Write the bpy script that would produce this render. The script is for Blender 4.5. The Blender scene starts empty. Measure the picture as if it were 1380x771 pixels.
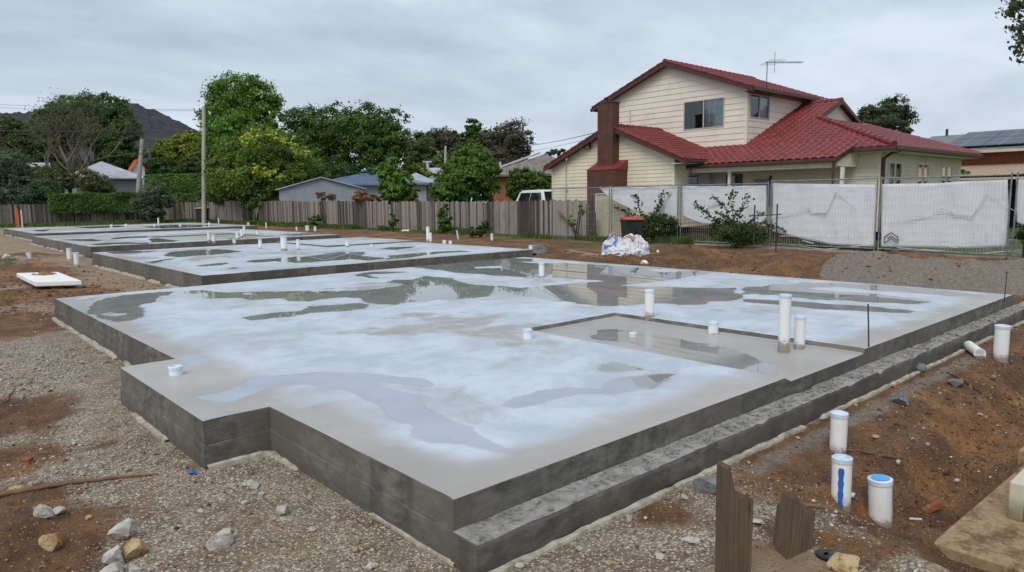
import bpy, math, random
import numpy as np
from mathutils import Vector, Matrix, noise as mnoise
R_ = math.radians
scene = bpy.context.scene
COL = scene.collection

# ------------------------------------------------------------------ survey of the site
# camera stands at (0,0,1.7); +X runs along the long edge of the near slab, +Y along its short edge
FPX = 952.138
YAW, PIT, ROL = R_(48.0963), R_(7.06965), R_(-0.746768)
CAM = np.array([0, 0, 1.7])
_f = np.array([math.cos(YAW)*math.cos(PIT), math.sin(YAW)*math.cos(PIT), -math.sin(PIT)])
_r = np.cross(_f, [0, 0, 1]); _r /= np.linalg.norm(_r); _u = np.cross(_r, _f)
CR = math.cos(ROL)*_r + math.sin(ROL)*_u
CU = -math.sin(ROL)*_r + math.cos(ROL)*_u
def ray(x, y): return _f + (x-690)/FPX*CR - (y-385.5)/FPX*CU
def onz(x, y, z=0.0):
    d = ray(x, y); return CAM + d*(z-CAM[2])/d[2]
def onx(x, y, v):
    d = ray(x, y); return CAM + d*v/d[0]
def ony(x, y, v):
    d = ray(x, y); return CAM + d*v/d[1]
def far(x, y, dep): return CAM + ray(x, y)*dep
def srgb(r, g, b):
    return tuple(((c/255)/12.92 if c <= 10 else (((c/255)+.055)/1.055)**2.4) for c in (r, g, b))

# ------------------------------------------------------------------ mesh builder
class MB:
    def __init__(s): s.v = []; s.f = []; s.t = []
    def add(s, vs, fs, tint=None):
        n = len(s.v); s.v += [tuple(map(float, p)) for p in vs]; s.f += [tuple(i+n for i in q) for q in fs]
        s.t += [(.5 if tint is None else tint)]*len(fs)
        return s
    def box(s, a, b, tint=None):
        (x0, y0, z0), (x1, y1, z1) = a, b
        if x0 > x1: x0, x1 = x1, x0
        if y0 > y1: y0, y1 = y1, y0
        if z0 > z1: z0, z1 = z1, z0
        v = [(x0,y0,z0),(x1,y0,z0),(x1,y1,z0),(x0,y1,z0),(x0,y0,z1),(x1,y0,z1),(x1,y1,z1),(x0,y1,z1)]
        return s.add(v, [(0,3,2,1),(4,5,6,7),(0,1,5,4),(1,2,6,5),(2,3,7,6),(3,0,4,7)], tint)
    def rbox(s, c, size, rot, tint=None):
        hx, hy, hz = [q/2 for q in size]
        v = [(x, y, z) for z in (-hz, hz) for x, y in ((-hx,-hy),(hx,-hy),(hx,hy),(-hx,hy))]
        M = rot if isinstance(rot, Matrix) else Matrix.Rotation(rot, 3, 'Z')
        v = [tuple(M @ Vector(p) + Vector(c)) for p in v]
        return s.add(v, [(0,3,2,1),(4,5,6,7),(0,1,5,4),(1,2,6,5),(2,3,7,6),(3,0,4,7)], tint)
    def bar(s, p0, p1, w, h=None, tint=None):
        p0 = Vector(p0); p1 = Vector(p1); d = (p1-p0); L = d.length
        if L < 1e-6: return s
        q = d.to_track_quat('Z', 'Y').to_matrix()
        return s.rbox((p0+p1)/2, (w, h or w, L), q, tint)
    def tube(s, pts, rad, n=8, cap=True, tint=None):
        pts = [Vector(p) for p in pts]
        if not hasattr(rad, '__len__'): rad = [rad]*len(pts)
        vs = []; fs = []
        up = Vector((0, 0, 1))
        for i, p in enumerate(pts):
            d = (pts[min(i+1, len(pts)-1)] - pts[max(i-1, 0)])
            if d.length < 1e-9: d = Vector((0,0,1))
            d.normalize()
            a = d.cross(up if abs(d.z) < .95 else Vector((1, 0, 0))).normalized(); b = d.cross(a)
            for k in range(n):
                t = 2*math.pi*k/n
                vs.append(tuple(p + (a*math.cos(t) + b*math.sin(t))*rad[i]))
        for i in range(len(pts)-1):
            for k in range(n):
                k2 = (k+1) % n
                fs.append((i*n+k, (i+1)*n+k, (i+1)*n+k2, i*n+k2))
        if cap:
            fs.append(tuple(range(n))); fs.append(tuple(reversed(range((len(pts)-1)*n, len(pts)*n))))
        return s.add(vs, fs, tint)
    def prism(s, poly, z0, z1, tint=None):
        n = len(poly)
        v = [(x, y, z0) for x, y in poly] + [(x, y, z1) for x, y in poly]
        f = [tuple(reversed(range(n))), tuple(range(n, 2*n))] + [(i, (i+1) % n, n+(i+1) % n, n+i) for i in range(n)]
        return s.add(v, f, tint)
    def extr(s, poly3, vec, tint=None):
        n = len(poly3); vec = np.array(vec)
        v = [tuple(p) for p in poly3] + [tuple(np.array(p)+vec) for p in poly3]
        f = [tuple(reversed(range(n))), tuple(range(n, 2*n))] + [(i, (i+1) % n, n+(i+1) % n, n+i) for i in range(n)]
        return s.add(v, f, tint)
    def build(s, name, mat, parent=None, smooth=False, bevel=0, thing=None, loc=None):
        """thing=(label, category, group): a thing that is one mesh, origin at loc."""
        off = np.zeros(3)
        if parent is not None: off = np.array(WL[parent.name])
        elif loc is not None: off = np.array(loc, float)
        me = bpy.data.meshes.new(name)
        V = np.array(s.v, float) - off
        me.from_pydata(V.tolist(), [], s.f)
        a = me.attributes.new('tint', 'FLOAT', 'FACE'); a.data.foreach_set('value', np.array(s.t, np.float32))
        fix_normals(me)
        o = bpy.data.objects.new(name, me)
        if mat is not None: me.materials.append(mat)
        COL.objects.link(o)
        if parent is not None: o.parent = parent
        else: o.location = off
        WL[o.name] = tuple(off)
        if smooth:
            me.polygons.foreach_set('use_smooth', [True]*len(me.polygons))
            try: me.set_sharp_from_angle(angle=R_(38))
            except Exception: pass
        if bevel:
            m = o.modifiers.new('bevel', 'BEVEL'); m.width = bevel; m.segments = 2; m.limit_method = 'ANGLE'; m.angle_limit = R_(40)
        if thing: tag(o, *thing)
        return o
def fix_normals(me):
    import bmesh
    bm = bmesh.new(); bm.from_mesh(me)
    bmesh.ops.recalc_face_normals(bm, faces=bm.faces); bm.to_mesh(me); bm.free()
WL = {}
def tag(o, label, cat=None, group=None, kind=None):
    if label: o['label'] = label
    if cat: o['category'] = cat
    if group: o['group'] = group
    if kind: o['kind'] = kind
    return o
def empty(name, loc, label, cat, group=None):
    o = bpy.data.objects.new(name, None); COL.objects.link(o); o.location = tuple(map(float, loc))
    o.empty_display_size = .2; WL[o.name] = tuple(map(float, loc))
    return tag(o, label, cat, group)
def copy_tree(o, parent=None):
    c = o.copy(); COL.objects.link(c)
    if parent is not None: c.parent = parent
    WL[c.name] = WL[o.name]
    for ch in [x for x in bpy.data.objects if x.parent == o]: copy_tree(ch, c)
    return c
def npmesh(name, V, F, mats, parent=None, tint=None, smooth=False, attrs=None, off=None, midx=None):
    """V (n,3) F (m,k) numpy, fast path"""
    V = np.asarray(V, np.float64)
    if parent is not None: off = np.array(WL[parent.name])
    if off is not None: V = V - np.array(off)
    me = bpy.data.meshes.new(name); n, k = F.shape
    me.vertices.add(len(V)); me.vertices.foreach_set('co', V.astype(np.float32).ravel())
    me.loops.add(n*k); me.loops.foreach_set('vertex_index', F.astype(np.int32).ravel())
    me.polygons.add(n); me.polygons.foreach_set('loop_start', np.arange(0, n*k, k, dtype=np.int32))
    if smooth: me.polygons.foreach_set('use_smooth', np.ones(n, bool))
    if midx is not None: me.polygons.foreach_set('material_index', midx.astype(np.int32))
    me.update(calc_edges=True)
    if tint is not None:
        a = me.attributes.new('tint', 'FLOAT', 'FACE'); a.data.foreach_set('value', np.asarray(tint, np.float32))
    for kx, val in (attrs or {}).items():
        a = me.attributes.new(kx, 'FLOAT', 'POINT'); a.data.foreach_set('value', np.asarray(val, np.float32))
    for m in (mats if isinstance(mats, (list, tuple)) else [mats]): me.materials.append(m)
    o = bpy.data.objects.new(name, me); COL.objects.link(o)
    if parent is not None: o.parent = parent
    elif off is not None: o.location = tuple(off)
    WL[o.name] = tuple(off) if off is not None else (0, 0, 0)
    return o

# ------------------------------------------------------------------ numpy noise
def _hash(ix, iy, seed):
    h = (ix.astype(np.int64)*374761393 + iy.astype(np.int64)*668265263 + seed*1442695040888963) & 0xFFFFFFFF
    h = ((h ^ (h >> 13))*1274126177) & 0xFFFFFFFF
    return ((h ^ (h >> 16)) & 0xFFFF)/65535.0
def vnoise(x, y, seed=0):
    ix = np.floor(x); iy = np.floor(y); fx = x-ix; fy = y-iy
    fx = fx*fx*(3-2*fx); fy = fy*fy*(3-2*fy)
    a = _hash(ix, iy, seed); b = _hash(ix+1, iy, seed); c = _hash(ix, iy+1, seed); d = _hash(ix+1, iy+1, seed)
    return (a*(1-fx)+b*fx)*(1-fy) + (c*(1-fx)+d*fx)*fy - .5
def fbm(x, y, oct=4, seed=0):
    s = 0; a = 1
    for i in range(oct):
        s = s + a*vnoise(x, y, seed+i*17); x = x*2.03+3.1; y = y*2.03+1.7; a *= .5
    return s
def sdist(poly, X, Y):
    """signed distance to polygon, + inside"""
    P = np.array(poly); Q = np.roll(P, -1, 0)
    d = np.full(X.shape, 1e9); ins = np.zeros(X.shape, bool)
    for (x0, y0), (x1, y1) in zip(P, Q):
        ex, ey = x1-x0, y1-y0; L = ex*ex+ey*ey+1e-12
        t = np.clip(((X-x0)*ex+(Y-y0)*ey)/L, 0, 1)
        d = np.minimum(d, np.hypot(X-x0-t*ex, Y-y0-t*ey))
        c = ((y0 > Y) != (y1 > Y)) & (X < (x1-x0)*(Y-y0)/(y1-y0+1e-15)+x0)
        ins ^= c
    return np.where(ins, d, -d)
def sstep(a, b, x):
    t = np.clip((x-a)/(b-a), 0, 1); return t*t*(3-2*t)

# ------------------------------------------------------------------ materials
class NT:
    def __init__(s, name):
        s.m = bpy.data.materials.new(name); s.m.use_nodes = True; s.t = s.m.node_tree; s.t.nodes.clear()
        s.out = s.n('ShaderNodeOutputMaterial'); s.co = None
    def n(s, typ, **kw):
        x = s.t.nodes.new(typ)
        for k, v in kw.items(): setattr(x, k, v)
        return x
    def l(s, a, b): s.t.links.new(a, b); return s
    def inp(s, node, key, val):
        if isinstance(val, bpy.types.NodeSocket): s.l(val, node.inputs[key])
        elif val is not None:
            i = node.inputs[key]
            if hasattr(i.default_value, '__len__') and not hasattr(val, '__len__'): val = (val,)*len(i.default_value)
            if hasattr(i.default_value, '__len__') and len(i.default_value) == 4 and len(val) == 3: val = (*val, 1)
            i.default_value = val
    def coord(s):
        if s.co is None: s.co = s.n('ShaderNodeNewGeometry').outputs['Position']
        return s.co
    def scaled(s, sx, sy, sz):
        m = s.n('ShaderNodeMapping'); s.l(s.coord(), m.inputs[0]); m.inputs['Scale'].default_value = (sx, sy, sz); return m.outputs[0]
    def noise(s, scale, detail=4, rough=.55, vec=None, dist=0, out=0):
        x = s.n('ShaderNodeTexNoise'); s.l(vec or s.coord(), x.inputs['Vector'])
        x.inputs['Scale'].default_value = scale; x.inputs['Detail'].default_value = detail; x.inputs['Roughness'].default_value = rough
        x.inputs['Distortion'].default_value = dist
        return x.outputs[out]
    def voro(s, scale, vec=None, feature='F1', out='Distance'):
        x = s.n('ShaderNodeTexVoronoi', feature=feature); s.l(vec or s.coord(), x.inputs['Vector']); x.inputs['Scale'].default_value = scale
        return x.outputs[out]
    def attr(s, name, out='Fac'): return s.n('ShaderNodeAttribute', attribute_name=name).outputs[out]
    def map(s, v, a, b, c=0., d=1., smooth=True):
        x = s.n('ShaderNodeMapRange'); x.interpolation_type = 'SMOOTHSTEP' if smooth else 'LINEAR'
        for k, q in zip(('Value', 'From Min', 'From Max', 'To Min', 'To Max'), (v, a, b, c, d)): s.inp(x, k, q)
        return x.outputs[0]
    def math(s, op, a, b=0., clamp=False):
        x = s.n('ShaderNodeMath', operation=op); x.use_clamp = clamp; s.inp(x, 0, a); s.inp(x, 1, b); return x.outputs[0]
    def mix(s, f, a, b, mode='MIX'):
        x = s.n('ShaderNodeMixRGB', blend_type=mode); s.inp(x, 0, f); s.inp(x, 1, a); s.inp(x, 2, b); return x.outputs[0]
    def bump(s, h, strength=.3, dist=.02, nrm=None):
        x = s.n('ShaderNodeBump'); s.inp(x, 'Strength', strength); x.inputs['Distance'].default_value = dist; s.l(h, x.inputs['Height'])
        if nrm: s.l(nrm, x.inputs['Normal'])
        return x.outputs[0]
    def sep(s, v):
        x = s.n('ShaderNodeSeparateXYZ'); s.l(v, x.inputs[0]); return x.outputs
    def bsdf(s, col, rough=.8, spec=.5, nrm=None, metal=0., ior=1.45, alpha=None, trans=None, coat=None):
        b = s.n('ShaderNodeBsdfPrincipled')
        s.inp(b, 'Base Color', col); s.inp(b, 'Roughness', rough); s.inp(b, 'Specular IOR Level', spec); s.inp(b, 'Metallic', metal); s.inp(b, 'IOR', ior)
        if nrm is not None: s.l(nrm, b.inputs['Normal'])
        if alpha is not None: s.inp(b, 'Alpha', alpha)
        if trans is not None: s.inp(b, 'Transmission Weight', trans)
        if coat is not None: s.inp(b, 'Coat Weight', coat)
        s.l(b.outputs[0], s.out.inputs[0]); return b
MATS = {}
def mat(name, fn):
    if name not in MATS:
        n = NT(name); fn(n); MATS[name] = n.m
    return MATS[name]
def plain(name, col, rough=.6, var=.15, scale=6, metal=0., spec=.5, dirt=None, bump=.05):
    def fn(n):
        f = n.noise(scale, 5, .6)
        d = tuple(c*(1-var*1.6) for c in col); u = tuple(min(1, c*(1+var)) for c in col)
        c = n.mix(n.map(f, .3, .7), d, u)
        if dirt: c = n.mix(n.map(n.noise(scale*.35+.6, 6, .7), .5, .72, 0, dirt[1]), c, dirt[0])
        n.bsdf(c, n.map(f, .3, .7, rough*.85, min(1, rough*1.12)), spec, n.bump(n.noise(scale*8, 4), bump, .01) if bump else None, metal)
    return mat(name, fn)
M = {}
def leafmat(name, c1, c2, c3=None, trans=.3):
    def fn(n):
        t = n.attr('tint')
        c = n.mix(n.map(t, .15, .85, smooth=False), c1, c2)
        if c3: c = n.mix(n.map(t, .86, .95), c, c3)
        d = n.n('ShaderNodeBsdfPrincipled'); n.inp(d, 'Base Color', c); n.inp(d, 'Roughness', .5); n.inp(d, 'Specular IOR Level', .3)
        tr = n.n('ShaderNodeBsdfTranslucent'); n.inp(tr, 0, n.mix(.5, c, (.12, .2, .02)))
        mx = n.n('ShaderNodeMixShader'); mx.inputs[0].default_value = trans; n.l(d.outputs[0], mx.inputs[1]); n.l(tr.outputs[0], mx.inputs[2])
        n.l(mx.outputs[0], n.out.inputs[0])
    return mat(name, fn)

def m_slab(n):
    wet = n.attr('wet'); damp = n.attr('damp'); edge = n.attr('edge'); film_a = n.attr('film')
    P = n.coord()
    nz = n.noise(2.2, 5, .62); nf = n.noise(9, 5, .6)
    wob = n.math('ADD', n.math('MULTIPLY', n.math('SUBTRACT', nz, .5), .34), n.math('MULTIPLY', n.math('SUBTRACT', nf, .5), .10))
    pud = n.map(n.math('ADD', wet, wob), -.006, .012)
    halo = n.map(n.math('ADD', wet, wob), -.07, .0)
    dmp = n.map(n.math('ADD', damp, n.math('MULTIPLY', wob, .5)), -.014, .020)
    rim = n.math('SUBTRACT', n.map(n.math('ADD', damp, n.math('MULTIPLY', wob, .5)), -.02, -.002), dmp)
    # base concrete
    big = n.noise(.55, 10, .62, dist=.6); med = n.noise(2.6, 10, .66, dist=.5); fine = n.noise(38, 5, .6); sp = n.noise(150, 2)
    dry = n.mix(n.map(big, .3, .7), (.335, .315, .285), (.445, .42, .385))
    dry = n.mix(n.map(med, .35, .7, 0, .4), dry, (.34, .325, .30))
    mottl = n.math('ADD', n.math('MULTIPLY', big, .60), n.math('MULTIPLY', med, .40))
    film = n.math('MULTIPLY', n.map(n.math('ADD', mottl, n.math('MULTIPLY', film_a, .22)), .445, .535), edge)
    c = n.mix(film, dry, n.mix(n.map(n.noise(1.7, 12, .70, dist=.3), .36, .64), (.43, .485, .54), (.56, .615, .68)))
    blot = n.map(n.noise(.75, 12, .66, dist=.5), .50, .62, 0, .65)
    c = n.mix(n.math('MULTIPLY', blot, edge), c, n.mix(n.map(med, .4, .6), (.35, .355, .355), (.44, .475, .51)))
    streak = n.map(n.noise(4.2, 10, .74, vec=n.scaled(.8, 1.25, 1), dist=.5), .5, .66, 0, .25)
    c = n.mix(n.math('MULTIPLY', streak, edge), c, (.37, .365, .36))
    c = n.mix(dmp, c, n.mix(n.map(nz, .32, .68), (.345, .38, .44), (.405, .445, .505)))
    c = n.mix(n.math('MULTIPLY', rim, .4), c, (.27, .26, .25))
    c = n.mix(n.math('MULTIPLY', halo, .45), c, (.33, .345, .35))
    c = n.mix(pud, c, n.mix(n.map(med, .35, .65), (.25, .265, .26), (.31, .32, .31)))
    spots = n.map(n.voro(2.6), .0, .030, .75, 0)
    c = n.mix(spots, c, (.08, .075, .07))
    c = n.mix(n.map(sp, .62, .75, 0, .3), c, (.25, .24, .23))
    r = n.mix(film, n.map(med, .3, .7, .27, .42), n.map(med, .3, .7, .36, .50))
    r = n.mix(dmp, r, n.map(nz, .3, .7, .2, .3)); r = n.mix(pud, r, (.012,)*3)
    h = n.math('ADD', n.math('MULTIPLY', fine, .6), sp)
    b = n.bump(h, n.math('MULTIPLY', n.math('SUBTRACT', 1, pud), .12), .004)
    n.bsdf(c, r, .5, b, ior=1.38)
def m_side(n):
    big = n.noise(1.1, 5, .6, vec=n.scaled(1, 1, .6)); med = n.noise(7, 7, .66, vec=n.scaled(1, 1, 2.2)); fine = n.noise(60, 4)
    z = n.sep(n.coord())[2]
    c = n.mix(n.map(med, .32, .68), (.078, .072, .062), (.190, .176, .153))
    c = n.mix(n.map(big, .42, .6, 0, .75), c, (.090, .083, .070))
    drip = n.noise(2.6, 3, .5, vec=n.scaled(1.5, 1.5, .12))
    c = n.mix(n.map(drip, .56, .62, 0, .55), c, (.075, .068, .055))
    pat = n.noise(.7, 1, .5, vec=n.scaled(1.2, 1.2, .02))
    c = n.mix(n.map(pat, .52, .53, 0, .35), c, (.19, .168, .135))
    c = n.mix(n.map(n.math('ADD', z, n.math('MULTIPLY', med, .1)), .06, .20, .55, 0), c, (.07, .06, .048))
    c = n.mix(n.map(n.voro(9), 0, .06, .8, 0), c, (.03, .028, .025)); c = n.mix(n.map(n.voro(27), 0, .10, .6, 0), c, (.035, .032, .028))
    c = n.mix(n.map(n.noise(24, 4, .7), .62, .72, 0, .5), c, (.30, .28, .25))
    h = n.math('ADD', n.math('MULTIPLY', med, 1.0), n.math('MULTIPLY', fine, .5))
    n.bsdf(c, .62, .45, n.bump(h, .45, .012))
def m_ledge(n):
    med = n.noise(6, 8, .7, dist=1.5); fine = n.noise(45, 5, .65); cr = n.map(n.noise(16, 7, .75, dist=1), .52, .62)
    c = n.mix(n.map(med, .35, .65), (.20, .19, .17), (.36, .345, .315)); c = n.mix(n.math('MULTIPLY', cr, .7), c, (.07, .065, .06))
    c = n.mix(n.map(fine, .6, .7, 0, .6), c, (.12, .08, .045))
    n.bsdf(c, .75, .4, n.bump(n.math('ADD', med, n.math('MULTIPLY', fine, .7)), .7, .02))
def m_ground(n):
    soil = n.attr('soil'); grass = n.attr('grass'); heap = n.attr('heap'); sand = n.attr('sand')
    big = n.noise(.55, 6, .6); med = n.noise(3.5, 7, .66); fine = n.noise(22, 6, .7); vf = n.noise(110, 4, .7)
    brk = n.math('MULTIPLY', n.math('SUBTRACT', n.noise(2.0, 8, .72), .5), 1.25)
    brk2 = n.math('MULTIPLY', n.math('SUBTRACT', n.noise(6.0, 8, .72), .5), .8)
    # gravel
    vo = n.n('ShaderNodeTexVoronoi'); n.l(n.coord(), vo.inputs['Vector']); vo.inputs['Scale'].default_value = 72
    vc = n.sep(vo.outputs['Color'])
    base = n.mix(n.map(med, .35, .65), (.185, .118, .068), (.33, .25, .165))
    base = n.mix(n.map(big, .4, .62, 0, .6), base, (.25, .20, .145))
    base = n.mix(n.map(n.noise(1.0, 8, .68), .5, .64, 0, .65), base, (.33, .235, .14))
    chipmask = n.math('MULTIPLY', n.map(n.math('ADD', n.math('MULTIPLY', vc[0], .45), n.math('MULTIPLY', med, .9)), .54, .66), n.map(vo.outputs['Distance'], .35, .6, 1, 0))
    chips = n.mix(n.map(vc[1], .1, .9), (.40, .345, .27), (.68, .64, .56))
    vo2 = n.n('ShaderNodeTexVoronoi'); n.l(n.coord(), vo2.inputs['Vector']); vo2.inputs['Scale'].default_value = 31; v2c = n.sep(vo2.outputs['Color'])
    big_ch = n.math('MULTIPLY', n.map(n.math('ADD', n.math('MULTIPLY', v2c[0], .6), n.math('MULTIPLY', med, .7)), .80, .84), n.map(vo2.outputs['Distance'], .28, .40, 1, 0))
    grv = n.mix(chipmask, base, chips); grv = n.mix(n.math('MULTIPLY', big_ch, .85), grv, n.mix(v2c[1], (.30, .26, .21), (.60, .57, .51)))
    grv = n.mix(n.map(vc[2], .80, .84, 0, .6), grv, (.09, .062, .042))
    # soil
    s = n.mix(n.map(med, .3, .7), (.075, .036, .016), (.235, .115, .046))
    s = n.mix(n.map(big, .45, .62, 0, .7), s, (.34, .17, .065))
    s = n.mix(n.map(n.noise(1.15, 8, .7), .46, .6, 0, .6), s, (.075, .038, .019)); s = n.mix(n.map(fine, .5, .68, 0, .75), s, (.05, .025, .013))
    s = n.mix(n.map(n.noise(1.3, 6, .7), .54, .68, 0, .4), s, (.20, .135, .08))
    chip2 = n.math('MULTIPLY', n.map(vc[0], .90, .93), n.map(vo.outputs['Distance'], .25, .4, 1, 0))
    s = n.mix(n.math('MULTIPLY', chip2, .8), s, (.45, .42, .38))
    hp = n.mix(n.map(fine, .35, .65), (.15, .12, .092), (.27, .225, .18)); hp = n.mix(n.map(vf, .56, .68, 0, .7), hp, (.42, .37, .32))
    hp = n.mix(n.map(med, .3, .5, .5, 0), hp, (.13, .098, .07))
    sd = n.mix(n.map(med, .3, .7), (.24, .165, .105), (.36, .275, .19)); sd = n.mix(n.map(fine, .55, .7, 0, .5), sd, (.16, .10, .06))
    sd = n.mix(n.map(big, .35, .55, .5, 0), sd, (.23, .14, .08))
    gr = n.mix(n.map(med, .3, .7), (.035, .06, .015), (.09, .135, .035)); gr = n.mix(n.map(fine, .5, .7, 0, .6), gr, (.11, .12, .05))
    c = n.mix(n.map(n.math('ADD', sand, brk), .35, .65), grv, sd)
    c = n.mix(n.map(n.math('ADD', soil, brk), .35, .62), c, s)
    c = n.mix(n.map(n.math('ADD', heap, brk2), .4, .6), c, hp)
    c = n.mix(n.map(n.math('ADD', grass, brk), .4, .6), c, gr)
    h = n.math('ADD', n.math('MULTIPLY', fine, 1.0), n.math('MULTIPLY', vf, .45))
    h = n.math('ADD', h, n.math('MULTIPLY', n.math('SUBTRACT', 1, vo.outputs['Distance']), .35))
    n.bsdf(c, n.map(med, .3, .7, .62, .9), .35, n.bump(h, .85, .03))
def m_stone(n):
    t = n.attr('tint')
    c = n.mix(n.map(t, .1, .9, smooth=False), (.16, .12, .085), (.52, .50, .47)); c = n.mix(n.map(n.noise(60, 4), .5, .7, 0, .4), c, (.20, .13, .07))
    n.bsdf(c, .8, .35)
def m_rock(n, c1, c2, c3):
    c = n.mix(n.map(n.noise(14, 6, .65), .35, .62), c1, c2); c = n.mix(n.map(n.noise(30, 5, .7, dist=1), .55, .66), c, c3)
    n.bsdf(c, .8, .35, n.bump(n.noise(50, 6, .7), .6, .01))
def m_wood(n, dark, light, zs=.6):
    t = n.attr('tint')
    g = n.noise(9, 6, .65, vec=n.scaled(6, 6, zs)); b = n.noise(1.3, 4)
    c = n.mix(n.map(n.math('ADD', n.math('MULTIPLY', t, .6), n.math('MULTIPLY', g, .5)), .25, .85), dark, light)
    c = n.mix(n.map(g, .56, .72, 0, .5), c, tuple(x*.4 for x in dark)); c = n.mix(n.map(b, .5, .7, 0, .3), c, (.09, .08, .06))
    n.bsdf(c, .85, .3, n.bump(g, .5, .01))
def m_tile(n):
    t = n.noise(2.5, 5, .6); f = n.noise(30, 4)
    vo = n.n('ShaderNodeTexVoronoi'); n.l(n.coord(), vo.inputs['Vector']); vo.inputs['Scale'].default_value = 2.8
    c = n.mix(n.map(t, .35, .65), (.14, .021, .020), (.235, .036, .032)); c = n.mix(n.map(n.sep(vo.outputs['Color'])[0], 0, 1, 0, .3), c, (.13, .02, .022))
    c = n.mix(n.map(f, .55, .75, 0, .3), c, (.10, .03, .03))
    n.bsdf(c, n.map(t, .3, .7, .36, .52), .5, n.bump(f, .1, .004))
def m_sid(n, col):
    big = n.noise(.8, 5, .6); st = n.noise(5, 4, .6, vec=n.scaled(1, 1, .2))
    c = n.mix(n.map(big, .35, .65), col, tuple(x*.88 for x in col)); c = n.mix(n.map(st, .56, .7, 0, .22), c, tuple(x*.62 for x in col))
    n.bsdf(c, .55, .4, n.bump(n.noise(40, 3), .05, .005))
def m_glass(n, col=(.03, .035, .04)):
    g = n.n('ShaderNodeBsdfGlossy'); n.inp(g, 'Roughness', .03); n.inp(g, 'Color', (.9, .93, .95))
    t = n.n('ShaderNodeBsdfTransparent'); n.inp(t, 'Color', (.86, .88, .9))
    fr = n.n('ShaderNodeFresnel'); fr.inputs[0].default_value = 1.9
    m = n.n('ShaderNodeMixShader'); n.l(fr.outputs[0], m.inputs[0]); n.l(t.outputs[0], m.inputs[1]); n.l(g.outputs[0], m.inputs[2]); n.l(m.outputs[0], n.out.inputs[0])
def m_pvc(n):
    z = n.noise(9, 6, .7, vec=n.scaled(3, 3, .8))
    c = n.mix(n.map(z, .56, .74, 0, .45), (.80, .80, .78), (.58, .52, .45)); gz = n.sep(n.n('ShaderNodeTexCoord').outputs['Generated'])[2]; c = n.mix(n.map(n.math('ADD', gz, n.math('MULTIPLY', n.noise(34, 6, .7), -.42)), -.02, .16, .8, 0), c, (.17, .10, .055)); n.bsdf(c, .34, .5)
def m_banner(n):
    b = n.noise(1.6, 4); w = n.noise(5, 5, .6, vec=n.scaled(1, .4, 1.5))
    c = n.mix(n.map(w, .45, .7, 0, .55), (.90, .905, .92), (.78, .83, .89)); c = n.mix(n.map(b, .5, .7, 0, .3), c, (.86, .85, .84))
    d = n.n('ShaderNodeBsdfDiffuse'); n.inp(d, 0, c); tr = n.n('ShaderNodeBsdfTranslucent'); n.inp(tr, 0, c)
    m = n.n('ShaderNodeMixShader'); m.inputs[0].default_value = .3; n.l(d.outputs[0], m.inputs[1]); n.l(tr.outputs[0], m.inputs[2]); n.l(m.outputs[0], n.out.inputs[0])
M['slab'] = mat('concrete_top', m_slab); M['side'] = mat('concrete_formed_face', m_side); M['ledge'] = mat('rough_footing', m_ledge)
M['ground'] = mat('site_ground', m_ground); M['stone'] = mat('loose_chips', m_stone)
M['rock_w'] = mat('pale_rock', lambda n: m_rock(n, (.34, .315, .27), (.50, .475, .42), (.22, .17, .12)))
M['rock_y'] = mat('ochre_rock', lambda n: m_rock(n, (.30, .17, .06), (.46, .36, .21), (.22, .09, .03)))
M['rock_g'] = mat('grey_rock', lambda n: m_rock(n, (.13, .13, .13), (.20, .20, .20), (.08, .075, .07)))
M['paling'] = mat('weathered_paling', lambda n: m_wood(n, (.060, .049, .042), (.32, .275, .24)))
M['oldwood'] = mat('old_timber', lambda n: m_wood(n, (.042, .028, .018), (.19, .135, .085), .5))
M['stick'] = mat('stick_bark', lambda n: m_wood(n, (.12, .065, .035), (.24, .15, .09), 2))
M['polewood'] = mat('pole_timber', lambda n: m_wood(n, (.27, .26, .215), (.47, .46, .40), .4))
M['trunk'] = mat('tree_bark', lambda n: m_wood(n, (.03, .024, .018), (.10, .08, .06), .7))
M['twig'] = mat('bare_twigs', lambda n: m_wood(n, (.085, .065, .048), (.17, .135, .10), .7))
M['palebark'] = mat('pale_gum_bark', lambda n: m_wood(n, (.18, .15, .13), (.38, .34, .30), .5))
M['tile'] = mat('red_roof_tile', m_tile)
M['cream_up'] = mat('cream_cladding', lambda n: m_sid(n, (.77, .70, .59))); M['cream'] = mat('cream_weatherboard', lambda n: m_sid(n, (.76, .68, .51)))
M['cream_plain'] = plain('cream_paint', (.72, .665, .51), .5, .08)
M['brown'] = plain('brown_paint', (.075, .028, .020), .5, .15); M['brownsoffit'] = plain('brown_soffit', (.13, .055, .04), .6, .15)
M['chim'] = plain('brown_chimney', (.095, .036, .024), .55, .2, 3, bump=.3)
M['glass'] = mat('window_glass', m_glass); M['room'] = plain('dark_room', (.02, .02, .022), .9, .1); M['curtain'] = plain('curtain', (.80, .82, .85), .9, .1)
M['white'] = plain('white_frame', (.68, .69, .70), .5, .08); M['greyframe'] = plain('alu_frame', (.42, .43, .45), .4, .08)
M['galv'] = plain('galvanised', (.30, .31, .33), .38, .2, 8, metal=.6); M['galvl'] = plain('galvanised_pale', (.52, .54, .57), .45, .15, 8, metal=.3)
M['pvc'] = mat('white_pvc', m_pvc); M['pvcin'] = plain('pvc_cap', (.60, .68, .78), .35, .08); M['bluecap'] = plain('blue_cap', (.07, .33, .72), .35, .12)
M['blue'] = plain('blue_tape', (.03, .12, .42), .45, .2, dirt=((.3, .25, .2), .4)); M['black'] = plain('black_plastic', (.018, .02, .02), .42, .2)
M['bin'] = plain('bin_plastic', (.022, .030, .028), .42, .2); M['binred'] = plain('bin_red_lid', (.42, .045, .025), .4, .12); M['binyel'] = plain('bin_yellow_lid', (.55, .36, .04), .4, .1)
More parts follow.
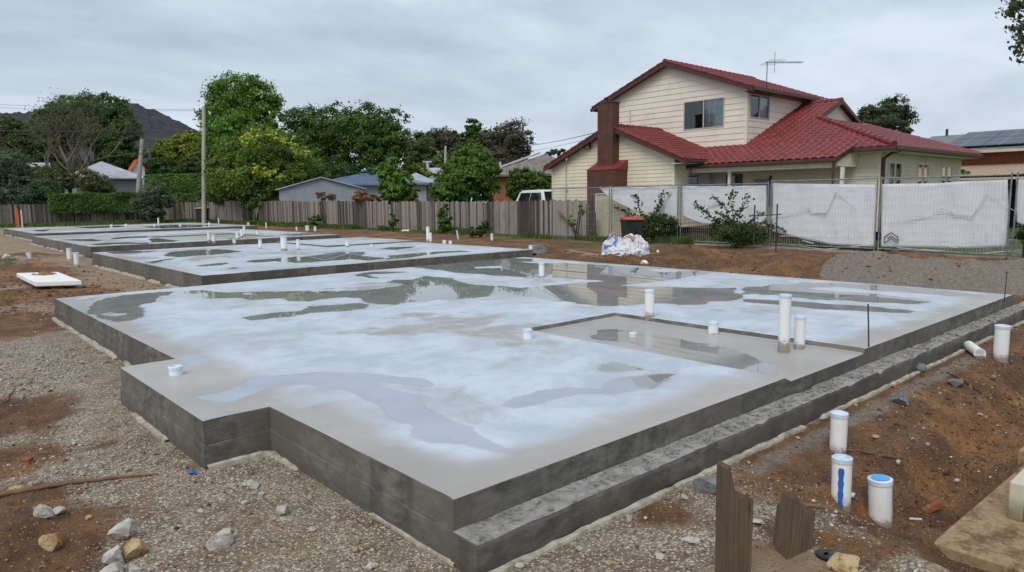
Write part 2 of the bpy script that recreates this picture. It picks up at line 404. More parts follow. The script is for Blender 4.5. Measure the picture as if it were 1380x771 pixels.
M['rust'] = plain('rusty_steel', (.05, .028, .02), .7, .35, 20); M['steel'] = plain('dark_steel', (.06, .055, .055), .5, .3)
M['banner'] = mat('banner_cloth', m_banner); M['ink'] = plain('banner_ink', (.10, .105, .13), .8, .1); M['inkblue'] = plain('banner_blue_ink', (.60, .68, .78), .8, .25, 3)
M['inkpale'] = plain('banner_pale_ink', (.70, .72, .77), .8, .2, 3)
M['foam'] = plain('white_membrane', (.42, .395, .31), .7, .2, 16, dirt=((.17, .12, .07), .95))
M['poly'] = plain('polystyrene', (.80, .79, .76), .7, .06, 5)
M['cladgrey'] = plain('grey_steel_wall', (.27, .30, .34), .5, .08, 2); M['roofblue'] = plain('blue_grey_roof', (.13, .17, .26), .35, .15, 2)
M['roofgrey'] = plain('grey_metal_roof', (.34, .36, .40), .4, .12, 1.5); M['rooflight'] = plain('pale_iron_roof', (.50, .51, .55), .45, .12, 1)
M['roofdark'] = plain('slate_roof', (.17, .175, .18), .6, .2, 2); M['roofbrown'] = plain('brown_tile_roof', (.20, .165, .14), .7, .25, 3)
M['roofyel'] = plain('yellow_roof', (.42, .38, .20), .6, .15, 1.5); M['rooforange'] = plain('orange_roof', (.50, .11, .04), .6, .15)
M['render'] = plain('grey_render', (.30, .30, .30), .8, .1); M['creamfence'] = plain('cream_steel_fence', (.55, .50, .36), .5, .08)
def m_brick(n):
    b = n.n('ShaderNodeTexBrick'); v = n.sep(n.coord()); cb = n.n('ShaderNodeCombineXYZ')
    n.l(n.math('ADD', v[0], v[1]), cb.inputs[0]); n.l(v[2], cb.inputs[1]); n.l(cb.outputs[0], b.inputs[0])
    b.inputs['Scale'].default_value = 4.2; n.inp(b, 'Color1', (.30, .10, .045)); n.inp(b, 'Color2', (.22, .07, .035)); n.inp(b, 'Mortar', (.28, .2, .15)); b.inputs['Mortar Size'].default_value = .012
    n.bsdf(b.outputs[0], .85, .3)
M['brick'] = mat('orange_brick', m_brick)
def m_solar(n):
    b = n.n('ShaderNodeTexBrick'); v = n.sep(n.coord()); cb = n.n('ShaderNodeCombineXYZ'); n.l(v[1], cb.inputs[0]); n.l(v[0], cb.inputs[1]); n.l(cb.outputs[0], b.inputs[0])
    b.offset = 0; b.inputs['Scale'].default_value = 1; b.inputs['Brick Width'].default_value = 1.7; b.inputs['Row Height'].default_value = 1.0; b.inputs['Mortar Size'].default_value = .02
    n.inp(b, 'Color1', (.035, .04, .06)); n.inp(b, 'Color2', (.045, .05, .07)); n.inp(b, 'Mortar', (.22, .23, .25)); n.bsdf(b.outputs[0], .32, .35)
M['solar'] = mat('solar_glass', m_solar)
M['carwhite'] = plain('white_car_paint', (.72, .73, .74), .25, .04, bump=0); M['carglass'] = plain('car_glass', (.015, .018, .02), .06, .1, bump=0); M['rubber'] = plain('tyre_rubber', (.02, .02, .02), .8, .1)
M['awning'] = plain('tan_awning', (.42, .30, .22), .7, .1); M['orange'] = plain('orange_paint', (.62, .12, .04), .6, .1)
def m_hill(n):
    a = n.noise(.03, 6, .65); b = n.noise(.16, 5, .75); 
    c = n.mix(n.map(a, .35, .65), (.046, .052, .054), (.076, .076, .082)); c = n.mix(n.map(b, .48, .64, 0, .6), c, (.045, .050, .058)); n.bsdf(c, 1, .1, n.bump(b, .6, 8))
M['hill'] = mat('wooded_hill', m_hill)  # dark bluish greys mixed by noise over the whole hill
def m_bag(n):
    v = n.noise(2.6, 3, .5, dist=.8); w = n.noise(2.2, 4, .6, dist=1.2)
    c = n.mix(n.map(v, .57, .6), (.62, .62, .64), (.12, .22, .50)); c = n.mix(n.map(w, .60, .63, 0, .85), c, (.24, .10, .05)); c = n.mix(n.map(n.noise(14, 4), .55, .7, 0, .35), c, (.45, .38, .28))
    n.bsdf(c, .5, .4)
M['bag'] = mat('white_printed_bags', m_bag)

# ================================================================== GROUND
def lines(segs):
    out = [segs[0][0]]
    for a, b, st in segs:
        n = max(1, int(round(abs(b-a)/st))); out += list(np.linspace(a, b, n+1)[1:])
    return np.array(out)
def grow(a, b, st, k=1.25):
    out = []; x = a; s = st; sg = 1 if b > a else -1
    while abs(x-a) < abs(b-a): x = x+sg*s; s *= k; out.append(x)
    return out
gx = np.concatenate([np.array(grow(-2, -900, .12))[::-1], lines([(-2, 8, .05), (8, 13, .07), (13, 24, .12), (24, 40, .5)]), grow(40, 1500, .8)])
gy = np.concatenate([np.array(grow(-.6, -900, .12))[::-1], lines([(-.6, 9, .05), (9, 18, .08), (18, 32, .18), (32, 76, .5)]), grow(76, 1800, .8)])
GX, GY = np.meshgrid(gx, gy, indexing='ij')
def blob(px, py, rx, ry, z=0, pw=1.0):
    """soft ellipse on the ground; rx across the view, ry along it, in metres"""
    c = onz(px, py, z)[:2]; d = c/np.linalg.norm(c); q = np.array([d[1], -d[0]])
    dx = GX-c[0]; dy = GY-c[1]; a = (dx*q[0]+dy*q[1])/rx; b = (dx*d[0]+dy*d[1])/ry
    return np.exp(-(a*a+b*b)*pw)
soil = np.zeros(GX.shape); grass = soil.copy(); heap = soil.copy(); sand = soil.copy(); H = soil.copy()
# soil: left-hand patches and mounds
for px, py, rx, ry, w in [(10, 560, .55, .9, .9), (15, 620, .45, .5, .9), (20, 745, .55, .6, 1.1), (60, 700, .3, .4, .6), (5, 690, .4, .5, 1), (90, 655, .3, .2, .4), (40, 400, 1.5, 1.7, 1.2), (20, 372, 1.8, 3, .9), (0, 440, 1.1, 1.8, .9), (60, 432, 1.0, 1.2, .7),
                          (25, 350, 2.5, 3, .8), (75, 368, 1.2, 2, .6), (140, 600, .3, .4, .45), (215, 560, .4, .7, .3), (330, 700, .5, .4, .35), (250, 600, .3, .3, .4)]:
    soil = np.maximum(soil, w*blob(px, py, rx, ry))
back = sstep(11.2, 12.0, GX)*sstep(22.0, 20.6, GX)*sstep(1, 3, GY)*sstep(75, 60, GY)
back2 = sstep(12.4, 13.1, GX)*sstep(22.0, 20.6, GX)*sstep(11, 13, GY)
soil = np.maximum(soil, back)
right = sstep(2.55, 2.1, GY)*sstep(2.9, 4.4, GX+ (2.3-GY)*.15)
soil = np.maximum(soil, right*1.0); soil = np.maximum(soil, .55*blob(1130, 745, .8, .35)); soil = np.maximum(soil, .7*blob(900, 690, .28, .3))
# grass
grass = np.maximum(grass, sstep(20.3, 21.3, GX)*sstep(15.5, 18, GY)*.95)
grass = np.maximum(grass, sstep(21.9, 22.6, GX)*.6); grass = np.maximum(grass, sstep(62, 67, GY)*.95)
grass = np.maximum(grass, sstep(20.8, 21.7, GX)*sstep(14, 16, GY)*.8); grass = np.maximum(grass, sstep(-3, -8, GX))
grass = np.maximum(grass, sstep(24, 26, GX)*.7)
for px, py, rx, ry in [(3, 362, .5, 1.0), (2, 402, .35, .5), (785, 330, 1.2, 1.0), (860, 338, 1.5, .7)]:
    grass = np.maximum(grass, .9*blob(px, py, rx, ry))
# sandy track left and between slabs
sand = np.maximum(sand, sstep(11.2, 13.5, GY)*sstep(6, 4.6, GX)); sand = np.maximum(sand, sstep(12.2, 12.6, GY)*sstep(13.5, 12, GX))
sand = np.maximum(sand, .8*blob(60, 625, .35, .22)); sand = np.maximum(sand, .9*blob(900, 705, .2, .1)); sand = np.maximum(sand, .9*blob(1040, 765, .4, .15))
sand = np.maximum(sand, sstep(21.6, 22.1, GX)*sstep(9.5, 8.2, GY)*sstep(30, 26, GX)*1.2)
# gravel heap
hp = np.zeros(GX.shape)
for px, py, rx, ry, z, h in [(1225, 385, 1.25, 1.5, 0, .50), (1330, 388, 1.3, 1.4, 0, .46), (1170, 388, .9, 1.2, 0, .30), (1290, 375, 1.6, 1.4, 0, .36), (1378, 388, 1.3, 1.6, 0, .45)]:
    b = blob(px, py, rx, ry); hp = np.maximum(hp, h*b)
heap = np.maximum(heap, sstep(.06, .17, hp)*1.1)
heap = np.maximum(heap, .9*blob(770, 345, .9, .7))
gw = sstep(2.4, 2.15, GY)*sstep(9.8, 8.5, GX)*sstep(3.0, 4.2, GX)
heap = np.maximum(heap, .62*gw*sstep(1.8, 2.2, GY))
grass = grass*(1-sstep(.05, .15, hp))
# relief
H += .035*fbm(GX*.6, GY*.6, 4, 5) + .018*fbm(GX*3, GY*3, 4, 9)*(1+1.6*soil)
near = (np.hypot(GX, GY) < 24)
H += np.where(near, .014*fbm(GX*11, GY*11, 3, 21)*(1+1.5*soil), 0)
H += hp*(1+.35*fbm(GX*2.3, GY*2.3, 4, 3))
for px, py, rx, ry, h in [(35, 398, 1.0, 1.3, .30), (60, 405, .7, .7, .20), (12, 362, 1.2, 1.6, .25), (0, 440, .8, 1.0, .13), (40, 352, 1.4, 1.5, .2),
                          (935, 354, 1.25, .9, .38), (1100, 356, 1.9, .8, .10), (1060, 354, 1.0, .6, .12), (1220, 352, 1.5, .8, .24), (860, 362, 1.4, .6, .24), (780, 357, 1.6, .6, .22), (1050, 372, 1.5, .6, .20), (1130, 375, 1.0, .5, .22),
                          (722, 340, .55, .5, .30), (765, 352, 1.2, .7, .16), (1060, 360, 1.3, .6, .10), (975, 366, 1.0, .5, .20),
                          (10, 700, .35, .35, .05), (10, 560, .4, .5, .05), (5, 745, .3, .3, .06), (1130, 745, .7, .3, .05)]:
    H += h*blob(px, py, rx, ry)*(1+.5*fbm(GX*3.1, GY*3.1, 4, 41))
# berm straight behind the near slab
H += .16*np.exp(-((GX-12.5)/.6)**2)*sstep(3.0, 6.5, GY)*sstep(14, 12, GY)*(1+.6*fbm(GX*1.3, GY*1.3, 3, 8))
# trench on the right
tr = np.exp(-((GY-(1.36+.03*(GX-4)))/.26)**4)*sstep(3.55, 4.15, GX)
H -= .17*tr*(1+.4*fbm(GX*4, GY*4, 3, 77))
H -= .05*right*sstep(2.3, 1.9, GY)
H += .035*np.exp(-((GY-1.75)/.16)**2)*sstep(2.9, 3.5, GX)*sstep(4.6, 4.1, GX)*(1+fbm(GX*6, GY*6, 3, 2))
H += .10*right*fbm(GX*2.2, GY*2.2, 5, 55)*sstep(2.35, 1.9, GY) + .035*right*fbm(GX*7, GY*7, 3, 57)*sstep(2.35, 2.0, GY)
H *= (1-.95*np.clip(blob(68, 384, 1.5, 3.2)*1.6, 0, 1))
# nothing pokes through slabs or path
for (x0, y0, x1, y1) in [(1.3, 2.2, 11.5, 12.4), (4.4, 13.4, 13.0, 22.6), (4.9, 25.2, 13.8, 36.6), (5.4, 39.4, 16.1, 50.1)]:
    k = sstep(x0-.5, x0, GX)*sstep(x1+.4, x1, GX)*sstep(y0-.5, y0, GY)*sstep(y1+.4, y1, GY)
    H = H*(1-k)
inner = (GX > 1.95) & (GX < 11.3) & (GY > 2.6) & (GY < 12.2); H[inner] -= .05
pk = sstep(3.3, 3.6, GX)*sstep(1.10, 1.04, GY)*sstep(-3, -1, GY); H = H*(1-pk) - .05*pk*sstep(1.08, 1.0, GY)
def hgt(x, y):
    i = np.clip(np.searchsorted(gx, x), 1, len(gx)-1); j = np.clip(np.searchsorted(gy, y), 1, len(gy)-1)
    fx = (x-gx[i-1])/(gx[i]-gx[i-1]); fy = (y-gy[j-1])/(gy[j]-gy[j-1])
    return float(H[i-1, j-1]*(1-fx)*(1-fy)+H[i, j-1]*fx*(1-fy)+H[i-1, j]*(1-fx)*fy+H[i, j]*fx*fy)
nx, ny = GX.shape
idx = np.arange(nx*ny).reshape(nx, ny)
F = np.stack([idx[:-1, :-1], idx[1:, :-1], idx[1:, 1:], idx[:-1, 1:]], -1).reshape(-1, 4)
g = npmesh('ground', np.stack([GX, GY, H], -1).reshape(-1, 3), F, M['ground'], smooth=True,
           attrs=dict(soil=soil.ravel(), grass=grass.ravel(), heap=heap.ravel(), sand=sand.ravel()))
g['kind'] = 'structure'; g['label'] = 'building site ground of gravel, orange clay soil and grass'

def onground(px, py):
    P = onz(px, py, 0)
    for _ in range(6): P = onz(px, py, hgt(P[0], P[1]))
    return P

# ================================================================== SLABS
def crop(ox, oy, sc, pts): return [(ox+x/sc, oy+y/sc) for x, y in pts]
C1 = lambda p: crop(70, 340, 3.45, p)
C2 = lambda p: crop(400, 340, 3.45, p)
C3 = lambda p: crop(700, 340, 3.45, p)
C4 = lambda p: crop(1000, 350, 3.632, p)
C5 = lambda p: crop(260, 470, 3.45, p)
C6 = lambda p: crop(560, 470, 3.45, p)
C7 = lambda p: crop(110, 310, 4.3125, p)
C8 = lambda p: crop(400, 310, 4.059, p)
def world(px, z): return [tuple(onz(x, y, z)[:2]) for x, y in px]
WETP = [
 C1([(155,275),(230,310),(290,322),(350,318),(420,300),(440,290),(440,262),(400,250),(440,240),(530,225),(600,208),(690,206),(720,220),(760,215),(870,213),(900,222),(960,220),(1050,215),(1100,230),(1200,228),(1300,215),(1380,210)])
 + C2([(130,222),(200,212),(270,215),(320,232),(340,240),(450,242),(520,230),(600,232),(660,222),(740,220),(900,205),(1100,205),(1180,222),(1300,235)])
 + C3([(360,250),(430,252),(550,240),(640,235),(740,245),(860,240),(900,228),(1020,222),(1030,210),(1000,165),(950,168),(600,160),(460,154),(620,140),(780,115),(900,97),(880,92),(600,72),(300,55),(70,45)])
 + C8([(1290,168),(1290,158),(1150,152),(700,182),(600,200),(740,215),(880,235),(1000,240),(1080,250),(1300,262),(1380,262)])
 + C3([(230,122),(390,135),(230,148),(0,166)])
 + C2([(1000,160),(800,150),(720,122),(600,110),(540,128),(450,128),(430,138),(500,150),(420,165),(320,175),(200,180),(100,198),(95,182),(0,180)])
 + C1([(1330,180),(1250,198),(1230,182),(1100,180),(960,184),(830,186),(730,182),(700,176),(550,182),(430,192),(330,200),(240,212),(200,228),(180,250)]),
 C1([(885,305),(960,290),(1060,278),(1160,270),(1190,250),(1300,245)]) + C2([(60,245),(150,245),(300,235),(335,240),(330,262),(200,275),(60,282)]) + C1([(1200,285),(1100,300),(940,315)]),
 C4([(160,125),(300,112),(450,115),(640,122),(900,140),(1200,178),(1170,186),(900,168),(640,150),(450,130),(310,140)]),
 C4([(0,140),(160,122),(290,116),(310,142),(450,155),(640,165),(900,195),(925,205),(830,218),(640,208),(500,200),(240,190),(150,182),(60,165),(0,172)]),
 C4([(0,192),(100,195),(240,200),(500,222),(640,230),(860,252),(1000,258),(880,265),(640,252),(400,243),(240,228),(0,205)]),
 C8([(300,245),(420,228),(630,228),(500,238),(400,245),(490,270),(330,255)]),
 C2([(800,322),(850,315),(910,322),(860,335)]), C2([(655,325),(690,320),(700,328),(680,332)]),
 C3([(365,548),(400,520),(450,512),(540,530),(585,545),(480,558),(400,560)]), C3([(495,578),(600,572),(745,562),(680,590),(600,628),(560,620),(540,595)]),
 C1([(1240,172),(1380,162),(1380,167),(1290,172)]),
]
WETN = [C1([(225,285),(280,275),(335,285),(300,297),(240,295)]), C1([(870,190),(930,188),(945,196),(890,200)]), C2([(810,68),(960,62),(950,72),(830,76)]),
        C2([(1020,45),(1100,42),(1380,52),(1330,53),(1100,50)]), C3([(590,78),(700,75),(770,84),(740,92),(650,92)]), C3([(1015,212),(1100,196),(1200,200),(1380,222),(1200,222)])]
RECP = [C3([(315,385),(370,362),(450,358),(580,370),(650,385),(760,405),(900,430),(1060,470),(1130,500),(1195,530),(1195,575),(1000,545),(850,515),(740,490),(600,450),(500,415),(400,410),(330,400)])]
DAMPP = [C5([(230,160),(260,138),(330,130),(480,118),(560,108),(680,115),(780,112),(900,125),(1060,135),(1110,155),(1100,178),(1000,168),(900,155),(820,165),(900,185),(1000,210),(1075,250),(1080,280),(1150,300),(1200,345),(1280,370),(1300,400),(1380,440),(1500,490),(1380,470),(1280,445),(1150,440),(1080,435),(1040,400),(1060,370),(1050,355),(970,340),(920,310),(880,270),(800,240),(740,205),(640,178),(520,168),(440,175),(340,180),(280,205),(170,250),(0,230),(80,210),(170,190)]),
         C6([(400,265),(470,225),(560,195),(700,180),(860,190),(960,205),(900,215),(760,210),(640,240),(560,265),(460,280)]), C6([(870,190),(900,150),(960,128),(1020,140),(1050,180),(980,200)]),
         C1([(570,490),(640,475),(700,478),(740,500),(720,520),(650,528),(600,515)])]
S2W = [C7([(480,150),(500,130),(620,118),(760,112),(860,115),(935,124),(860,135),(760,145),(640,152),(560,160)]), C7([(140,130),(260,120),(440,122),(340,135),(200,140)]),
       C7([(640,210),(720,200),(830,190),(870,192),(800,205),(700,212)]), C7([(840,222),(900,215),(915,220),(870,228)]), C7([(360,190),(440,175),(540,165),(420,195)]),
       C7([(945,185),(1000,175),(1090,168),(1200,160),(1260,150)]) + C8([(0,150),(130,135),(180,125),(300,118),(380,120),(360,142),(500,152),(400,168),(300,160),(150,172),(0,180)]) + C7([(1120,182),(1020,190)]),
       C8([(440,105),(500,95),(650,90),(640,96),(540,108)]), C8([(630,150),(500,160),(500,140),(620,130),(720,122),(900,113),(960,118),(800,126),(700,138)])]
S3W = [crop(0,250,6.9,p) for p in ([(560,505),(700,500),(860,498),(950,510),(880,520),(720,515)], [(1020,490),(1150,478),(1380,470),(1380,484),(1200,490),(1080,498)], [(820,553),(950,535),(1100,530),(1380,530),(1380,545),(1100,545),(900,558)])] \
    + [[(200,322),(240,319),(262,321),(235,326),(205,327)], [(215,334),(240,329),(262,329),(240,334)], [(300,320),(340,317),(350,320),(310,323)], [(380,316),(440,313),(450,315),(395,318)]]
S4W = [[(190,306),(230,303),(300,303),(270,306),(220,308)], [(45,310),(70,309),(60,312),(48,312)], [(100,306),(160,304),(170,306),(120,308)]]

def breaks(vals, step):
    out = [vals[0]]
    for a, b in zip(vals[:-1], vals[1:]):
        n = max(1, int(math.ceil((b-a)/step - 1e-6))); out += list(np.linspace(a, b, n+1)[1:])
    return np.array(out)
def slab_top(parent, z, xs, ys, inside, wet, neg=(), damp=(), recess=None, rec_wet=(), raised=None, edge_fn=None, film=0.0, seed=0):
    X, Y = np.meshgrid(xs, ys, indexing='ij')
    W = np.full(X.shape, -.6)
    for p in wet: W = np.maximum(W, sdist(world(p, z), X, Y))
    for p in neg: W = np.minimum(W, -sdist(world(p, z), X, Y))
    D = np.full(X.shape, -.6)
    for p in damp: D = np.maximum(D, sdist(world(p, z), X, Y))
    E = edge_fn(X, Y); Z = np.full(X.shape, z)
    if recess:
        x0, y0, x1, y1, dz = recess; inr = (X > x0) & (X < x1) & (Y > y0) & (Y < y1)
        ramp = sstep(x0, x0+.1, X); Z = np.where(inr, z-dz*ramp, Z)
        Wr = np.full(X.shape, -.6)
        for p in rec_wet: Wr = np.maximum(Wr, sdist(world(p, z-dz), X, Y))
        W = np.where(inr, Wr, W); E = np.where(inr, E*.12, E)
    if raised:
        x0, y0, x1, y1, dz = raised; inr = (X > x0) & (X < x1) & (Y > y0) & (Y < y1); Z = np.where(inr, z+dz, Z)
    Z = Z + np.where(W > -.05, 0, .0025*fbm(X*5, Y*5, 3, 3+seed))
    Z = Z - .004*sstep(.02, -.0, np.minimum(np.minimum(X-xs[0], xs[-1]-X), np.minimum(Y-ys[0], ys[-1]-Y)))
    n, m = X.shape; idx = np.arange(n*m).reshape(n, m)
    cx = (X[:-1, :-1]+X[1:, 1:])/2; cy = (Y[:-1, :-1]+Y[1:, 1:])/2
    keep = inside(cx, cy)
    F = np.stack([idx[:-1, :-1], idx[1:, :-1], idx[1:, 1:], idx[:-1, 1:]], -1)[keep]
    zz = np.stack([Z[:-1, :-1], Z[1:, :-1], Z[1:, 1:], Z[:-1, 1:]], -1)[keep]
    steep = (zz.max(-1)-zz.min(-1) > .02)  # steep faces get the darker side concrete: shade and wet put into colour
    FL = fbm(X*.5, Y*.5, 3, 91+seed) + film
    used = np.unique(F); remap = np.full(n*m, -1); remap[used] = np.arange(len(used))
    npmesh('top_surface', np.stack([X, Y, Z], -1).reshape(-1, 3)[used], remap[F], [M['slab'], M['side']], parent,
           attrs=dict(wet=W.ravel()[used], damp=D.ravel()[used], edge=np.clip(E, 0, 1).ravel()[used], film=FL.ravel()[used]), midx=steep)
rnd = random.Random(4)
def rim_z(z, x, y): return z-.004
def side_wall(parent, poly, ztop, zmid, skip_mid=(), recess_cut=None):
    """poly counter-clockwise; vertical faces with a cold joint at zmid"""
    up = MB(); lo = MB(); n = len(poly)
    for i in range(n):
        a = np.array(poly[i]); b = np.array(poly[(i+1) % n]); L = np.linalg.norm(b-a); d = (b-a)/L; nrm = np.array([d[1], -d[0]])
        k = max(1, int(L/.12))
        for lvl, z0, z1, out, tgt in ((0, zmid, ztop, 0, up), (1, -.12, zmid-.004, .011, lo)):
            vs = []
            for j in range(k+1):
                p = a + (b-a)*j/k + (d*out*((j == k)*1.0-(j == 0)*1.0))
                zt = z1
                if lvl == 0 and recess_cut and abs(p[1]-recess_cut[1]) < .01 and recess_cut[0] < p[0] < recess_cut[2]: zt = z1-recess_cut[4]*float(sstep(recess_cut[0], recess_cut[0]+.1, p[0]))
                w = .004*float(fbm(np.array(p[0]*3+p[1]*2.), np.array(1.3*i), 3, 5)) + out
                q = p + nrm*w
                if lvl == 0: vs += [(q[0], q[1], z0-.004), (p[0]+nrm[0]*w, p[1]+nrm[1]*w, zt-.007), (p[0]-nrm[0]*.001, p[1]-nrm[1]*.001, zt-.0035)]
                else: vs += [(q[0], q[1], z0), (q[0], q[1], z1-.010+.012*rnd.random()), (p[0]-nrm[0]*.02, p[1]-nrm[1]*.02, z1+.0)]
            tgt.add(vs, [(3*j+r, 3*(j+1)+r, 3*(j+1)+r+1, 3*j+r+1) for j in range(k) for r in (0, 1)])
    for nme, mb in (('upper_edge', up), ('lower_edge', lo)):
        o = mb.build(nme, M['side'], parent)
def membrane(parent, pts, w=.05, h=.035, seed=1):
    r = random.Random(seed); mb = MB(); a_run = None
    for (p, q) in zip(pts[:-1], pts[1:]):
        p = np.array(p); q = np.array(q); L = np.linalg.norm(q-p); d = (q-p)/L; nrm = np.array([d[1], -d[0]])
        k = max(2, int(L/.07)); vs = []
        for j in range(k+1):
            c = p+(q-p)*j/k; hh = h*(.7+.7*r.random()); ww = w*(.75+.6*(.5+float(vnoise(np.array(j*.3), np.array(seed*3.), 4))))
            if vnoise(np.array(j*.13+seed), np.array(2.2), 9) < -.22: hh = -.01; ww *= .4
            a = c-nrm*.004; b = c+nrm*ww*.8; e = c+nrm*ww
            gz = hgt(c[0], c[1])
            vs += [(a[0], a[1], gz+hh), (b[0], b[1], gz+hh*.85), (e[0], e[1], gz-.03)]
        mb.add(vs, [(3*j+s_, 3*(j+1)+s_, 3*(j+1)+s_+1, 3*j+s_+1) for j in range(k) for s_ in (0, 1)])
    mb.build('membrane_edge', M['foam'], parent)

# --- near slab
S1 = [(1.88, 2.52), (11.4, 2.52), (11.4, 12.25), (1.88, 12.25), (1.88, 6.6), (1.44, 6.6), (1.44, 4.57), (1.88, 4.57)]
slab1 = empty('concrete_slab', (6.5, 7.4, 0), 'large wet concrete house slab nearest the camera, with a stepped footing along its edge', 'house slab', 'house slabs poured in a row')
REC = (5.03, 2.52, 6.52, 5.42, .042)
xs = breaks([1.44, 1.88, 5.03, 5.034, 6.518, 6.522, 11.4], .05); ys = breaks([2.52, 4.57, 5.418, 5.422, 6.6, 12.25], .05)
def in1(x, y): return ((x > 1.88) | ((y > 4.57) & (y < 6.6)))
def e1(X, Y):
    d = np.minimum(Y-2.52, np.where((Y > 4.4) & (Y < 6.7), X-1.44+.0, X-1.88))
    nz = .22*fbm(X*1.2, Y*1.2, 4, 12)+.12*fbm(X*5, Y*5, 3, 13)
    e = sstep(.16, .44, d+nz)
    d2 = np.where((Y < 6.7), sstep(-.1, .25, (X-2.05)+nz*.6-.28*sstep(6.6, 7.2, Y)), 1)
    return e*np.minimum(d2, 1)*sstep(11.45, 11.1, X+nz*.6) 
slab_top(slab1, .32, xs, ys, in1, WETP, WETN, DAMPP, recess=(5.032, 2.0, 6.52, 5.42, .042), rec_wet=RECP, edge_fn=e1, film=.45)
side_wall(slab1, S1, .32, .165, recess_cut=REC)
# footing ledge
fx = lines([(1.86, 11.4, .035), (11.4, 13.2, .2)]); fy = np.linspace(2.335, 2.516, 8)
LX, LY = np.meshgrid(fx, fy, indexing='ij')
rough = .25+.75*sstep(2.8, 4.6, LX)
LZ = .168 + .009*fbm(LX*9, LY*9, 4, 6)*rough + .007*fbm(LX*30, LY*30, 2, 7)*rough
LZ -= .018*sstep(.22, .36, fbm(LX*5, LY*3, 3, 31))*rough
LX2 = LX + .006*fbm(LX*8, LY*8, 3, 2); LY2 = LY + np.where(LY < 2.35, .006*fbm(LX*6, LY*0, 3, 3), 0)
n_, m_ = LX.shape; idx = np.arange(n_*m_).reshape(n_, m_)
F = np.stack([idx[:-1, :-1], idx[1:, :-1], idx[1:, 1:], idx[:-1, 1:]], -1).reshape(-1, 4)
led = npmesh('footing_ledge', np.stack([LX2, LY2, LZ], -1).reshape(-1, 3), F, M['ledge'], slab1)
mb = MB(); k = len(fx)
vs = []
for j in range(k):
    vs += [(LX2[j, 0], LY2[j, 0], LZ[j, 0]), (LX2[j, 0], LY2[j, 0]-.004, LZ[j, 0]-.02), (LX2[j, 0], LY2[j, 0]-.002+.01*float(vnoise(np.array(fx[j]*4.), np.array(0.), 2)), .06), (LX2[j, 0], LY2[j, 0]+.02, -.15)]
mb.add(vs, [(4*j+r, 4*j+r+1, 4*(j+1)+r+1, 4*(j+1)+r) for j in range(k-1) for r in (0, 1, 2)])
b0 = len(mb.v); mb.add([(1.862, 2.335, -.15), (1.862, 2.335, .17), (1.862, 2.53, .17), (1.862, 2.53, -.15)], [(0, 1, 2, 3)])
mb.build('footing_face', M['side'], slab1)
# loose crumbs of concrete on the ledge
mb = MB(); rr = random.Random(3)
for i in range(520):
    x = rr.uniform(3.2, 11.4) if i > 14 else rr.uniform(2, 3.2); y = 2.36+.13*rr.random(); s = rr.uniform(.004, .014)
    mb.rbox((x, y, .170+s*.2), (s*2, s*1.4, s*.8), Matrix.Rotation(rr.random()*6, 3, 'Z') @ Matrix.Rotation(rr.uniform(-.4, .4), 3, 'X'), rr.random()*.6)
o = mb.build('concrete_crumbs', M['ledge'], slab1); o['kind'] = 'stuff'
membrane(slab1, [(11.3, 2.33), (1.85, 2.33)][::-1], .035, .018, 3)
membrane(slab1, [(1.44, 4.555), (1.865, 4.555)], .04, .025, 5); membrane(slab1, [(1.865, 4.55), (1.865, 3.9)], .035, .02, 8); membrane(slab1, [(1.865, 3.6), (1.865, 2.5)], .012, .015, 2)
membrane(slab1, [(1.865, 12.3), (1.865, 6.65)], .045, .03, 11); membrane(slab1, [(1.425, 6.2), (1.425, 5.3)], .03, .02, 14)

def far_slab(name_label, x0, y0, x1, y1, z, wet, step, film, seed, recess=None, raised=None):
    s = empty('concrete_slab', ((x0+x1)/2, (y0+y1)/2, 0), name_label, 'house slab', 'house slabs poured in a row')
    bx = [x0, x1]; by = [y0, y1]
    for q in (recess, raised):
        if q:
            bx += [q[0]-.004, q[0], q[2], q[2]+.004]; by += [q[1]-.004, q[1], q[3], q[3]+.004]
    bx = sorted(v for v in set(bx) if x0 <= v <= x1); by = sorted(v for v in set(by) if y0 <= v <= y1)
    def ef(X, Y):
        d = np.minimum(np.minimum(X-x0, x1-X), np.minimum(Y-y0, y1-Y)); return sstep(-.2, .5, d+.5*fbm(X*.8, Y*.8, 3, seed))
    rc = (recess[0]-.002, recess[1]-.002, recess[2]+.002, recess[3]+.002, recess[4]) if recess else None
    rs = (raised[0]-.002, raised[1]-.002, raised[2]+.002, raised[3]+.002, raised[4]) if raised else None
    slab_top(s, z, breaks(bx, step), breaks(by, step), lambda a, b: np.ones(a.shape, bool), wet, recess=rc, raised=rs, edge_fn=ef, film=film, seed=seed)
    side_wall(s, [(x0, y0), (x1, y0), (x1, y1), (x0, y1)], z, .15)
    if z < .37: membrane(s, [(x0-.015, y1), (x0-.015, y0)], .08, .04, seed)
    return s
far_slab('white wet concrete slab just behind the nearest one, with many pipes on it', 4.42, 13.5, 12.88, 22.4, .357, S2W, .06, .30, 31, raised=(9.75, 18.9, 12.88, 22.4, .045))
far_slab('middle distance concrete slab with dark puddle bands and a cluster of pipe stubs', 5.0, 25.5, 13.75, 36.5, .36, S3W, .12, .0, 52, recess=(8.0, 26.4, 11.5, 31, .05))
far_slab('farthest concrete slab, nearest the timber fence behind', 5.5, 39.4, 16.1, 50, .36, S4W, .25, -.1, 73)

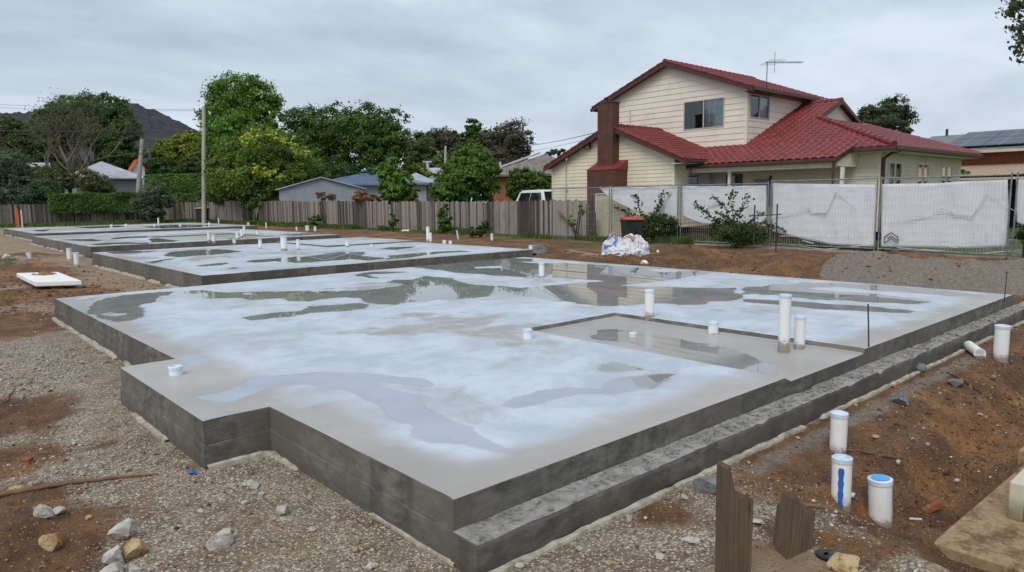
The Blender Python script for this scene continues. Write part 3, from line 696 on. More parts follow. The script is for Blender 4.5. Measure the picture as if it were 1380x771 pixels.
# ================================================================== PIPES, STAKES
def pipe(x, y, z0, h, r, label, group='white pipe stubs on the slabs', cap='pvcin', lean=(0, 0), collar=True, blue=False, hole=False, cat='pipe', zu=None):
    top = (x+lean[0], y+lean[1], z0+h)
    e = empty('plumbing_pipe', (x, y, z0), label, cat, group)
    d = Vector((lean[0], lean[1], h)).normalized()
    b = MB(); b.tube([(x, y, z0-.06), top], r, 20, cap=False); b.build('pipe_body', M['pvc'], e, smooth=True)
    c = MB()
    t = Vector(top)
    c.tube([t-d*min(.022, h*.4), t+d*.003, t+d*.008], [r*1.07, r*1.07, r*.9], 20, cap=False)
    c.tube([t+d*.008, t+d*.0075, t-d*.006, t-d*.006], [r*.9, r*.8, r*.78, .0005], 20, cap=False)
    c.build('end_cap', M[cap] if not hole else M['pvcin'], e, smooth=True)
    if hole:
        q = MB(); q.tube([t+d*.0095, t+d*.0098], [r*.82, .0005], 20, cap=False); q.build('cap_seal', M['bluecap'], e)
    if blue:
        q = MB(); ang = blue; vs = []
        for i in range(12):
            zz = h*(-.02+.86*i/11)
            for s_ in (-1, -.5, 0, .5, 1):
                a = ang+.25; a = ang-.2+s_*(.24+.05*math.sin(i*2.1)+.03*i/11); p = Vector((x, y, z0))+d*zz
                vs.append((p.x+math.cos(a)*(r+.0016), p.y+math.sin(a)*(r+.0016), p.z))
        q.add(vs, [(5*i+j, 5*i+j+1, 5*i+j+6, 5*i+j+5) for i in range(11) for j in range(4)]); q.build('blue_tape', M['blue'], e)
    return e
def pxpipe(px, pyb, pyt, z, wpx, label, **kw):
    P = onz(px, pyb, z); dep = float((P-CAM) @ _f); r = wpx*dep/FPX/2; h = (pyb-pyt)*dep/FPX/1.0
    return pipe(P[0], P[1], z, h, r, label, **kw)
pxpipe(1056, 474, 397, .282, 15.5, 'tall white plastic pipe in the sunken corner of the nearest slab')
pxpipe(1077, 469, 426, .282, 14, 'shorter white pipe just right of the tall one on the nearest slab')
pxpipe(875, 427, 391, .32, 12.5, 'white pipe at the back rim of the sunken area')
pxpipe(961, 447, 434, .30, 13.5, 'low capped pipe stub on the back rim of the sunken area')
pxpipe(711, 456, 444, .32, 13, 'low capped pipe stub at the left end of the sunken rim')
pxpipe(237, 505, 494, .32, 17, 'squat capped pipe stub on the jutting corner of the nearest slab')
pxpipe(730, 374, 355, .32, 7.5, 'short white pipe standing in the puddle near the back of the nearest slab')
pxpipe(853, 453, 449, .278, 11, 'flat white floor waste cover in the brown puddle', cap='white')
def groundpipe(px, pyb, pyt, wpx, label, lean=(0, 0), **kw):
    P = onground(px, pyb); dep = float((P-CAM) @ _f); r = wpx*dep/FPX/2; h = (pyb-pyt)*dep/FPX*1.01
    return pipe(P[0], P[1], P[2]-.0, h, r, label, group='white drain pipes rising from the dirt', lean=lean, **kw)
groundpipe(1129, 609, 556, 21.5, 'white drain pipe with pale cap, farthest of the three near the trench')
groundpipe(1133, 680, 616, 25, 'white drain pipe with a blue stripe down its side', blue=YAW+math.pi-.30, lean=(.006, .006))
groundpipe(1187, 703, 644, 29, 'muddy white drain pipe with bright blue capped opening', hole=True, lean=(-.01, .012))
groundpipe(1348, 486, 439, 17.5, 'white drain pipe beyond the footing near the gravel heap')
groundpipe(94, 352, 335, 6, 'left one of two plain white pipes by the second slab')
groundpipe(104, 360, 341, 6.5, 'right one of two plain white pipes by the second slab')
groundpipe(40, 357, 341, 6, 'small white pipe with blue stripe near the dirt mound', blue=YAW+math.pi)
# second slab
Z2 = .357
pxpipe(383, 338, 319, Z2, 8.5, 'fat white pipe among the group on the second slab')
pxpipe(402, 337, 323, Z2, 4.5, 'slim white pipe right of the fat one on the second slab')
pxpipe(351, 335, 323, Z2, 4.5, 'slim white pipe left of the fat one on the second slab')
pxpipe(577, 327, 306, Z2, 4.5, 'tall slim white pipe on the back of the second slab')
pxpipe(580.5, 327, 314, Z2, 3.5, 'shorter pipe touching the tall slim one on the second slab')
pxpipe(468, 331, 325, .40, 5, 'short white stub on the raised part of the second slab')
pxpipe(715.5, 335.5, 331, Z2, 5.5, 'white stub on the far corner of the second slab')
pxpipe(599, 327, 324, .40, 5, 'low white stub right of the tall slim pipe')
pxpipe(607, 327.5, 325, .40, 4.5, 'lowest white stub on the back edge of the second slab')
pxpipe(501, 331, 329.5, .40, 4.5, 'flat cap on the raised part of the second slab')
Z3 = .36
for px, yb, yt, w, lab in [(282, 325, 313, 4.5, 'two tone white pipe left of its twin on the third slab'), (288.5, 326, 316.5, 5.5, 'stubby white pipe beside the two tone pipe on the third slab'),
                           (320, 322, 313, 4, 'white stub in the middle of the third slab'), (326, 319.5, 309, 4, 'white pipe behind the middle stub on the third slab'),
                           (329.5, 317.5, 305, 3, 'thin white pipe standing behind the pair on the third slab'), (347, 315, 311, 3.5, 'small white stub to the right on the third slab'),
                           (316, 327, 322, 4.5, 'low stub at the front of the third slab'), (214, 306, 294, 2, 'thin white rod on the farthest slab'),
                           (208, 304, 302, 3, 'low stub near the rod on the farthest slab'), (282, 303, 300, 2.5, 'low stub on the right of the farthest slab'),
                           (150, 304.5, 302.5, 3, 'low stub on the left of the farthest slab'), (170, 304.5, 302, 3.5, 'slightly larger stub on the farthest slab'),
                           (243, 303.5, 301.5, 3, 'low stub in the centre of the farthest slab')]:
    pxpipe(px, yb, yt, Z3, w, lab, group='white pipe stubs on the far slabs')
for px, yb, yt, w, lab in [(400, 311.5, 306, 2.5, 'small white pipe in the clay beside the third slab'), (414.5, 312, 304.5, 5, 'wide white stub in the clay right of the third slab'),
                           (425, 312, 305, 3.5, 'white pipe with dark base right of the wide stub'), (663, 324.5, 315, 3.6, 'short white pipe with dark base in the grass verge'),
                           (335, 306, 300, 3, 'white pipe in the clay under the big tree'), (295, 303, 294, 1.8, 'thin pale peg left of the big tree'), (359, 309, 300, 1.8, 'thin pale peg under the big tree'), (618, 325.5, 311.5, 2, 'leaning white peg behind the second slab')]:
    P = onz(px, yb, 0); dep = float((P-CAM) @ _f); z = hgt(P[0], P[1])
    pipe(P[0], P[1], z, (yb-yt)*dep/FPX, w*dep/FPX/2, lab, group='white drain pipes rising from the dirt', lean=(-.05, .03) if px == 618 else (0, 0))
def lying(px0, py0, px1, py1, wpx, label, z=.05):
    A = onz(px0, py0, z); B = onz(px1, py1, z); dep = float((A-CAM) @ _f); r = wpx*dep/FPX/2
    A[2] = hgt(A[0], A[1])+r; B[2] = hgt(B[0], B[1])+r
    e = empty('pipe_offcut', (A[0], A[1], A[2]-r), label, 'pipe'); b = MB(); b.tube([A, B], r, 18, cap=False)
    b.build('pipe_body', M['pvc'], e, smooth=True)
    c = MB(); d = Vector(B-A).normalized(); c.tube([Vector(B)-d*.02, Vector(B)+d*.004, Vector(B)+d*.004, Vector(B)-d*.03], [r*1.06, r*1.06, r*.85, r*.8], 18, cap=False); c.build('socket_rim', M['pvc'], e, smooth=True)
lying(1305, 472, 1320, 483, 13, 'white pipe offcut lying on the dirt beside the footing', 0)
lying(542, 313, 552, 313, 3, 'white offcut lying on clay behind the second slab', 0)
# reinforcing stakes
def rod(px, pyb, pyt, z, r, label, lean=0, name='steel_stake'):
    P = onz(px, pyb, z); dep = float((P-CAM) @ _f); h = (pyb-pyt)*dep/FPX
    b = MB(); T = P+CR*lean*dep/FPX + np.array([0, 0, h])
    mid = (P+T)/2
    b.tube([P-np.array([0, 0, .05]), mid, T], r, 8); 
    for i in range(int(h/.03)):
        q = P+(T-P)*(i+.5)/int(h/.03+1); b.tube([q-np.array([0, 0, .002]), q+np.array([0, 0, .002])], r*1.22, 8)
    return b.build(name, M['steel'], None, thing=(label, 'steel rod', None), loc=P)
rod(1171, 467, 409, .32, .007, 'thin dark steel bar standing upright at the slab edge', -4)
w1 = rod(1353.5, 403, 366, .32, .006, 'thin steel bar with wire knot on the far corner of the nearest slab', 1)
# orange and white survey stakes far left
for px, w, m_, lab, nm in ((24, 3.6, 'orange', 'orange survey stake in front of the far fence', 'survey_stake'), (31, 1.8, 'white', 'thin white survey stake beside the orange one', 'survey_stake')):
    P = onz(px, 306, .36) if False else np.array(list(onz(px, 313, 0))); dep = float((P-CAM) @ _f)
    b = MB(); hw = w*dep/FPX/2; hh = (313-(280 if m_ == 'orange' else 284))*dep/FPX
    if m_ == 'orange': b.bar(P, P+np.array([0, 0, hh]), hw*.8); b.bar(P+CR*hw*1.5, P+CR*hw*1.2+np.array([0, 0, hh*.96]), hw*.7); b.bar(P+np.array([0, 0, hh*.8]), P+CR*hw*1.4+np.array([0, 0, hh*.8]), hw*.4)
    else: b.bar(P, P+np.array([0, 0, hh]), hw*1.6); b.bar(P+np.array([0, 0, hh]), P+np.array([0, 0, hh+.05]), hw*.8)
    b.build(nm, M[m_], None, thing=(lab, 'survey stake', 'survey stakes'), loc=P)

# ================================================================== TIMBER STUMPS
def board_stump(px, wpx, pyb, pyt_l, pyt_r, label, seed, jag, thick=.05, lean=0.0, split=None):
    P = onground(px, pyb); dep = float((P-CAM) @ _f); w = wpx*dep/FPX; r = random.Random(seed)
    base = np.array([P[0], P[1], P[2]-.12]); a_ = math.atan2(CR[1], CR[0])+.38; ux = np.array([math.cos(a_), math.sin(a_), 0]); uy = np.array([-ux[1], ux[0], 0]); thick *= 1.5
    n = 28; rows = 16; depth_n = 3
    tops = []
    for i in range(n+1):
        t = i/n; t_in = t*(len(jag)-1); k = min(int(t_in), len(jag)-2); v = jag[k]+(jag[k+1]-jag[k])*(t_in-k)
        tops.append((pyb-v)*dep/FPX + .12 + r.uniform(-.006, .006))
    e = empty('timber_stump', P, label, 'post', None)
    def surf(side):
        V = []; 
        for j in range(rows+1):
            for i in range(n+1):
                t = i/n-.5; z = tops[i]*j/rows
                ww = w*(1+.025*math.sin(z*9+seed))
                grain = .0012*math.sin(i*2.3+z*3)+.001*math.sin(i*5.1+seed)
                p = base+ux*(t*ww+lean*z)+uy*(side*(thick/2+grain)+ (0 if side < 0 else 0))
                p[2] = base[2]+z; V.append(p)
        return V
    A = surf(-1); B = surf(1); V = A+B; nn = len(A); Fc = []
    for j in range(rows):
        for i in range(n):
            a = j*(n+1)+i; Fc.append((a, a+1, a+n+2, a+n+1)); Fc.append((nn+a+1, nn+a, nn+a+n+1, nn+a+n+2))
    for i in range(n):
        a = rows*(n+1)+i; Fc.append((a, a+1, nn+a+1, nn+a))
    for j in range(rows):
        a = j*(n+1); Fc.append((a+n+1, a, nn+a, nn+a+n+1)); b_ = a+n; Fc.append((b_, b_+n+1, nn+b_+n+1, nn+b_))
    b = MB(); b.add(V, Fc, .5); b.build('split_board', M['oldwood'], e)
    return e, P, dep, ux, uy
board_stump(987, 43, 790, 614, 662, 'tall broken timber board standing upright with a jagged top', 3, [618, 615, 640, 655, 662, 664, 660, 690, 668], .045)
e, P, dep, ux, uy = board_stump(1066, 42, 742, 662, 690, 'short broken timber stump leaning beside the taller one', 8, [662, 660, 672, 676, 684, 688, 683, 688], .05, lean=.10)
b = MB()   # splinter block behind the stump
q = P+ux*.015+uy*.055; b.rbox((q[0], q[1], q[2]+.10), (.10, .04, .21), Matrix.Rotation(math.atan2(ux[1], ux[0]), 3, 'Z') @ Matrix.Rotation(.1, 3, 'Y')); b.build('inner_board', M['oldwood'], e, bevel=.004)
# sticks
def stick(pts, rad, label, m_='stick', seed=1):
    r = random.Random(seed); W_ = []
    for px, py in pts:
        P = onground(px, py); W_.append(P)
    # refine
    Q = []; RR = []
    for i in range(len(W_)-1):
        for k in range(6):
            t = k/6; p = W_[i]*(1-t)+W_[i+1]*t; Q.append(p+np.array([r.uniform(-.004, .004), r.uniform(-.004, .004), r.uniform(-.002, .004)])); RR.append((rad[i]*(1-t)+rad[i+1]*t)*r.uniform(.85, 1.12))
    Q.append(W_[-1]); RR.append(rad[-1])
    for i in range(len(Q)): Q[i][2] = max(Q[i][2], hgt(Q[i][0], Q[i][1]))+RR[i]*.7
    b = MB(); b.tube(Q, RR, 8); 
    return b.build('branch', M[m_], None, smooth=False, thing=(label, 'stick', None), loc=Q[0])
stick([(-14, 672), (40, 662), (100, 652), (160, 645), (213, 640)], [.017, .016, .013, .011, .007], 'long dead branch lying on the gravel at the left edge', seed=2)
stick([(0, 546), (10, 541), (17, 530), (20, 520)], [.012, .010, .007, .003], 'short curved root sticking out of the clay at the left edge', seed=5)
stick([(1140, 608), (1170, 612), (1208, 619)], [.012, .012, .010], 'old timber stick lying in the clay behind the blue striped pipe', 'oldwood', seed=7)
stick([(1276, 503), (1300, 515), (1322, 531)], [.008, .008, .006], 'thin dark steel rod half buried right of the footing', 'rust', seed=9)
stick([(3, 622), (20, 620), (30, 619)], [.005, .004, .003], 'thin twig near the brick fragment', seed=12)
stick([(1082, 682), (1110, 686), (1140, 694), (1150, 700)], [.012, .010, .008, .005], 'gnarled root on the trench lip beside the stumps', seed=13)
# rocks
def rock(px, py, wpx, hpx, label, m_, seed, name='rock', flat=.6, cat='rock', group=None, sink=.25):
    import bmesh
    P = onground(px, py); dep = float((P-CAM) @ _f); w = wpx*dep/FPX/2; h = hpx*dep/FPX/2
    bm = bmesh.new(); bmesh.ops.create_icosphere(bm, subdivisions=3, radius=1); r = random.Random(seed); flat_z = .8
    planes = [(Vector((r.gauss(0, 1), r.gauss(0, 1), r.gauss(0, .8))).normalized(), r.uniform(.42, .80)) for _ in range(13)]
    for v in bm.verts:
        p = v.co.copy()
        for n_, d_ in planes:
            k = p.dot(n_)-d_
            if k > 0: p -= n_*k
        p += Vector([mnoise.noise(p*2.5+Vector((seed, i*7, 0)))*.05+mnoise.noise(p*8+Vector((seed, i*7, 3)))*.03 for i in range(3)])
        v.co = Vector((p.x*w*1.15, p.y*w*r.uniform(.995, 1.0), p.z*h*1.2))
    rot = Matrix.Rotation(math.atan2(CR[1], CR[0]), 3, 'Z') @ Matrix.Rotation(r.uniform(-.15, .15), 3, 'X')
    for v in bm.verts: v.co = rot @ v.co
    me = bpy.data.meshes.new(name); bm.to_mesh(me); bm.free(); me.materials.append(M[m_])
    o = bpy.data.objects.new(name, me); COL.objects.link(o); o.location = (P[0], P[1], P[2]+h*(1-sink)*.9); tag(o, label, cat, group)
    return o
for a in [(61, 698, 25, 22, 'small pale rock beside the long branch, left of its twin', 'rock_w', 1), (81, 692, 20, 10, 'flat little pale stone just right of the small rock by the branch', 'rock_w', 2),
          (71, 738, 34, 24, 'ochre rock half sunk in clay at lower left', 'rock_y', 3), (163, 726, 36, 32, 'pale grey rock at the top of the lower left cluster', 'rock_w', 4),
          (184, 748, 40, 26, 'ochre and cream rock right of the pale ones', 'rock_y', 5), (153, 760, 40, 30, 'pale rock below the topmost one of the cluster', 'rock_w', 6),
          (150, 776, 42, 18, 'wide pale rock cut by the bottom edge of the photo', 'rock_w', 7), (181, 778, 18, 26, 'small pale rock at the bottom under the ochre one', 'rock_w', 8),
          (299, 735, 40, 32, 'lone whitish rock on the gravel left of the slab corner', 'rock_w', 9), (383, 692, 21, 14, 'small grey stone near the slab side', 'rock_w', 10),
          (1135, 766, 56, 26, 'ochre rock beside the black disc at the bottom edge', 'rock_y', 11), (922, 673, 13, 8, 'white pebble near the footing face', 'rock_w', 12), (1305, 705, 7, 8, 'white chip in the trench side', 'rock_w', 13),
          (1215, 545, 26, 20, 'grey lump of concrete on the orange clay', 'rock_g', 14), (1290, 520, 26, 10, 'flat grey slab of spoil near the offcut pipe', 'rock_g', 15), (955, 663, 40, 26, 'dark lump of spoil against the footing', 'rock_g', 16),
          (1235, 500, 24, 14, 'grey spoil lump beside the steel rod', 'rock_g', 17), (847, 702, 9, 12, 'round white pebble on the gravel below the footing', 'rock_w', 18), (932, 730, 26, 7, 'thin pale stone flake left of the tall stump', 'rock_w', 19),
          (1022, 705, 20, 8, 'small white stone between the two stumps', 'rock_w', 20), (22, 660, 22, 8, 'ochre stone flake above the branch', 'rock_y', 21), (1290, 650, 9, 8, 'white pebble by the concrete path edge', 'rock_w', 22),
          (281, 651, 9, 9, 'white crumpled scrap beside the slab corner', 'rock_w', 24), (720, 344, 44, 20, 'grey boulder of spoil at the far corner of the second slab', 'rock_g', 25),
          (1372, 428, 26, 14, 'dark grey lump beside the footing end', 'rock_g', 26)]:
    rock(*a)
for i, (px, py, w, h) in enumerate([(110, 640, 9, 6), (330, 655, 12, 7), (340, 657, 20, 12), (352, 668, 14, 8), (120, 700, 14, 7), (270, 690, 10, 6), (225, 700, 9, 5), (420, 715, 12, 7), (480, 742, 10, 6), (450, 700, 8, 5), (500, 765, 20, 8),
                                    (780, 742, 12, 7), (820, 760, 11, 6), (890, 752, 15, 8), (870, 700, 8, 6), (700, 765, 15, 7), (1180, 590, 9, 5), (1250, 600, 7, 5), (1320, 560, 8, 5), (1100, 560, 10, 6), (1075, 592, 8, 5), (1210, 625, 8, 6), (330, 560+120, 9, 6), (205, 470, 5, 3), (90, 480, 6, 4)]):
    rock(px, py, w, h, 'small loose stone scattered on the gravel', 'rock_w' if i % 4 else 'rock_y', 100+i, name='pebble', group='small loose stones', cat='stone')
def smallbox(name, px, py, size, rz, m_, label, cat, rx=0, lift=None, bevel=.003):
    P = onground(px, py); b = MB(); l = lift if lift is not None else size[2]*.35
    b.rbox((P[0], P[1], P[2]+l), size, Matrix.Rotation(rz, 3, 'Z') @ Matrix.Rotation(rx, 3, 'X')); return b.build(name, M[m_], None, bevel=bevel, thing=(label, cat, None), loc=P)
smallbox('brick_fragment', 37, 624, (.06, .05, .04), .9, 'brick', 'broken red brick piece near the long branch', 'brick')
smallbox('brick_fragment', 1256, 690, (.05, .035, .12), .5, 'brick', 'broken brick standing tilted in the trench', 'brick', rx=.9, lift=.03)
smallbox('plastic_scrap', 1234, 700, (.07, .012, .008), -.9, 'white', 'white sliver of plastic in the trench', 'plastic scrap', bevel=.001)
smallbox('plastic_scrap', 1149, 668, (.05, .02, .012), .2, 'white', 'short white plastic scrap right of the striped pipe', 'plastic scrap', bevel=.002)
rock(260, 640, 10, 9, 'crumpled blue plastic scrap at the slab corner', 'blue', 31, name='plastic_scrap', cat='plastic scrap')
# black rubber washer disc
P = onground(1113, 750); b = MB(); b.tube([(P[0], P[1], P[2]+.004), (P[0], P[1], P[2]+.012), (P[0], P[1], P[2]+.014), (P[0], P[1], P[2]+.014), (P[0], P[1], P[2]+.004)], [.046, .046, .042, .011, .010], 24, cap=False)
b.build('rubber_disc', M['black'], None, smooth=True, thing=('black rubber disc with a hole lying on the clay', 'disc', None), loc=P)
# chips and pebbles as real geometry, too many to count
rs = np.random.RandomState(7)
def inslab(x, y):
    return ((x > 1.36) & (x < 11.6) & (y > 2.3) & (y < 12.3) & ~((x < 1.84) & ((y > 6.62) | (y < 4.5)))) | ((x > 3.5) & (y < 1.1)) | ((x > 4.3) & (y > 13.3) & (x < 13))
px_ = rs.uniform(-60, 1440, 90000); tt = rs.uniform(0, 1, 90000); dist = 2.7*np.exp(tt*1.75)
ang = YAW - np.arctan((px_-690)/FPX); X_ = dist*np.cos(ang); Y_ = dist*np.sin(ang)
ok = ~inslab(X_, Y_); X_ = X_[ok]; Y_ = Y_[ok]
den = sstep(-.25, .35, fbm(X_*1.1, Y_*1.1, 4, 2)*1.3+.15); den = np.where((Y_ < 2.3) & (X_ > 4), den*.3, den)
sm = np.array([1.0]*len(X_))
so = RegularSoil = None
ii = np.clip(np.searchsorted(gx, X_), 1, nx-1); jj = np.clip(np.searchsorted(gy, Y_), 1, ny-1); sv = soil[ii, jj]; den = den*(1-.8*np.clip(sv, 0, 1))
ok = rs.uniform(0, 1, len(X_)) < den; X_ = X_[ok]; Y_ = Y_[ok]
N = len(X_); Zg = np.array([hgt(a, b_) for a, b_ in zip(X_, Y_)]); dd = np.hypot(X_, Y_)
size = np.clip(rs.lognormal(-5.35, .5, N), .0022, .02)*np.clip(dd/4.2, .85, 1.8)
octa = np.array([(1, 0, 0), (0, 1, 0), (-1, 0, 0), (0, -1, 0), (0, 0, 1), (0, 0, -1)], float)
V = octa[None]*rs.uniform(.55, 1.3, (N, 6, 3))*size[:, None, None]; V[:, :, 2] *= .55
th = rs.uniform(0, 6.28, N); c_, s_ = np.cos(th)[:, None], np.sin(th)[:, None]
Vx = V[..., 0]*c_-V[..., 1]*s_; Vy = V[..., 0]*s_+V[..., 1]*c_
V = np.stack([Vx+X_[:, None], Vy+Y_[:, None], V[..., 2]+(Zg+size*.2)[:, None]], -1).reshape(-1, 3)
of = np.array([(0, 1, 4), (1, 2, 4), (2, 3, 4), (3, 0, 4), (1, 0, 5), (2, 1, 5), (3, 2, 5), (0, 3, 5)])
F = (of[None]+np.arange(N)[:, None, None]*6).reshape(-1, 3)
o = npmesh('gravel', V, F, M['stone'], tint=np.repeat(rs.beta(1.1, 1.3, N), 8)); o['kind'] = 'stuff'; o['label'] = 'fine crushed stone scattered over the ground'
# soil clods
N = 5200; px_ = rs.uniform(0, 1, N)
cs = []
for (a, b_, rx, ry, n_) in [(.6, 4.0, .5, .8, 500), (.4, 6.6, .5, 1.2, 400), (1.8, 15.5, 1.3, 1.4, 900), (2.0, 19, 1.5, 2.5, 500), (15, 9.5, 2.2, 2.2, 1500), (13.2, 11, .8, 1.5, 500), (15.5, 6.5, 2, 2, 500), (6.5, 1.5, 2.6, .5, 3200), (4.5, 1.6, .8, .35, 1400)]:
    cs.append(np.stack([rs.normal(a, rx, n_), rs.normal(b_, ry, n_)], -1))
cs = np.concatenate(cs); cs = cs[~inslab(cs[:, 0], cs[:, 1])]; cs = cs[(cs[:, 0] > -2)]
N = len(cs); Zg = np.array([hgt(a, b_) for a, b_ in cs]); dd = np.hypot(cs[:, 0], cs[:, 1]); size = np.clip(rs.lognormal(-4.6, .5, N), .004, .035)*np.clip(dd/7, .55, 2)
V = octa[None]*rs.uniform(.6, 1.3, (N, 6, 3))*size[:, None, None]; V[..., 2] *= .7
V = V + np.stack([cs[:, 0], cs[:, 1], Zg], -1)[:, None]
F = (of[None]+np.arange(N)[:, None, None]*6).reshape(-1, 3)
M['clod'] = mat('clay_clod', lambda n: n.bsdf(n.mix(n.map(n.attr('tint'), 0, 1, smooth=False), (.06, .028, .014), (.25, .12, .05)), .85, .3))
o = npmesh('soil_clods', V.reshape(-1, 3), F, M['clod'], tint=np.repeat(rs.uniform(0, 1, N), 8)); o['kind'] = 'stuff'; o['label'] = 'crumbly clods of orange clay'
# ------------------------------------------------ concrete path strip and pit, lower right
b = MB(); b.prism([(3.70, 1.075), (3.70, -2.2), (5.32, -2.2), (5.32, 1.03)], -.12, .004); b.box((5.33, 1.09, -.1), (7.6, .2, .05))
M['path'] = mat('muddy_path', lambda n: n.bsdf(n.mix(n.map(n.noise(5, 9, .75), .46, .62), n.mix(n.map(n.noise(30, 5), .3, .7), (.27, .17, .095), (.36, .245, .14)), (.13, .075, .038)), .8, .35, n.bump(n.noise(40, 6, .7), .4, .008)))
# subdivide lightly for an uneven muddy edge
o = b.build('footpath', M['path'], None, bevel=.006); o['kind'] = 'structure'; o['label'] = 'muddy old concrete strip at the lower right'
e = empty('concrete_pit', (4.5, .7, .0), 'pale concrete box pit full of rainwater at the right edge', 'pit')
def frame_box(b, x0, y0, x1, y1, z0, z1, t):
    b.box((x0, y0, z0), (x1, y0+t, z1)); b.box((x0, y1-t, z0), (x1, y1, z1)); b.box((x0, y0+t, z0), (x0+t, y1-t, z1)); b.box((x1-t, y0+t, z0), (x1, y1-t, z1))
M['pit'] = mat('stained_pit', lambda n: n.bsdf(n.mix(n.map(n.math('ADD', n.sep(n.coord())[2], n.math('MULTIPLY', n.noise(9, 5), .12)), .06, .22), (.20, .16, .085), (.52, .49, .38)), .7, .35, n.bump(n.noise(40, 5), .3, .005)))
b = MB(); frame_box(b, 4.27, .22, 5.25, .90, 0.0, .205, .07); b.box((4.34, .29, 0.0), (5.18, .83, .05)); b.build('pit_wall', M['pit'], e, bevel=.008)
b = MB(); b.box((4.338, .288, .05), (5.182, .832, .15)); b.build('rainwater', mat('pit_water', lambda n: n.bsdf((.05, .06, .06), .02, .5, ior=1.33)), e)
b = MB(); b.tube([(4.64, .2, .1), (4.64, .218, .1)], .016, 12); b.tube([(4.268, .70, .11), (4.262, .70, .11)], .012, 12); b.build('drain_hole', M['black'], e)
# ------------------------------------------------ dirt covered polystyrene sheet
q = [onz(22, 368, .19), onz(47, 380, .17), onz(110, 378, .17), onz(92, 366, .17)]
b = MB(); th_ = .10
q[3] = q[0]+(q[2]-q[1])
cen = sum(q)/4; b.extr([tuple(p) for p in q], (0, 0, -th_)); e = empty('foam_sheet', (cen[0], cen[1], 0), 'white foam sheet lying on the ground with orange dirt on top', 'foam sheet')
b.build('sheet', M['poly'], e, bevel=.02)
n_ = 30; U, W_ = np.meshgrid(np.linspace(0, 1, n_), np.linspace(0, 1, n_), indexing='ij')
Pq = q[0][None, None]*(1-U)[..., None]*(1-W_)[..., None]+q[1][None, None]*((1-U)*W_)[..., None]+q[2][None, None]*(U*W_)[..., None]+q[3][None, None]*(U*(1-W_))[..., None]
hd = .10*sstep(.0, .5, .30-np.hypot((U-.55)*.8, (W_-.20)*1.2)+.18*fbm(U*7, W_*7, 4, 3))-.012
Pq[..., 2] += hd; idx = np.arange(n_*n_).reshape(n_, n_); F = np.stack([idx[:-1, :-1], idx[1:, :-1], idx[1:, 1:], idx[:-1, 1:]], -1).reshape(-1, 4)
npmesh('dirt_cover', Pq.reshape(-1, 3), F, mat('orange_dirt', lambda n: n.bsdf(n.mix(n.map(n.noise(9, 6, .7), .35, .65), (.16, .07, .03), (.34, .18, .09)), .9, .3, n.bump(n.noise(30, 5), .6, .01))), e)
b = MB(); c0 = (q[1]+q[2])/2; b.box((c0[0]-.1, c0[1]+.1, -.02), (c0[0]+.1, c0[1]+.3, .04)); b.build('support_brick', M['brick'], e)
# spoil covered rubble left
rock(20, 356, 30, 12, 'flat concrete rubble on the orange mound at the left edge', 'rock_w', 61, cat='rubble', name='concrete_rubble')
rock(10, 349, 12, 8, 'small pale rubble lump above the flat rubble', 'rock_w', 62, cat='rubble', name='concrete_rubble')

# ================================================================== TREES
def crown_cloud(blobs, nleaf, leaf, seed, clump=.16, shell=.75, drop=0.0):
    """blobs: list of (centre, (rx,ry,rz)); returns V,F,tint"""
    rs = np.random.RandomState(seed); vol = np.array([b[1][0]*b[1][1]*b[1][2] for b in blobs])**.75; vol = vol/vol.sum()
    Vs = []; T = []; upw = np.array([0, 0, 1.])
    for (c, r), w in zip(blobs, vol):
        c = np.array(c); r = np.array(r); n = int(nleaf*w*1.35)
        nc = max(10, int(n/50)); d = rs.normal(size=(nc, 3)); d /= np.linalg.norm(d, axis=1)[:, None]
        rad = shell+(1.04-shell)*rs.uniform(0, 1, nc)**.6; rad = np.where(rs.uniform(size=nc) < .22, rs.uniform(.15, shell, nc), rad)
        # lumpy outline
        lump = 1+.30*fbm(d[:, 0]*2.2+seed, d[:, 1]*2.2+d[:, 2]*2.7, 3, seed)
        cc = c+d*r*(rad*lump)[:, None]
        cl = rs.randint(0, nc, n); sz = clump*(r.mean())*rs.uniform(.55, 1.35, nc)
        off = rs.normal(size=(n, 3))*np.array([1, 1, .62])
        p = cc[cl]+off*sz[cl][:, None]*.75; p[:, 2] -= drop*rs.uniform(0, 1, n)*sz[cl]
        ct = rs.uniform(0, 1, nc)
        nrm = (p-c)/r; nrm /= (np.linalg.norm(nrm, axis=1)[:, None]+1e-6); nrm = nrm+rs.normal(size=(n, 3))*.75+upw*.35; nrm /= np.linalg.norm(nrm, axis=1)[:, None]
        t1 = np.cross(nrm, rs.normal(size=(n, 3))); t1 /= np.linalg.norm(t1, axis=1)[:, None]; t2 = np.cross(nrm, t1)
        s = .86*leaf*rs.uniform(.6, 1.45, n)[:, None]
        q = np.stack([p-t1*s*.5, p+t2*s*.28-t1*s*.05, p+t1*s*.5, p-t2*s*.28-t1*s*.05], 1)
        Vs.append(q.reshape(-1, 3)); T.append(np.clip(ct[cl]*.55+.2*rs.uniform(0, 1, n)+.12-(.0), 0, 1))
    V = np.concatenate(Vs); T = np.concatenate(T); F = np.arange(len(V)).reshape(-1, 4)
    return V, F, T
def wx(px, dep, py=None, z=0.):
    """point of the site under photo column px at forward depth dep, on the ground"""
    d = ray(px, 385.5); P = CAM+d*dep; return np.array([P[0], P[1], z])
def pblob(px, py, rpx, rpy, dep, thick=1.0):
    c = far(px, py, dep); k = dep/FPX; return (c, (rpx*k*thick, rpx*k*thick, rpy*k))
TR = random.Random(11)
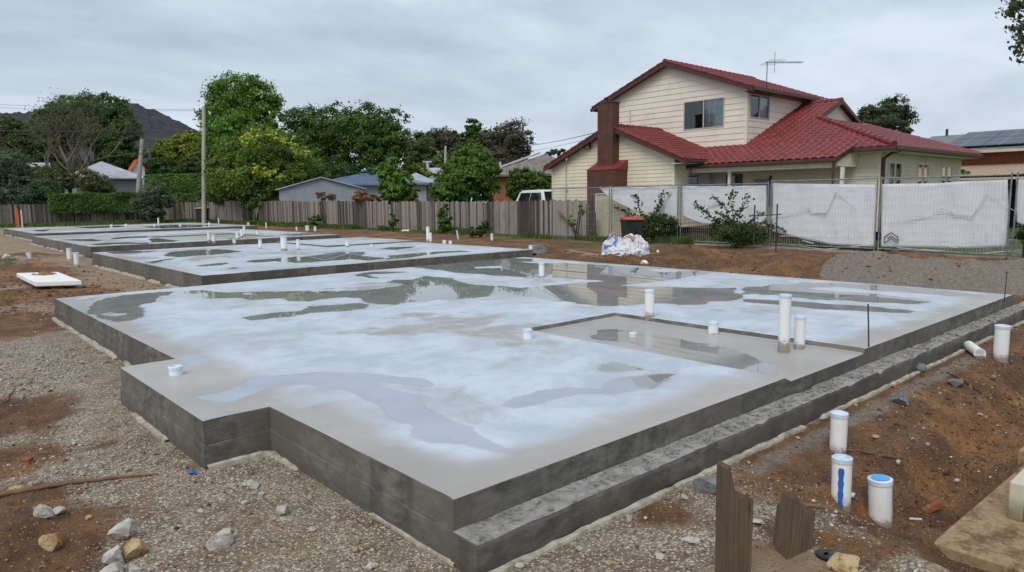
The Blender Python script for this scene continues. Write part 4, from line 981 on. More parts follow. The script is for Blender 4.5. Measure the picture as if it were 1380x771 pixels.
def limbs(b, base, blobs, r0, seed, fork=.35, n_side=6):
    r = random.Random(seed); base = Vector(base); tops = [Vector(x[0]) for x in blobs]
    cen = sum(tops, Vector())/len(tops); fk = base.lerp(cen, fork); fk.x += r.uniform(-.2, .2); 
    b.tube([base-Vector((0, 0, .3)), base.lerp(fk, .3)+Vector((r.uniform(-.1, .1),)*3), base.lerp(fk, .7), fk], [r0*1.25, r0, r0*.85, r0*.75], 9)
    for t, bl in zip(tops, blobs):
        R3 = Vector(bl[1])
        m = fk.lerp(t, .5)+Vector((r.uniform(-.3, .3), r.uniform(-.3, .3), r.uniform(0, .5)))
        b.tube([fk, m, t], [r0*.6, r0*.38, r0*.16], 7)
        for k in range(n_side):
            e_ = t+Vector((r.gauss(0, .5)*R3.x, r.gauss(0, .5)*R3.y, r.uniform(-.3, .75)*R3.z)); s_ = m.lerp(t, r.uniform(.1, .9))
            b.tube([s_, s_.lerp(e_, .5)+Vector((0, 0, .15)), e_], [r0*.22, r0*.14, r0*.05], 5)
def tree(name, label, px, dep, blobs, nleaf, leaf, mat_, seed, r0=.22, group=None, cat='tree', clump=.16, basez=0, bark='trunk', drop=0., shell=.72, fork=.35, base_dep=None):
    base = wx(px, base_dep or dep, z=basez); e = empty(name, base, label, cat, group)
    bl = [pblob(*q[:4], dep+(q[4] if len(q) > 4 else 0)) for q in blobs]
    b = MB(); limbs(b, base, bl, r0, seed, fork); b.build('trunk', M[bark], e, smooth=True)
    V, F, T = crown_cloud(bl, nleaf, leaf, seed, clump, drop=drop, shell=shell); npmesh('crown', V, F, mat_, e, tint=T)
    return e
L_mid = leafmat('leaf_mid_green', (0.0319, 0.0798, 0.0116), (0.123, 0.217, 0.0362)); L_bright = leafmat('leaf_bright_green', (0.05, 0.135, 0.016), (0.19, 0.34, 0.046))
L_dark = leafmat('leaf_dark_green', (0.0203, 0.0493, 0.013), (0.0725, 0.133, 0.0319)); L_yel = leafmat('leaf_yellow_green', (0.0725, 0.131, 0.0145), (0.275, 0.319, 0.0319), (0.609, 0.58, 0.0435))
L_flow = leafmat('leaf_yellow_sprays', (0.38, 0.45, 0.05), (0.58, 0.62, 0.10)); L_grey = leafmat('leaf_grey_green', (0.0508, 0.0798, 0.0435), (0.145, 0.196, 0.116))
L_brown = leafmat('leaf_brown_gum', (0.066, 0.058, 0.038), (0.15, 0.132, 0.088), (0.116, 0.145, 0.058)); L_gum = leafmat('leaf_gum', (0.029, 0.0493, 0.0247), (0.102, 0.123, 0.0653))
L_hedge = leafmat('leaf_hedge', (0.0362, 0.087, 0.0145), (0.123, 0.21, 0.0435)); L_olive = leafmat('leaf_olive_brown', (0.0653, 0.0798, 0.0261), (0.174, 0.174, 0.0725), (0.319, 0.145, 0.0725)); L_red = leafmat('leaf_red_tips', (0.116, 0.087, 0.0435), (0.377, 0.145, 0.0725))
# big maple left of centre
tree('maple_tree', 'tallest bright green tree, rising directly behind the power pole', 340, 67, [(322, 130, 38, 28), (298, 158, 24, 30), (352, 140, 26, 26), (322, 180, 46, 36), (296, 205, 22, 34), (350, 205, 36, 35), (366, 165, 14, 20), (300, 120, 14, 12)], 38000, .27, L_bright, 1, .35)
t = tree('wattle_tree', 'green tree with yellow blossom sprays in front of the tallest tree', 352, 57, [(352, 205, 48, 30), (318, 225, 33, 34), (395, 222, 34, 30), (345, 243, 54, 24), (308, 250, 24, 16), (418, 243, 24, 16), (372, 188, 28, 14)], 34000, .23, leafmat('leaf_wattle', (0.045, 0.098, 0.013), (0.185, 0.28, 0.036)), 2, .22)
V, F, T = crown_cloud([pblob(*q, 54.2) for q in [(345, 184, 20, 8), (374, 188, 16, 8), (397, 196, 10, 11), (358, 232, 20, 8), (350, 225, 12, 7), (368, 178, 10, 5), (328, 192, 13, 8), (412, 205, 8, 8), (372, 238, 12, 6)]], 900, .22, 5, .16); npmesh('blossom', V, F, L_flow, t, tint=T)
tree('fruit_tree', 'bright feathery green tree just left of the blossoming tree', 322, 60, [(322, 165, 16, 22), (312, 190, 22, 25)], 6000, .22, L_bright, 31, .12)
# broad elm behind the shed
tree('elm_tree', 'broad dark green tree behind the grey shed, with a visible trunk', 490, 72, [(410, 180, 30, 34), (455, 172, 34, 30), (500, 170, 34, 28), (530, 182, 24, 30), (430, 205, 36, 26), (490, 200, 40, 26), (400, 215, 26, 26), (528, 205, 22, 20)], 42000, .30, L_mid, 3, .38, shell=.6)
tree('hedge_tree', 'dark shrubby tree filling the space beneath the broad elm', 440, 66, [(440, 235, 40, 18), (500, 235, 30, 14), (405, 240, 26, 14)], 12000, .28, L_dark, 33, .15)
tree('slender_tree', 'upright bright green tree poking over the fence right of the shed', 532, 43, [(526, 232, 14, 18), (530, 252, 17, 22), (545, 248, 13, 16), (522, 258, 10, 14)], 9000, .19, L_bright, 4, .10)
tree('slender_tree', 'yellowish green sapling over the fence beside the upright bright tree', 556, 43.5, [(556, 262, 9, 12), (548, 270, 10, 8)], 3500, .18, L_yel, 34, .08)
tree('poplar_tree', 'small yellowish tree beyond the blue roofed house', 562, 74, [(562, 232, 14, 10), (575, 236, 12, 7)], 3000, .26, L_yel, 35, .1)
tree('acacia_tree', 'bushy bright green tree leaning over the middle of the paling fence', 626, 40, [(636, 212, 26, 16), (625, 236, 34, 20), (612, 256, 32, 16), (652, 252, 22, 18), (644, 226, 28, 14), (600, 262, 18, 10), (664, 232, 14, 10)], 24000, .18, leafmat('leaf_acacia', (0.0362, 0.0943, 0.013), (0.16, 0.275, 0.0435)), 6, .15)
tree('citrus_tree', 'rounded dark glossy tree between the acacia and the cream house', 712, 44, [(706, 242, 20, 14), (724, 248, 18, 14), (698, 256, 16, 14), (715, 262, 20, 10)], 13000, .17, L_mid, 7, .12)
# distant gums
tree('gum_tree', 'large brown leaved gum tree behind the acacia', 680, 105, [(690, 186, 24, 20), (660, 195, 24, 22), (700, 205, 14, 16), (672, 212, 30, 16), (640, 200, 16, 20), (688, 225, 20, 12)], 20000, .42, L_brown, 8, .5, bark='palebark', shell=.55, clump=.2)
tree('gum_tree', 'wide brown gum tree left of the large one, farther away', 600, 120, [(596, 186, 24, 12), (575, 195, 18, 14), (612, 200, 20, 18), (632, 190, 14, 12)], 12000, .46, L_brown, 9, .4, bark='palebark', shell=.55)
tree('cedar_tree', 'small dark green tree top between the two brown gums', 638, 100, [(638, 172, 10, 11), (634, 186, 12, 12)], 4500, .34, L_mid, 10, .3)
tree('roadside_tree', 'green tree at the right end of the elm row', 575, 92, [(566, 205, 20, 24), (590, 222, 22, 20), (560, 225, 18, 18), (610, 225, 18, 16)], 13000, .36, leafmat('leaf_dull_green', (0.0435, 0.0725, 0.0203), (0.131, 0.174, 0.058)), 11, .3)
tree('distant_tree', 'small sparse grey tree against the sky left of the cream house', 750, 130, [(752, 204, 9, 4), (742, 208, 8, 4), (760, 210, 8, 3)], 1100, .5, L_gum, 12, .25)
# left group
base = wx(106, 70); e = empty('bare_tree', base, 'half bare brown twiggy tree above the clipped hedge', 'tree')
b = MB(); rb = random.Random(21); kk = 70/FPX; tips = []
def grow_branch(p, d, L, r, lev):
    n = 3; pts = [p]; q = p.copy(); dd = d.copy()
    for i in range(n):
        dd = (dd+Vector((rb.gauss(0, .13), rb.gauss(0, .13), rb.gauss(.03, .10)))).normalized(); q = q+dd*(L/n); pts.append(q.copy())
    b.tube(pts, [r, r*.86, r*.74, r*.6], 6 if lev < 3 else 3, cap=False, tint=rb.random())
    if lev >= 6: tips.append(q.copy()); return
    for k in range(3 if lev in (1, 2, 4) else 2 + (lev > 3)):
        ax = Vector((rb.gauss(0, 1), rb.gauss(0, 1), rb.gauss(0, .6))); nd = (dd+ax.normalized()*(.62 if lev < 3 else .8)).normalized()
        if nd.z < -.1: nd.z *= -.4
        grow_branch(pts[-1] if k < 2 else pts[-2], nd, L*rb.uniform(.62, .86), r*.58, lev+1)
B0 = Vector(base)
grow_branch(B0+Vector((0, 0, -.2)), Vector((-.03, .02, 1)), 3.3, .30, 9)
for dx, dz, L in ((-.95, .62, 3.0), (.85, .75, 3.0), (-.35, 1, 2.8), (.25, 1.05, 3.0), (.05, .8, 2.6)):
    d = Vector(CR)*dx+Vector((0, 0, 1))*dz+Vector(_f)*rb.uniform(-.5, .5); grow_branch(B0+Vector((0, 0, 2.9+rb.random()*.4)), d.normalized(), L, .17, 1)
b.build('trunk', M['twig'], e, smooth=True)
nT = len(tips); TP = np.array([tuple(t) for t in tips]); rs0 = np.random.RandomState(5); sel = rs0.choice(nT, 1500); P_ = TP[sel]+rs0.normal(size=(1500, 3))*.22
nm = rs0.normal(size=(1500, 3)); t1 = np.cross(nm, rs0.normal(size=(1500, 3))); t1 /= np.linalg.norm(t1, axis=1)[:, None]; t2 = np.cross(nm, t1); t2 /= np.linalg.norm(t2, axis=1)[:, None]
npmesh('crown', np.stack([P_-t1*.09, P_+t2*.05, P_+t1*.09, P_-t2*.05], 1).reshape(-1, 3), np.arange(6000).reshape(-1, 4), L_brown, e, tint=rs0.uniform(0, 1, 1500))
tree('oak_tree', 'tall green tree behind the half bare tree', 130, 84, [(118, 150, 36, 20), (148, 148, 26, 19), (88, 156, 30, 20), (170, 172, 16, 20), (140, 180, 34, 24), (158, 205, 20, 24), (78, 178, 26, 26), (60, 165, 18, 14)], 30000, .34, leafmat('leaf_oak', (0.0319, 0.0725, 0.0174), (0.109, 0.189, 0.0435)), 14, .35)
tree('pine_tree', 'dark green tree mass at the far left behind the half bare tree', 35, 92, [(30, 182, 26, 18), (55, 190, 22, 20), (10, 178, 20, 20), (40, 210, 40, 20), (-5, 200, 25, 25)], 17000, .36, L_dark, 15, .35)
tree('dark_tree', 'dark low tree behind the white roofed house', 200, 88, [(185, 225, 20, 24), (150, 232, 30, 20), (100, 235, 40, 18)], 9000, .38, L_dark, 36, .25)
tree('olive_tree', 'round grey green tree at the left edge of the photo', 12, 62, [(12, 222, 26, 18), (-4, 240, 24, 24), (30, 244, 18, 22), (15, 262, 26, 16)], 15000, .19, L_grey, 16, .18)
tree('lime_tree', 'yellow green tree right of the dark hill', 245, 92, [(255, 192, 20, 14), (228, 205, 20, 17), (250, 215, 28, 20), (270, 200, 14, 22), (214, 222, 12, 14)], 17000, .33, leafmat('leaf_lime', (0.10, 0.15, 0.02), (0.34, 0.38, 0.05)), 17, .3)
tree('cypress_tree', 'dark tree beneath the yellow green one', 228, 80, [(215, 230, 12, 16), (235, 240, 18, 18), (262, 235, 18, 22)], 9000, .3, L_dark, 37, .25)
tree('windswept_tree', 'dark gum tree rising behind the red roof on the right', 1195, 62, [(1205, 145, 17, 14), (1180, 152, 18, 12), (1222, 158, 12, 14), (1190, 166, 24, 12), (1165, 158, 12, 10), (1218, 175, 12, 7)], 12000, .22, L_gum, 18, .3, shell=.5, clump=.22)
# overhanging branch at the upper right corner
e = empty('gum_tree', (13.5, -4.5, 0), 'gum tree outside the photo whose drooping leaves hang into the top right corner', 'tree')
b = MB(); b.tube([(13.5, -4.5, -.2), (13.3, -4.2, 3), (13.1, -3.4, 5.5)], [.3, .25, .2], 10)
lf = []
for i, (x, y, dx) in enumerate([(1372, 8, 16), (1378, 34, 13), (1376, 58, 10), (1382, 74, 10), (1366, 16, 9), (1374, -8, 20), (1392, 60, 14), (1400, 20, 22)]):
    c = far(x, y, 11.2); lf.append((c, (.012*dx+.02, .012*dx+.02, .10)))
tipc = far(1385, -10, 11.2); b.tube([(13.1, -3.4, 5.5), tuple(far(1430, -20, 11.3)), tuple(tipc), tuple(far(1380, 40, 11.2))], [.12, .06, .03, .008], 6)
b.build('trunk', M['palebark'], e, smooth=True)
V, F, T = crown_cloud(lf, 650, .10, 19, .5, drop=.5); npmesh('crown', V, F, L_gum, e, tint=T)

def foliage(name, label, blobs, dep, n, leaf, mat_, seed, cat='shrub', group=None, clump=.2, stems=True, kind=None):
    bl = [pblob(*q[:4], dep+(q[4] if len(q) > 4 else 0)) for q in blobs]
    c = sum(np.array(b_[0]) for b_ in bl)/len(bl); base = np.array([c[0], c[1], hgt(c[0], c[1]) if abs(c[0]) < 30 and c[1] < 60 else 0])
    e = empty(name, base, label, cat, group)
    b = MB(); r = random.Random(seed)
    for q, rr_ in bl:
        for k in range(4): 
            t = Vector(q)+Vector((r.gauss(0, .3)*rr_[0], r.gauss(0, .3)*rr_[1], r.uniform(-.2, .6)*rr_[2])); s_ = Vector(base)+Vector((r.uniform(-.1, .1)*rr_[0], r.uniform(-.1, .1), 0)); b.tube([s_, s_.lerp(t, .5), t], [.025, .018, .008], 5)
    b.build('stems', M['trunk'], e)
    V, F, T = crown_cloud(bl, n, leaf, seed, clump); npmesh('leaves', V, F, mat_, e, tint=T)
    return e
# hedges as clipped boxes of leaves
def hedge(name, label, p0, p1, z0, z1, th, n, leaf, mat_, seed):
    rs = np.random.RandomState(seed); p0 = np.array(p0); p1 = np.array(p1); L = np.linalg.norm(p1-p0); d = (p1-p0)/L; nr = np.array([d[1], -d[0]])
    u = rs.uniform(0, L, n); face = rs.choice(3, n, p=[.5, .35, .15]); v = rs.uniform(0, 1, n); s = rs.uniform(0, 1, n)
    w = np.where(face == 0, th/2, np.where(face == 1, (s-.5)*th, (s-.5)*th)); z = np.where(face == 1, z1, z0+(z1-z0)*v)
    lump = .16*fbm(u*.9, z*1.2, 3, seed)+rs.normal(size=n)*.05; w = w+np.where(face == 0, lump, 0); z = z+np.where(face == 1, lump*.8, 0)
    P = np.stack([p0[0]+d[0]*u+nr[0]*w, p0[1]+d[1]*u+nr[1]*w, z], -1)
    nrm = rs.normal(size=(n, 3))*.7+np.where(face[:, None] == 1, np.array([0, 0, 1.]), np.array([nr[0], nr[1], .3])); nrm /= np.linalg.norm(nrm, axis=1)[:, None]
    t1 = np.cross(nrm, rs.normal(size=(n, 3))); t1 /= np.linalg.norm(t1, axis=1)[:, None]; t2 = np.cross(nrm, t1); q_ = leaf*rs.uniform(.6, 1.4, n)[:, None]
    V = np.stack([P-t1*q_*.5, P+t2*q_*.3, P+t1*q_*.5, P-t2*q_*.3], 1).reshape(-1, 3)
    T = np.clip(.5+.8*fbm(u*.7, z*1.4, 2, seed)+rs.uniform(-.25, .25, n), 0, 1)
    c = (p0+p1)/2; e = empty(name, (c[0], c[1], 0), label, 'hedge')
    b = MB(); k = int(L/1.2)
    for i in range(k):
        a = p0+d*(L*(i+.5)/k); b.tube([(a[0], a[1], 0), (a[0], a[1], z1-.3)], [.05, .03], 5)
    b.build('stems', M['trunk'], e); npmesh('leaves', V, np.arange(len(V)).reshape(-1, 4), mat_, e, tint=T)
FY = 71.0
a = ony(66, 285, FY-.3); c = ony(196, 285, FY-.3)
hedge('clipped_hedge', 'long clipped hedge growing over the far paling fence', (a[0], FY+.15), (c[0], FY+.15), .9, 2.55, 1.5, 15000, .17, L_hedge, 3)
a = wx(214, 70); c = wx(300, 68); hedge('tall_hedge', 'tall bright green hedge right of the round bush, left of the power pole', a[:2], c[:2], .6, 4.3, 1.6, 14000, .22, leafmat('leaf_hedge_bright', (0.0508, 0.123, 0.0174), (0.174, 0.29, 0.0508)), 4)
foliage('dark_shrub', 'dark shrubs under the tall tree right of the power pole', [(305, 262, 22, 14), (330, 258, 18, 14), (290, 250, 14, 14)], 60, 5000, .2, L_dark, 44)
foliage('round_bush', 'rounded grey green bush spilling over the far fence', [(208, 262, 18, 15), (195, 275, 16, 14), (222, 268, 12, 12), (205, 288, 16, 10)], 61, 9000, .17, L_grey, 5, cat='bush')
foliage('spreading_bush', 'dark grey green bush over the far fence near the left edge', [(40, 262, 24, 12), (60, 255, 18, 12), (45, 275, 20, 8)], 61.5, 8000, .18, leafmat('leaf_sage', (0.0435, 0.0798, 0.0377), (0.102, 0.16, 0.0798)), 6, cat='bush')
foliage('olive_bush', 'brownish bush behind the hedge, left of the forked trunk', [(62, 240, 22, 14), (85, 248, 16, 12)], 68, 6000, .22, L_olive, 7, cat='bush')
foliage('olive_bush', 'olive bush in front of the white roofed house', [(130, 248, 20, 12), (118, 240, 14, 12), (145, 254, 10, 7)], 67, 6000, .2, L_olive, 8, cat='bush')
foliage('red_tipped_bush', 'low bush with reddish leaves behind the fence at the grey shed', [(490, 266, 14, 6), (505, 268, 8, 5)], 43, 1500, .16, L_red, 9, cat='bush')
foliage('red_tipped_bush', 'sparse reddish bush against the grey shed wall', [(440, 265, 14, 5), (430, 262, 6, 5)], 46, 500, .16, L_red, 10, cat='bush')
foliage('fence_creeper', 'green climbing plant hanging on the middle of the paling fence', [(600, 292, 8, 14), (598, 305, 9, 9)], 34.8, 2200, .12, L_mid, 11, cat='climber')
foliage('fence_weed', 'small green plant against the fence near the big tree', [(425, 296, 9, 7)], 44, 800, .13, L_mid, 12, cat='weed')
foliage('fence_weed', 'green weeds at the fence foot right of the climber', [(655, 305, 9, 7), (640, 312, 10, 6)], 31.5, 1100, .12, L_dark, 13, cat='weed')
foliage('fence_weed', 'leafy weed growing up the last palings beside the gap', [(783, 285, 6, 10), (770, 300, 5, 9)], 28.2, 500, .10, L_bright, 14, cat='weed')
foliage('fence_weed', 'dark weed on the fence foot under the slender tree', [(530, 296, 6, 10)], 38, 700, .12, L_mid, 15, cat='weed')
foliage('garden_shrub', 'leafy shrub at the right edge behind the banner fence', [(1384, 318, 12, 18)], 17.5, 900, .09, L_dark, 16)
foliage('garden_shrub', 'bright shrub under the tan awning next door', [(1299, 236, 6, 8), (1294, 243, 5, 4)], 34, 800, .13, L_bright, 17)
foliage('dark_ivy', 'dark creeper on the big tree trunks at the fence', [(352, 272, 22, 12), (335, 262, 16, 10)], 54.5, 3500, .2, L_dark, 18, cat='climber')
# leggy rose shrubs in front of the banner
def rose(label, base_px, dep, canes, seed, nl):
    base = wx(base_px[0], dep); k = dep/FPX; e = empty('rose_shrub', base, label, 'shrub', 'leggy shrubs by the temporary fence'); r = random.Random(seed); b = MB(); P = []
    rs = np.random.RandomState(seed)
    for cane in canes:
        pts = [Vector(far(x, y, dep+r.uniform(-.35, .35))) for x, y in cane]; b.tube([Vector(base)]+pts, list(np.linspace(.022, .006, len(pts)+1)), 6)
        for i in range(len(pts)-1):
            n = int((pts[i+1]-pts[i]).length*60)
            for j in range(n): P.append(np.array(pts[i].lerp(pts[i+1], r.random()))+rs.normal(size=3)*np.array([.07, .07, .055]))
    b.build('canes', M['trunk'], e, smooth=True)
    low = crown_cloud([pblob(*q, dep) for q in nl], 3600, .095, seed, .3)
    P = np.array(P); n = len(P); nrm = rs.normal(size=(n, 3)); nrm[:, 2] += .5; nrm /= np.linalg.norm(nrm, axis=1)[:, None]; t1 = np.cross(nrm, rs.normal(size=(n, 3))); t1 /= np.linalg.norm(t1, axis=1)[:, None]; t2 = np.cross(nrm, t1); s = .12*rs.uniform(.6, 1.3, n)[:, None]
    V = np.stack([P-t1*s*.5, P+t2*s*.33, P+t1*s*.5, P-t2*s*.33], 1).reshape(-1, 3); V = np.concatenate([V, low[0]]); T = np.concatenate([rs.uniform(0, 1, n), low[2]])
    npmesh('leaves', V, np.arange(len(V)).reshape(-1, 4), leafmat('leaf_rose', (0.0203, 0.0435, 0.0116), (0.0725, 0.123, 0.0319)), e, tint=T)
rose('leggy green shrub behind the red lidded bin', (880, 328), 26.2, [[(872, 300), (862, 285), (858, 262), (852, 264)], [(880, 300), (886, 280), (892, 262), (904, 258)], [(876, 300), (884, 285), (890, 268)], [(868, 305), (846, 285), (830, 280)], [(886, 300), (900, 296), (908, 300)], [(866, 300), (850, 300), (842, 290)]], 21, [(878, 305, 18, 14), (898, 302, 14, 12), (862, 310, 8, 8)])
rose('larger leggy shrub with arching stems near the two black stakes', (990, 335), 23.1, [[(975, 305), (958, 292), (942, 280), (938, 274)], [(985, 300), (978, 280), (965, 268), (958, 266)], [(990, 300), (986, 280), (984, 265), (989, 258)], [(992, 300), (998, 285), (1006, 270), (1008, 264)], [(985, 300), (972, 290), (965, 285)], [(1010, 305), (1030, 300), (1045, 306), (1058, 310)], [(1000, 310), (1020, 290), (1030, 286)]], 22, [(982, 312, 24, 14), (1010, 316, 22, 12), (995, 328, 10, 7), (968, 302, 8, 6)])
# grass tufts along the fence lines
rs = np.random.RandomState(31); N = 95000
u = rs.uniform(0, 1, N); which = rs.uniform(0, 1, N)
gX = np.where(which < .62, 21.75-np.abs(rs.normal(size=N))*.42, np.where(which < .8, rs.uniform(5, 22, N), rs.uniform(22.2, 25, N))); gY = np.where(which < .62, 14.5+52*u**1.2, np.where(which < .8, 69.9-rs.exponential(1.3, N), rs.uniform(4, 22, N)))
pat = fbm(gX*.8, gY*.5, 3, 8); k_ = (pat > -.12) & (gX < 30) & ~((which >= .8) & (pat < .05)) & ~((gY < 7.5) & (gX < 24.5)) & ~((gX < 21.0) & (gY < 16.5)); gX = gX[k_]; gY = gY[k_]; N = len(gX)
gd = np.hypot(gX, gY); hh = rs.uniform(.06, .20, N)*(1+1.1*np.clip(fbm(gX*.9, gY*.35, 3, 44)+.1, 0, 1)*2*(np.abs(gX-21.8) < .8))*np.where(gY > 60, 1.3, 1); wd = gd*.0007+.004; az = rs.uniform(0, 6.28, N); ln = rs.normal(size=(N, 2))*.06
gz = np.array([hgt(a, b_) for a, b_ in zip(gX, gY)])
V = np.stack([np.stack([gX-np.cos(az)*wd, gY-np.sin(az)*wd, gz-.02], -1), np.stack([gX+np.cos(az)*wd, gY+np.sin(az)*wd, gz-.02], -1), np.stack([gX+ln[:, 0], gY+ln[:, 1], gz+hh], -1)], 1).reshape(-1, 3)
o = npmesh('grass', V, np.arange(len(V)).reshape(-1, 3), leafmat('grass_blades', (0.0435, 0.087, 0.0174), (0.145, 0.217, 0.0508), (.20, .17, .07)), tint=rs.uniform(0, 1, N)); o['kind'] = 'stuff'; o['label'] = 'rough grass along the fences'
for (px, py, n_, s_, lab) in [(3, 366, 60, .35, 'tuft of bright grass at the left edge on the mound'), (2, 405, 30, .2, 'smaller grass tuft at the left edge lower down')]:
    P = onground(px, py); r = random.Random(n_); b = MB()
    for i in range(n_):
        a = r.uniform(0, 6.28); q = Vector(P)+Vector((r.gauss(0, s_*.35), r.gauss(0, s_*.35), -.02)); t = q+Vector((r.gauss(0, .08), r.gauss(0, .08), r.uniform(.15, 1)*s_)); w = .012
        b.add([q-Vector((math.cos(a)*w, math.sin(a)*w, 0)), q+Vector((math.cos(a)*w, math.sin(a)*w, 0)), t], [(0, 1, 2)], r.random())
    b.build('grass_tuft', leafmat('grass_bright', (0.087, 0.203, 0.029), (0.232, 0.406, 0.0725)), None, thing=(lab, 'grass tuft', None), loc=P)

# ================================================================== PALING FENCES
RS = 1
def paling_fence(label, p0, p1, hfun, seed, name='paling_fence', gaps=(), rails_front=False):
    r = random.Random(seed); p0 = np.array(p0, float); p1 = np.array(p1, float); L = np.linalg.norm(p1-p0); d = (p1-p0)/L; nr = np.array([d[1], -d[0]]); ang = math.atan2(d[1], d[0])
    e = empty(name, ((p0+p1)/2).tolist()+[0], label, 'fence'); b = MB(); s = 0; tone = .5
    while s < L-.05:
        w = r.uniform(.088, .108); 
        if r.random() < .12: tone = r.uniform(.2, .8)
        if not any(g0 < s < g1 for g0, g1 in gaps):
            h = hfun(s)+r.gauss(0, .028)-(.08 if r.random() < .03 else 0); c = p0+d*(s+w/2)+nr*r.uniform(-.004, .012); tl = r.gauss(0, .006)
            b.rbox((c[0], c[1], h/2+.02), (w-.004, .015, h-.04), Matrix.Rotation(ang, 3, 'Z') @ Matrix.Rotation(tl, 3, 'Y'), min(1, max(0, tone+r.gauss(0, .30))))
        s += w+r.choice([0, .001, .004, .010])
    b.build('palings', M['paling'], e)
    for z in (.35, 1.25):
        q = MB(); c0 = p0+nr*.045*RS; c1 = p1+nr*.045*RS; q.bar((c0[0], c0[1], z), (c1[0], c1[1], z), .045, .075, .3); q.build('rail', M['paling'], e)
    k = int(L/2.6)
    for i in range(k+1):
        c = p0+d*(L*i/k)+nr*.11*RS; q = MB(); q.box((c[0]-.05, c[1]-.05, -.05), (c[0]+.05, c[1]+.05, hfun(L*i/k)-.15), .4)
        q.build('fence_post', M['paling'], e)
    return e
paling_fence('long weathered timber paling fence running along the far side of the slabs', (22.0, 19.85), (22.0, 53.5), lambda s: 1.57+.0065*max(0, s-8)+.02*math.sin(s*.7), 5, gaps=[(14.9, 15.15)])
paling_fence('short stretch of paling fence beyond the big tree', (22.0, 56.5), (22.0, FY-.2), lambda s: 1.80-.006*s, 6)
paling_fence('far paling fence under the clipped hedge', (21.95, FY), (1.5, FY), lambda s: 1.72, 7)
b = MB(); A = onx(742, 278, 21.93); B_ = onx(784, 318, 21.93); A = onx(753, 285, 21.93); b.bar(A, B_, .10, .03, .8); b.build('brace_board', M['oldwood'], None, thing=('pale loose board leaning diagonally on the end of the paling fence', 'board', None), loc=B_)
e = empty('split_log_fence', onx(797, 322, 22.1)*[1, 1, 0], 'dark old upright logs standing in the gap after the paling fence', 'fence')
for i, (px, w, t) in enumerate([(791, 5, 288), (796, 5, 285), (801, 6, 286)]):
    P = onx(px, 322, 22.1+.05*i); T = onx(px, t, 22.1+.05*i); b = MB(); b.tube([(P[0], P[1], -.05), (P[0], P[1]+.02, T[2]*.6), (P[0], P[1], T[2])], [.085, .08, .06], 8); b.build('log', M['trunk'], e)
# cream steel fence behind the banner
e = empty('steel_fence', (22.6, 18, 0), 'cream ribbed steel fence panel beside the red brown chimney', 'fence'); b = MB(); y0 = onx(804, 300, 22.6)[1]; y1 = onx(850, 300, 22.6)[1]; n_ = 40
for i in range(n_):
    a0 = y0+(y1-y0)*i/n_; a1 = y0+(y1-y0)*(i+1)/n_; o_ = .02*(i % 2)
    b.box((22.6+o_, a0, .02), (22.612+o_, a1, 1.82))
b.build('ribbed_sheet', M['creamfence'], e); b = MB(); b.box((22.57, y0, 1.82), (22.65, y1, 1.87)); b.box((22.57, y0, .0), (22.65, y0+.06, 1.84)); b.build('fence_rail', M['creamfence'], e)

# ================================================================== TEMPORARY MESH FENCE
def panel(px0, px1, X0, X1, z0, z1, label, sag=0):
    A = onx(px0, 300, X0); B = onx(px1, 300, X1); A[2] = B[2] = 0; d = (B-A)/np.linalg.norm(B-A); L = np.linalg.norm(B-A)
    e = empty('mesh_fence_panel', (A+B)/2, label, 'temporary fence', 'temporary mesh fence panels'); zz = lambda t, h: z0[0]*(1-t)+z0[1]*t+h
    H_ = z1; b = MB()
    for t in (0, 1):
        P = A*(1-t)+B*t; b.tube([(P[0], P[1], z0[t]-.03), (P[0], P[1], z0[t]+H_+.06)], .021, 10)
    b.tube([(A[0], A[1], z0[0]+H_), (B[0], B[1], z0[1]+H_)], .019, 8); b.tube([(A[0], A[1], z0[0]+.10), (B[0], B[1], z0[1]+.10)], .019, 8)
    b.build('tube_frame', M['galv'], e, smooth=True)
    m = MB(); n = int(L/.085)
    for i in range(1, n):
        t = i/n; P = A*(1-t)+B*t; m.box((P[0]-.002, P[1]-.002, zz(t, .10)), (P[0]+.002, P[1]+.002, zz(t, H_)))
    for j in range(1, 8):
        h = .10+(H_-.10)*j/8; m.bar((A[0]+.004, A[1], z0[0]+h), (B[0]+.004, B[1], z0[1]+h), .004)
    m.build('wire_mesh', M['galvl'], e)
    f = MB(); P = A; f.box((P[0]-.3, P[1]-.11, -.02), (P[0]+.3, P[1]+.11, .07)); f.build('foot_block', M['black'], e) if False else None
    return e, A, B
pn = [(744, 821, 22.0, 22.0, (.0, .0), 2.09, 'leftmost mesh fence panel, bare, in front of the end of the paling fence'),
      (824, 913, 22.0, 22.0, (.0, .0), 2.09, 'mesh fence panel behind the red lidded bin'),
      (917, 1034, 22.0, 21.9, (-.02, -.03), 2.11, 'mesh fence panel in front of the porch and leggy shrub'),
      (1038, 1180, 21.9, 21.8, (-.0, .0), 2.14, 'mesh fence panel with banner artwork left of the chevron emblem'),
      (1185, 1359, 21.8, 21.5, (.0, .0), 2.13, 'mesh fence panel with the chevron emblem banner'),
      (1367, 1560, 21.4, 21.0, (.0, .05), 2.14, 'mesh fence panel cut by the right edge of the photo')]
PAN = [panel(*q) for q in pn]
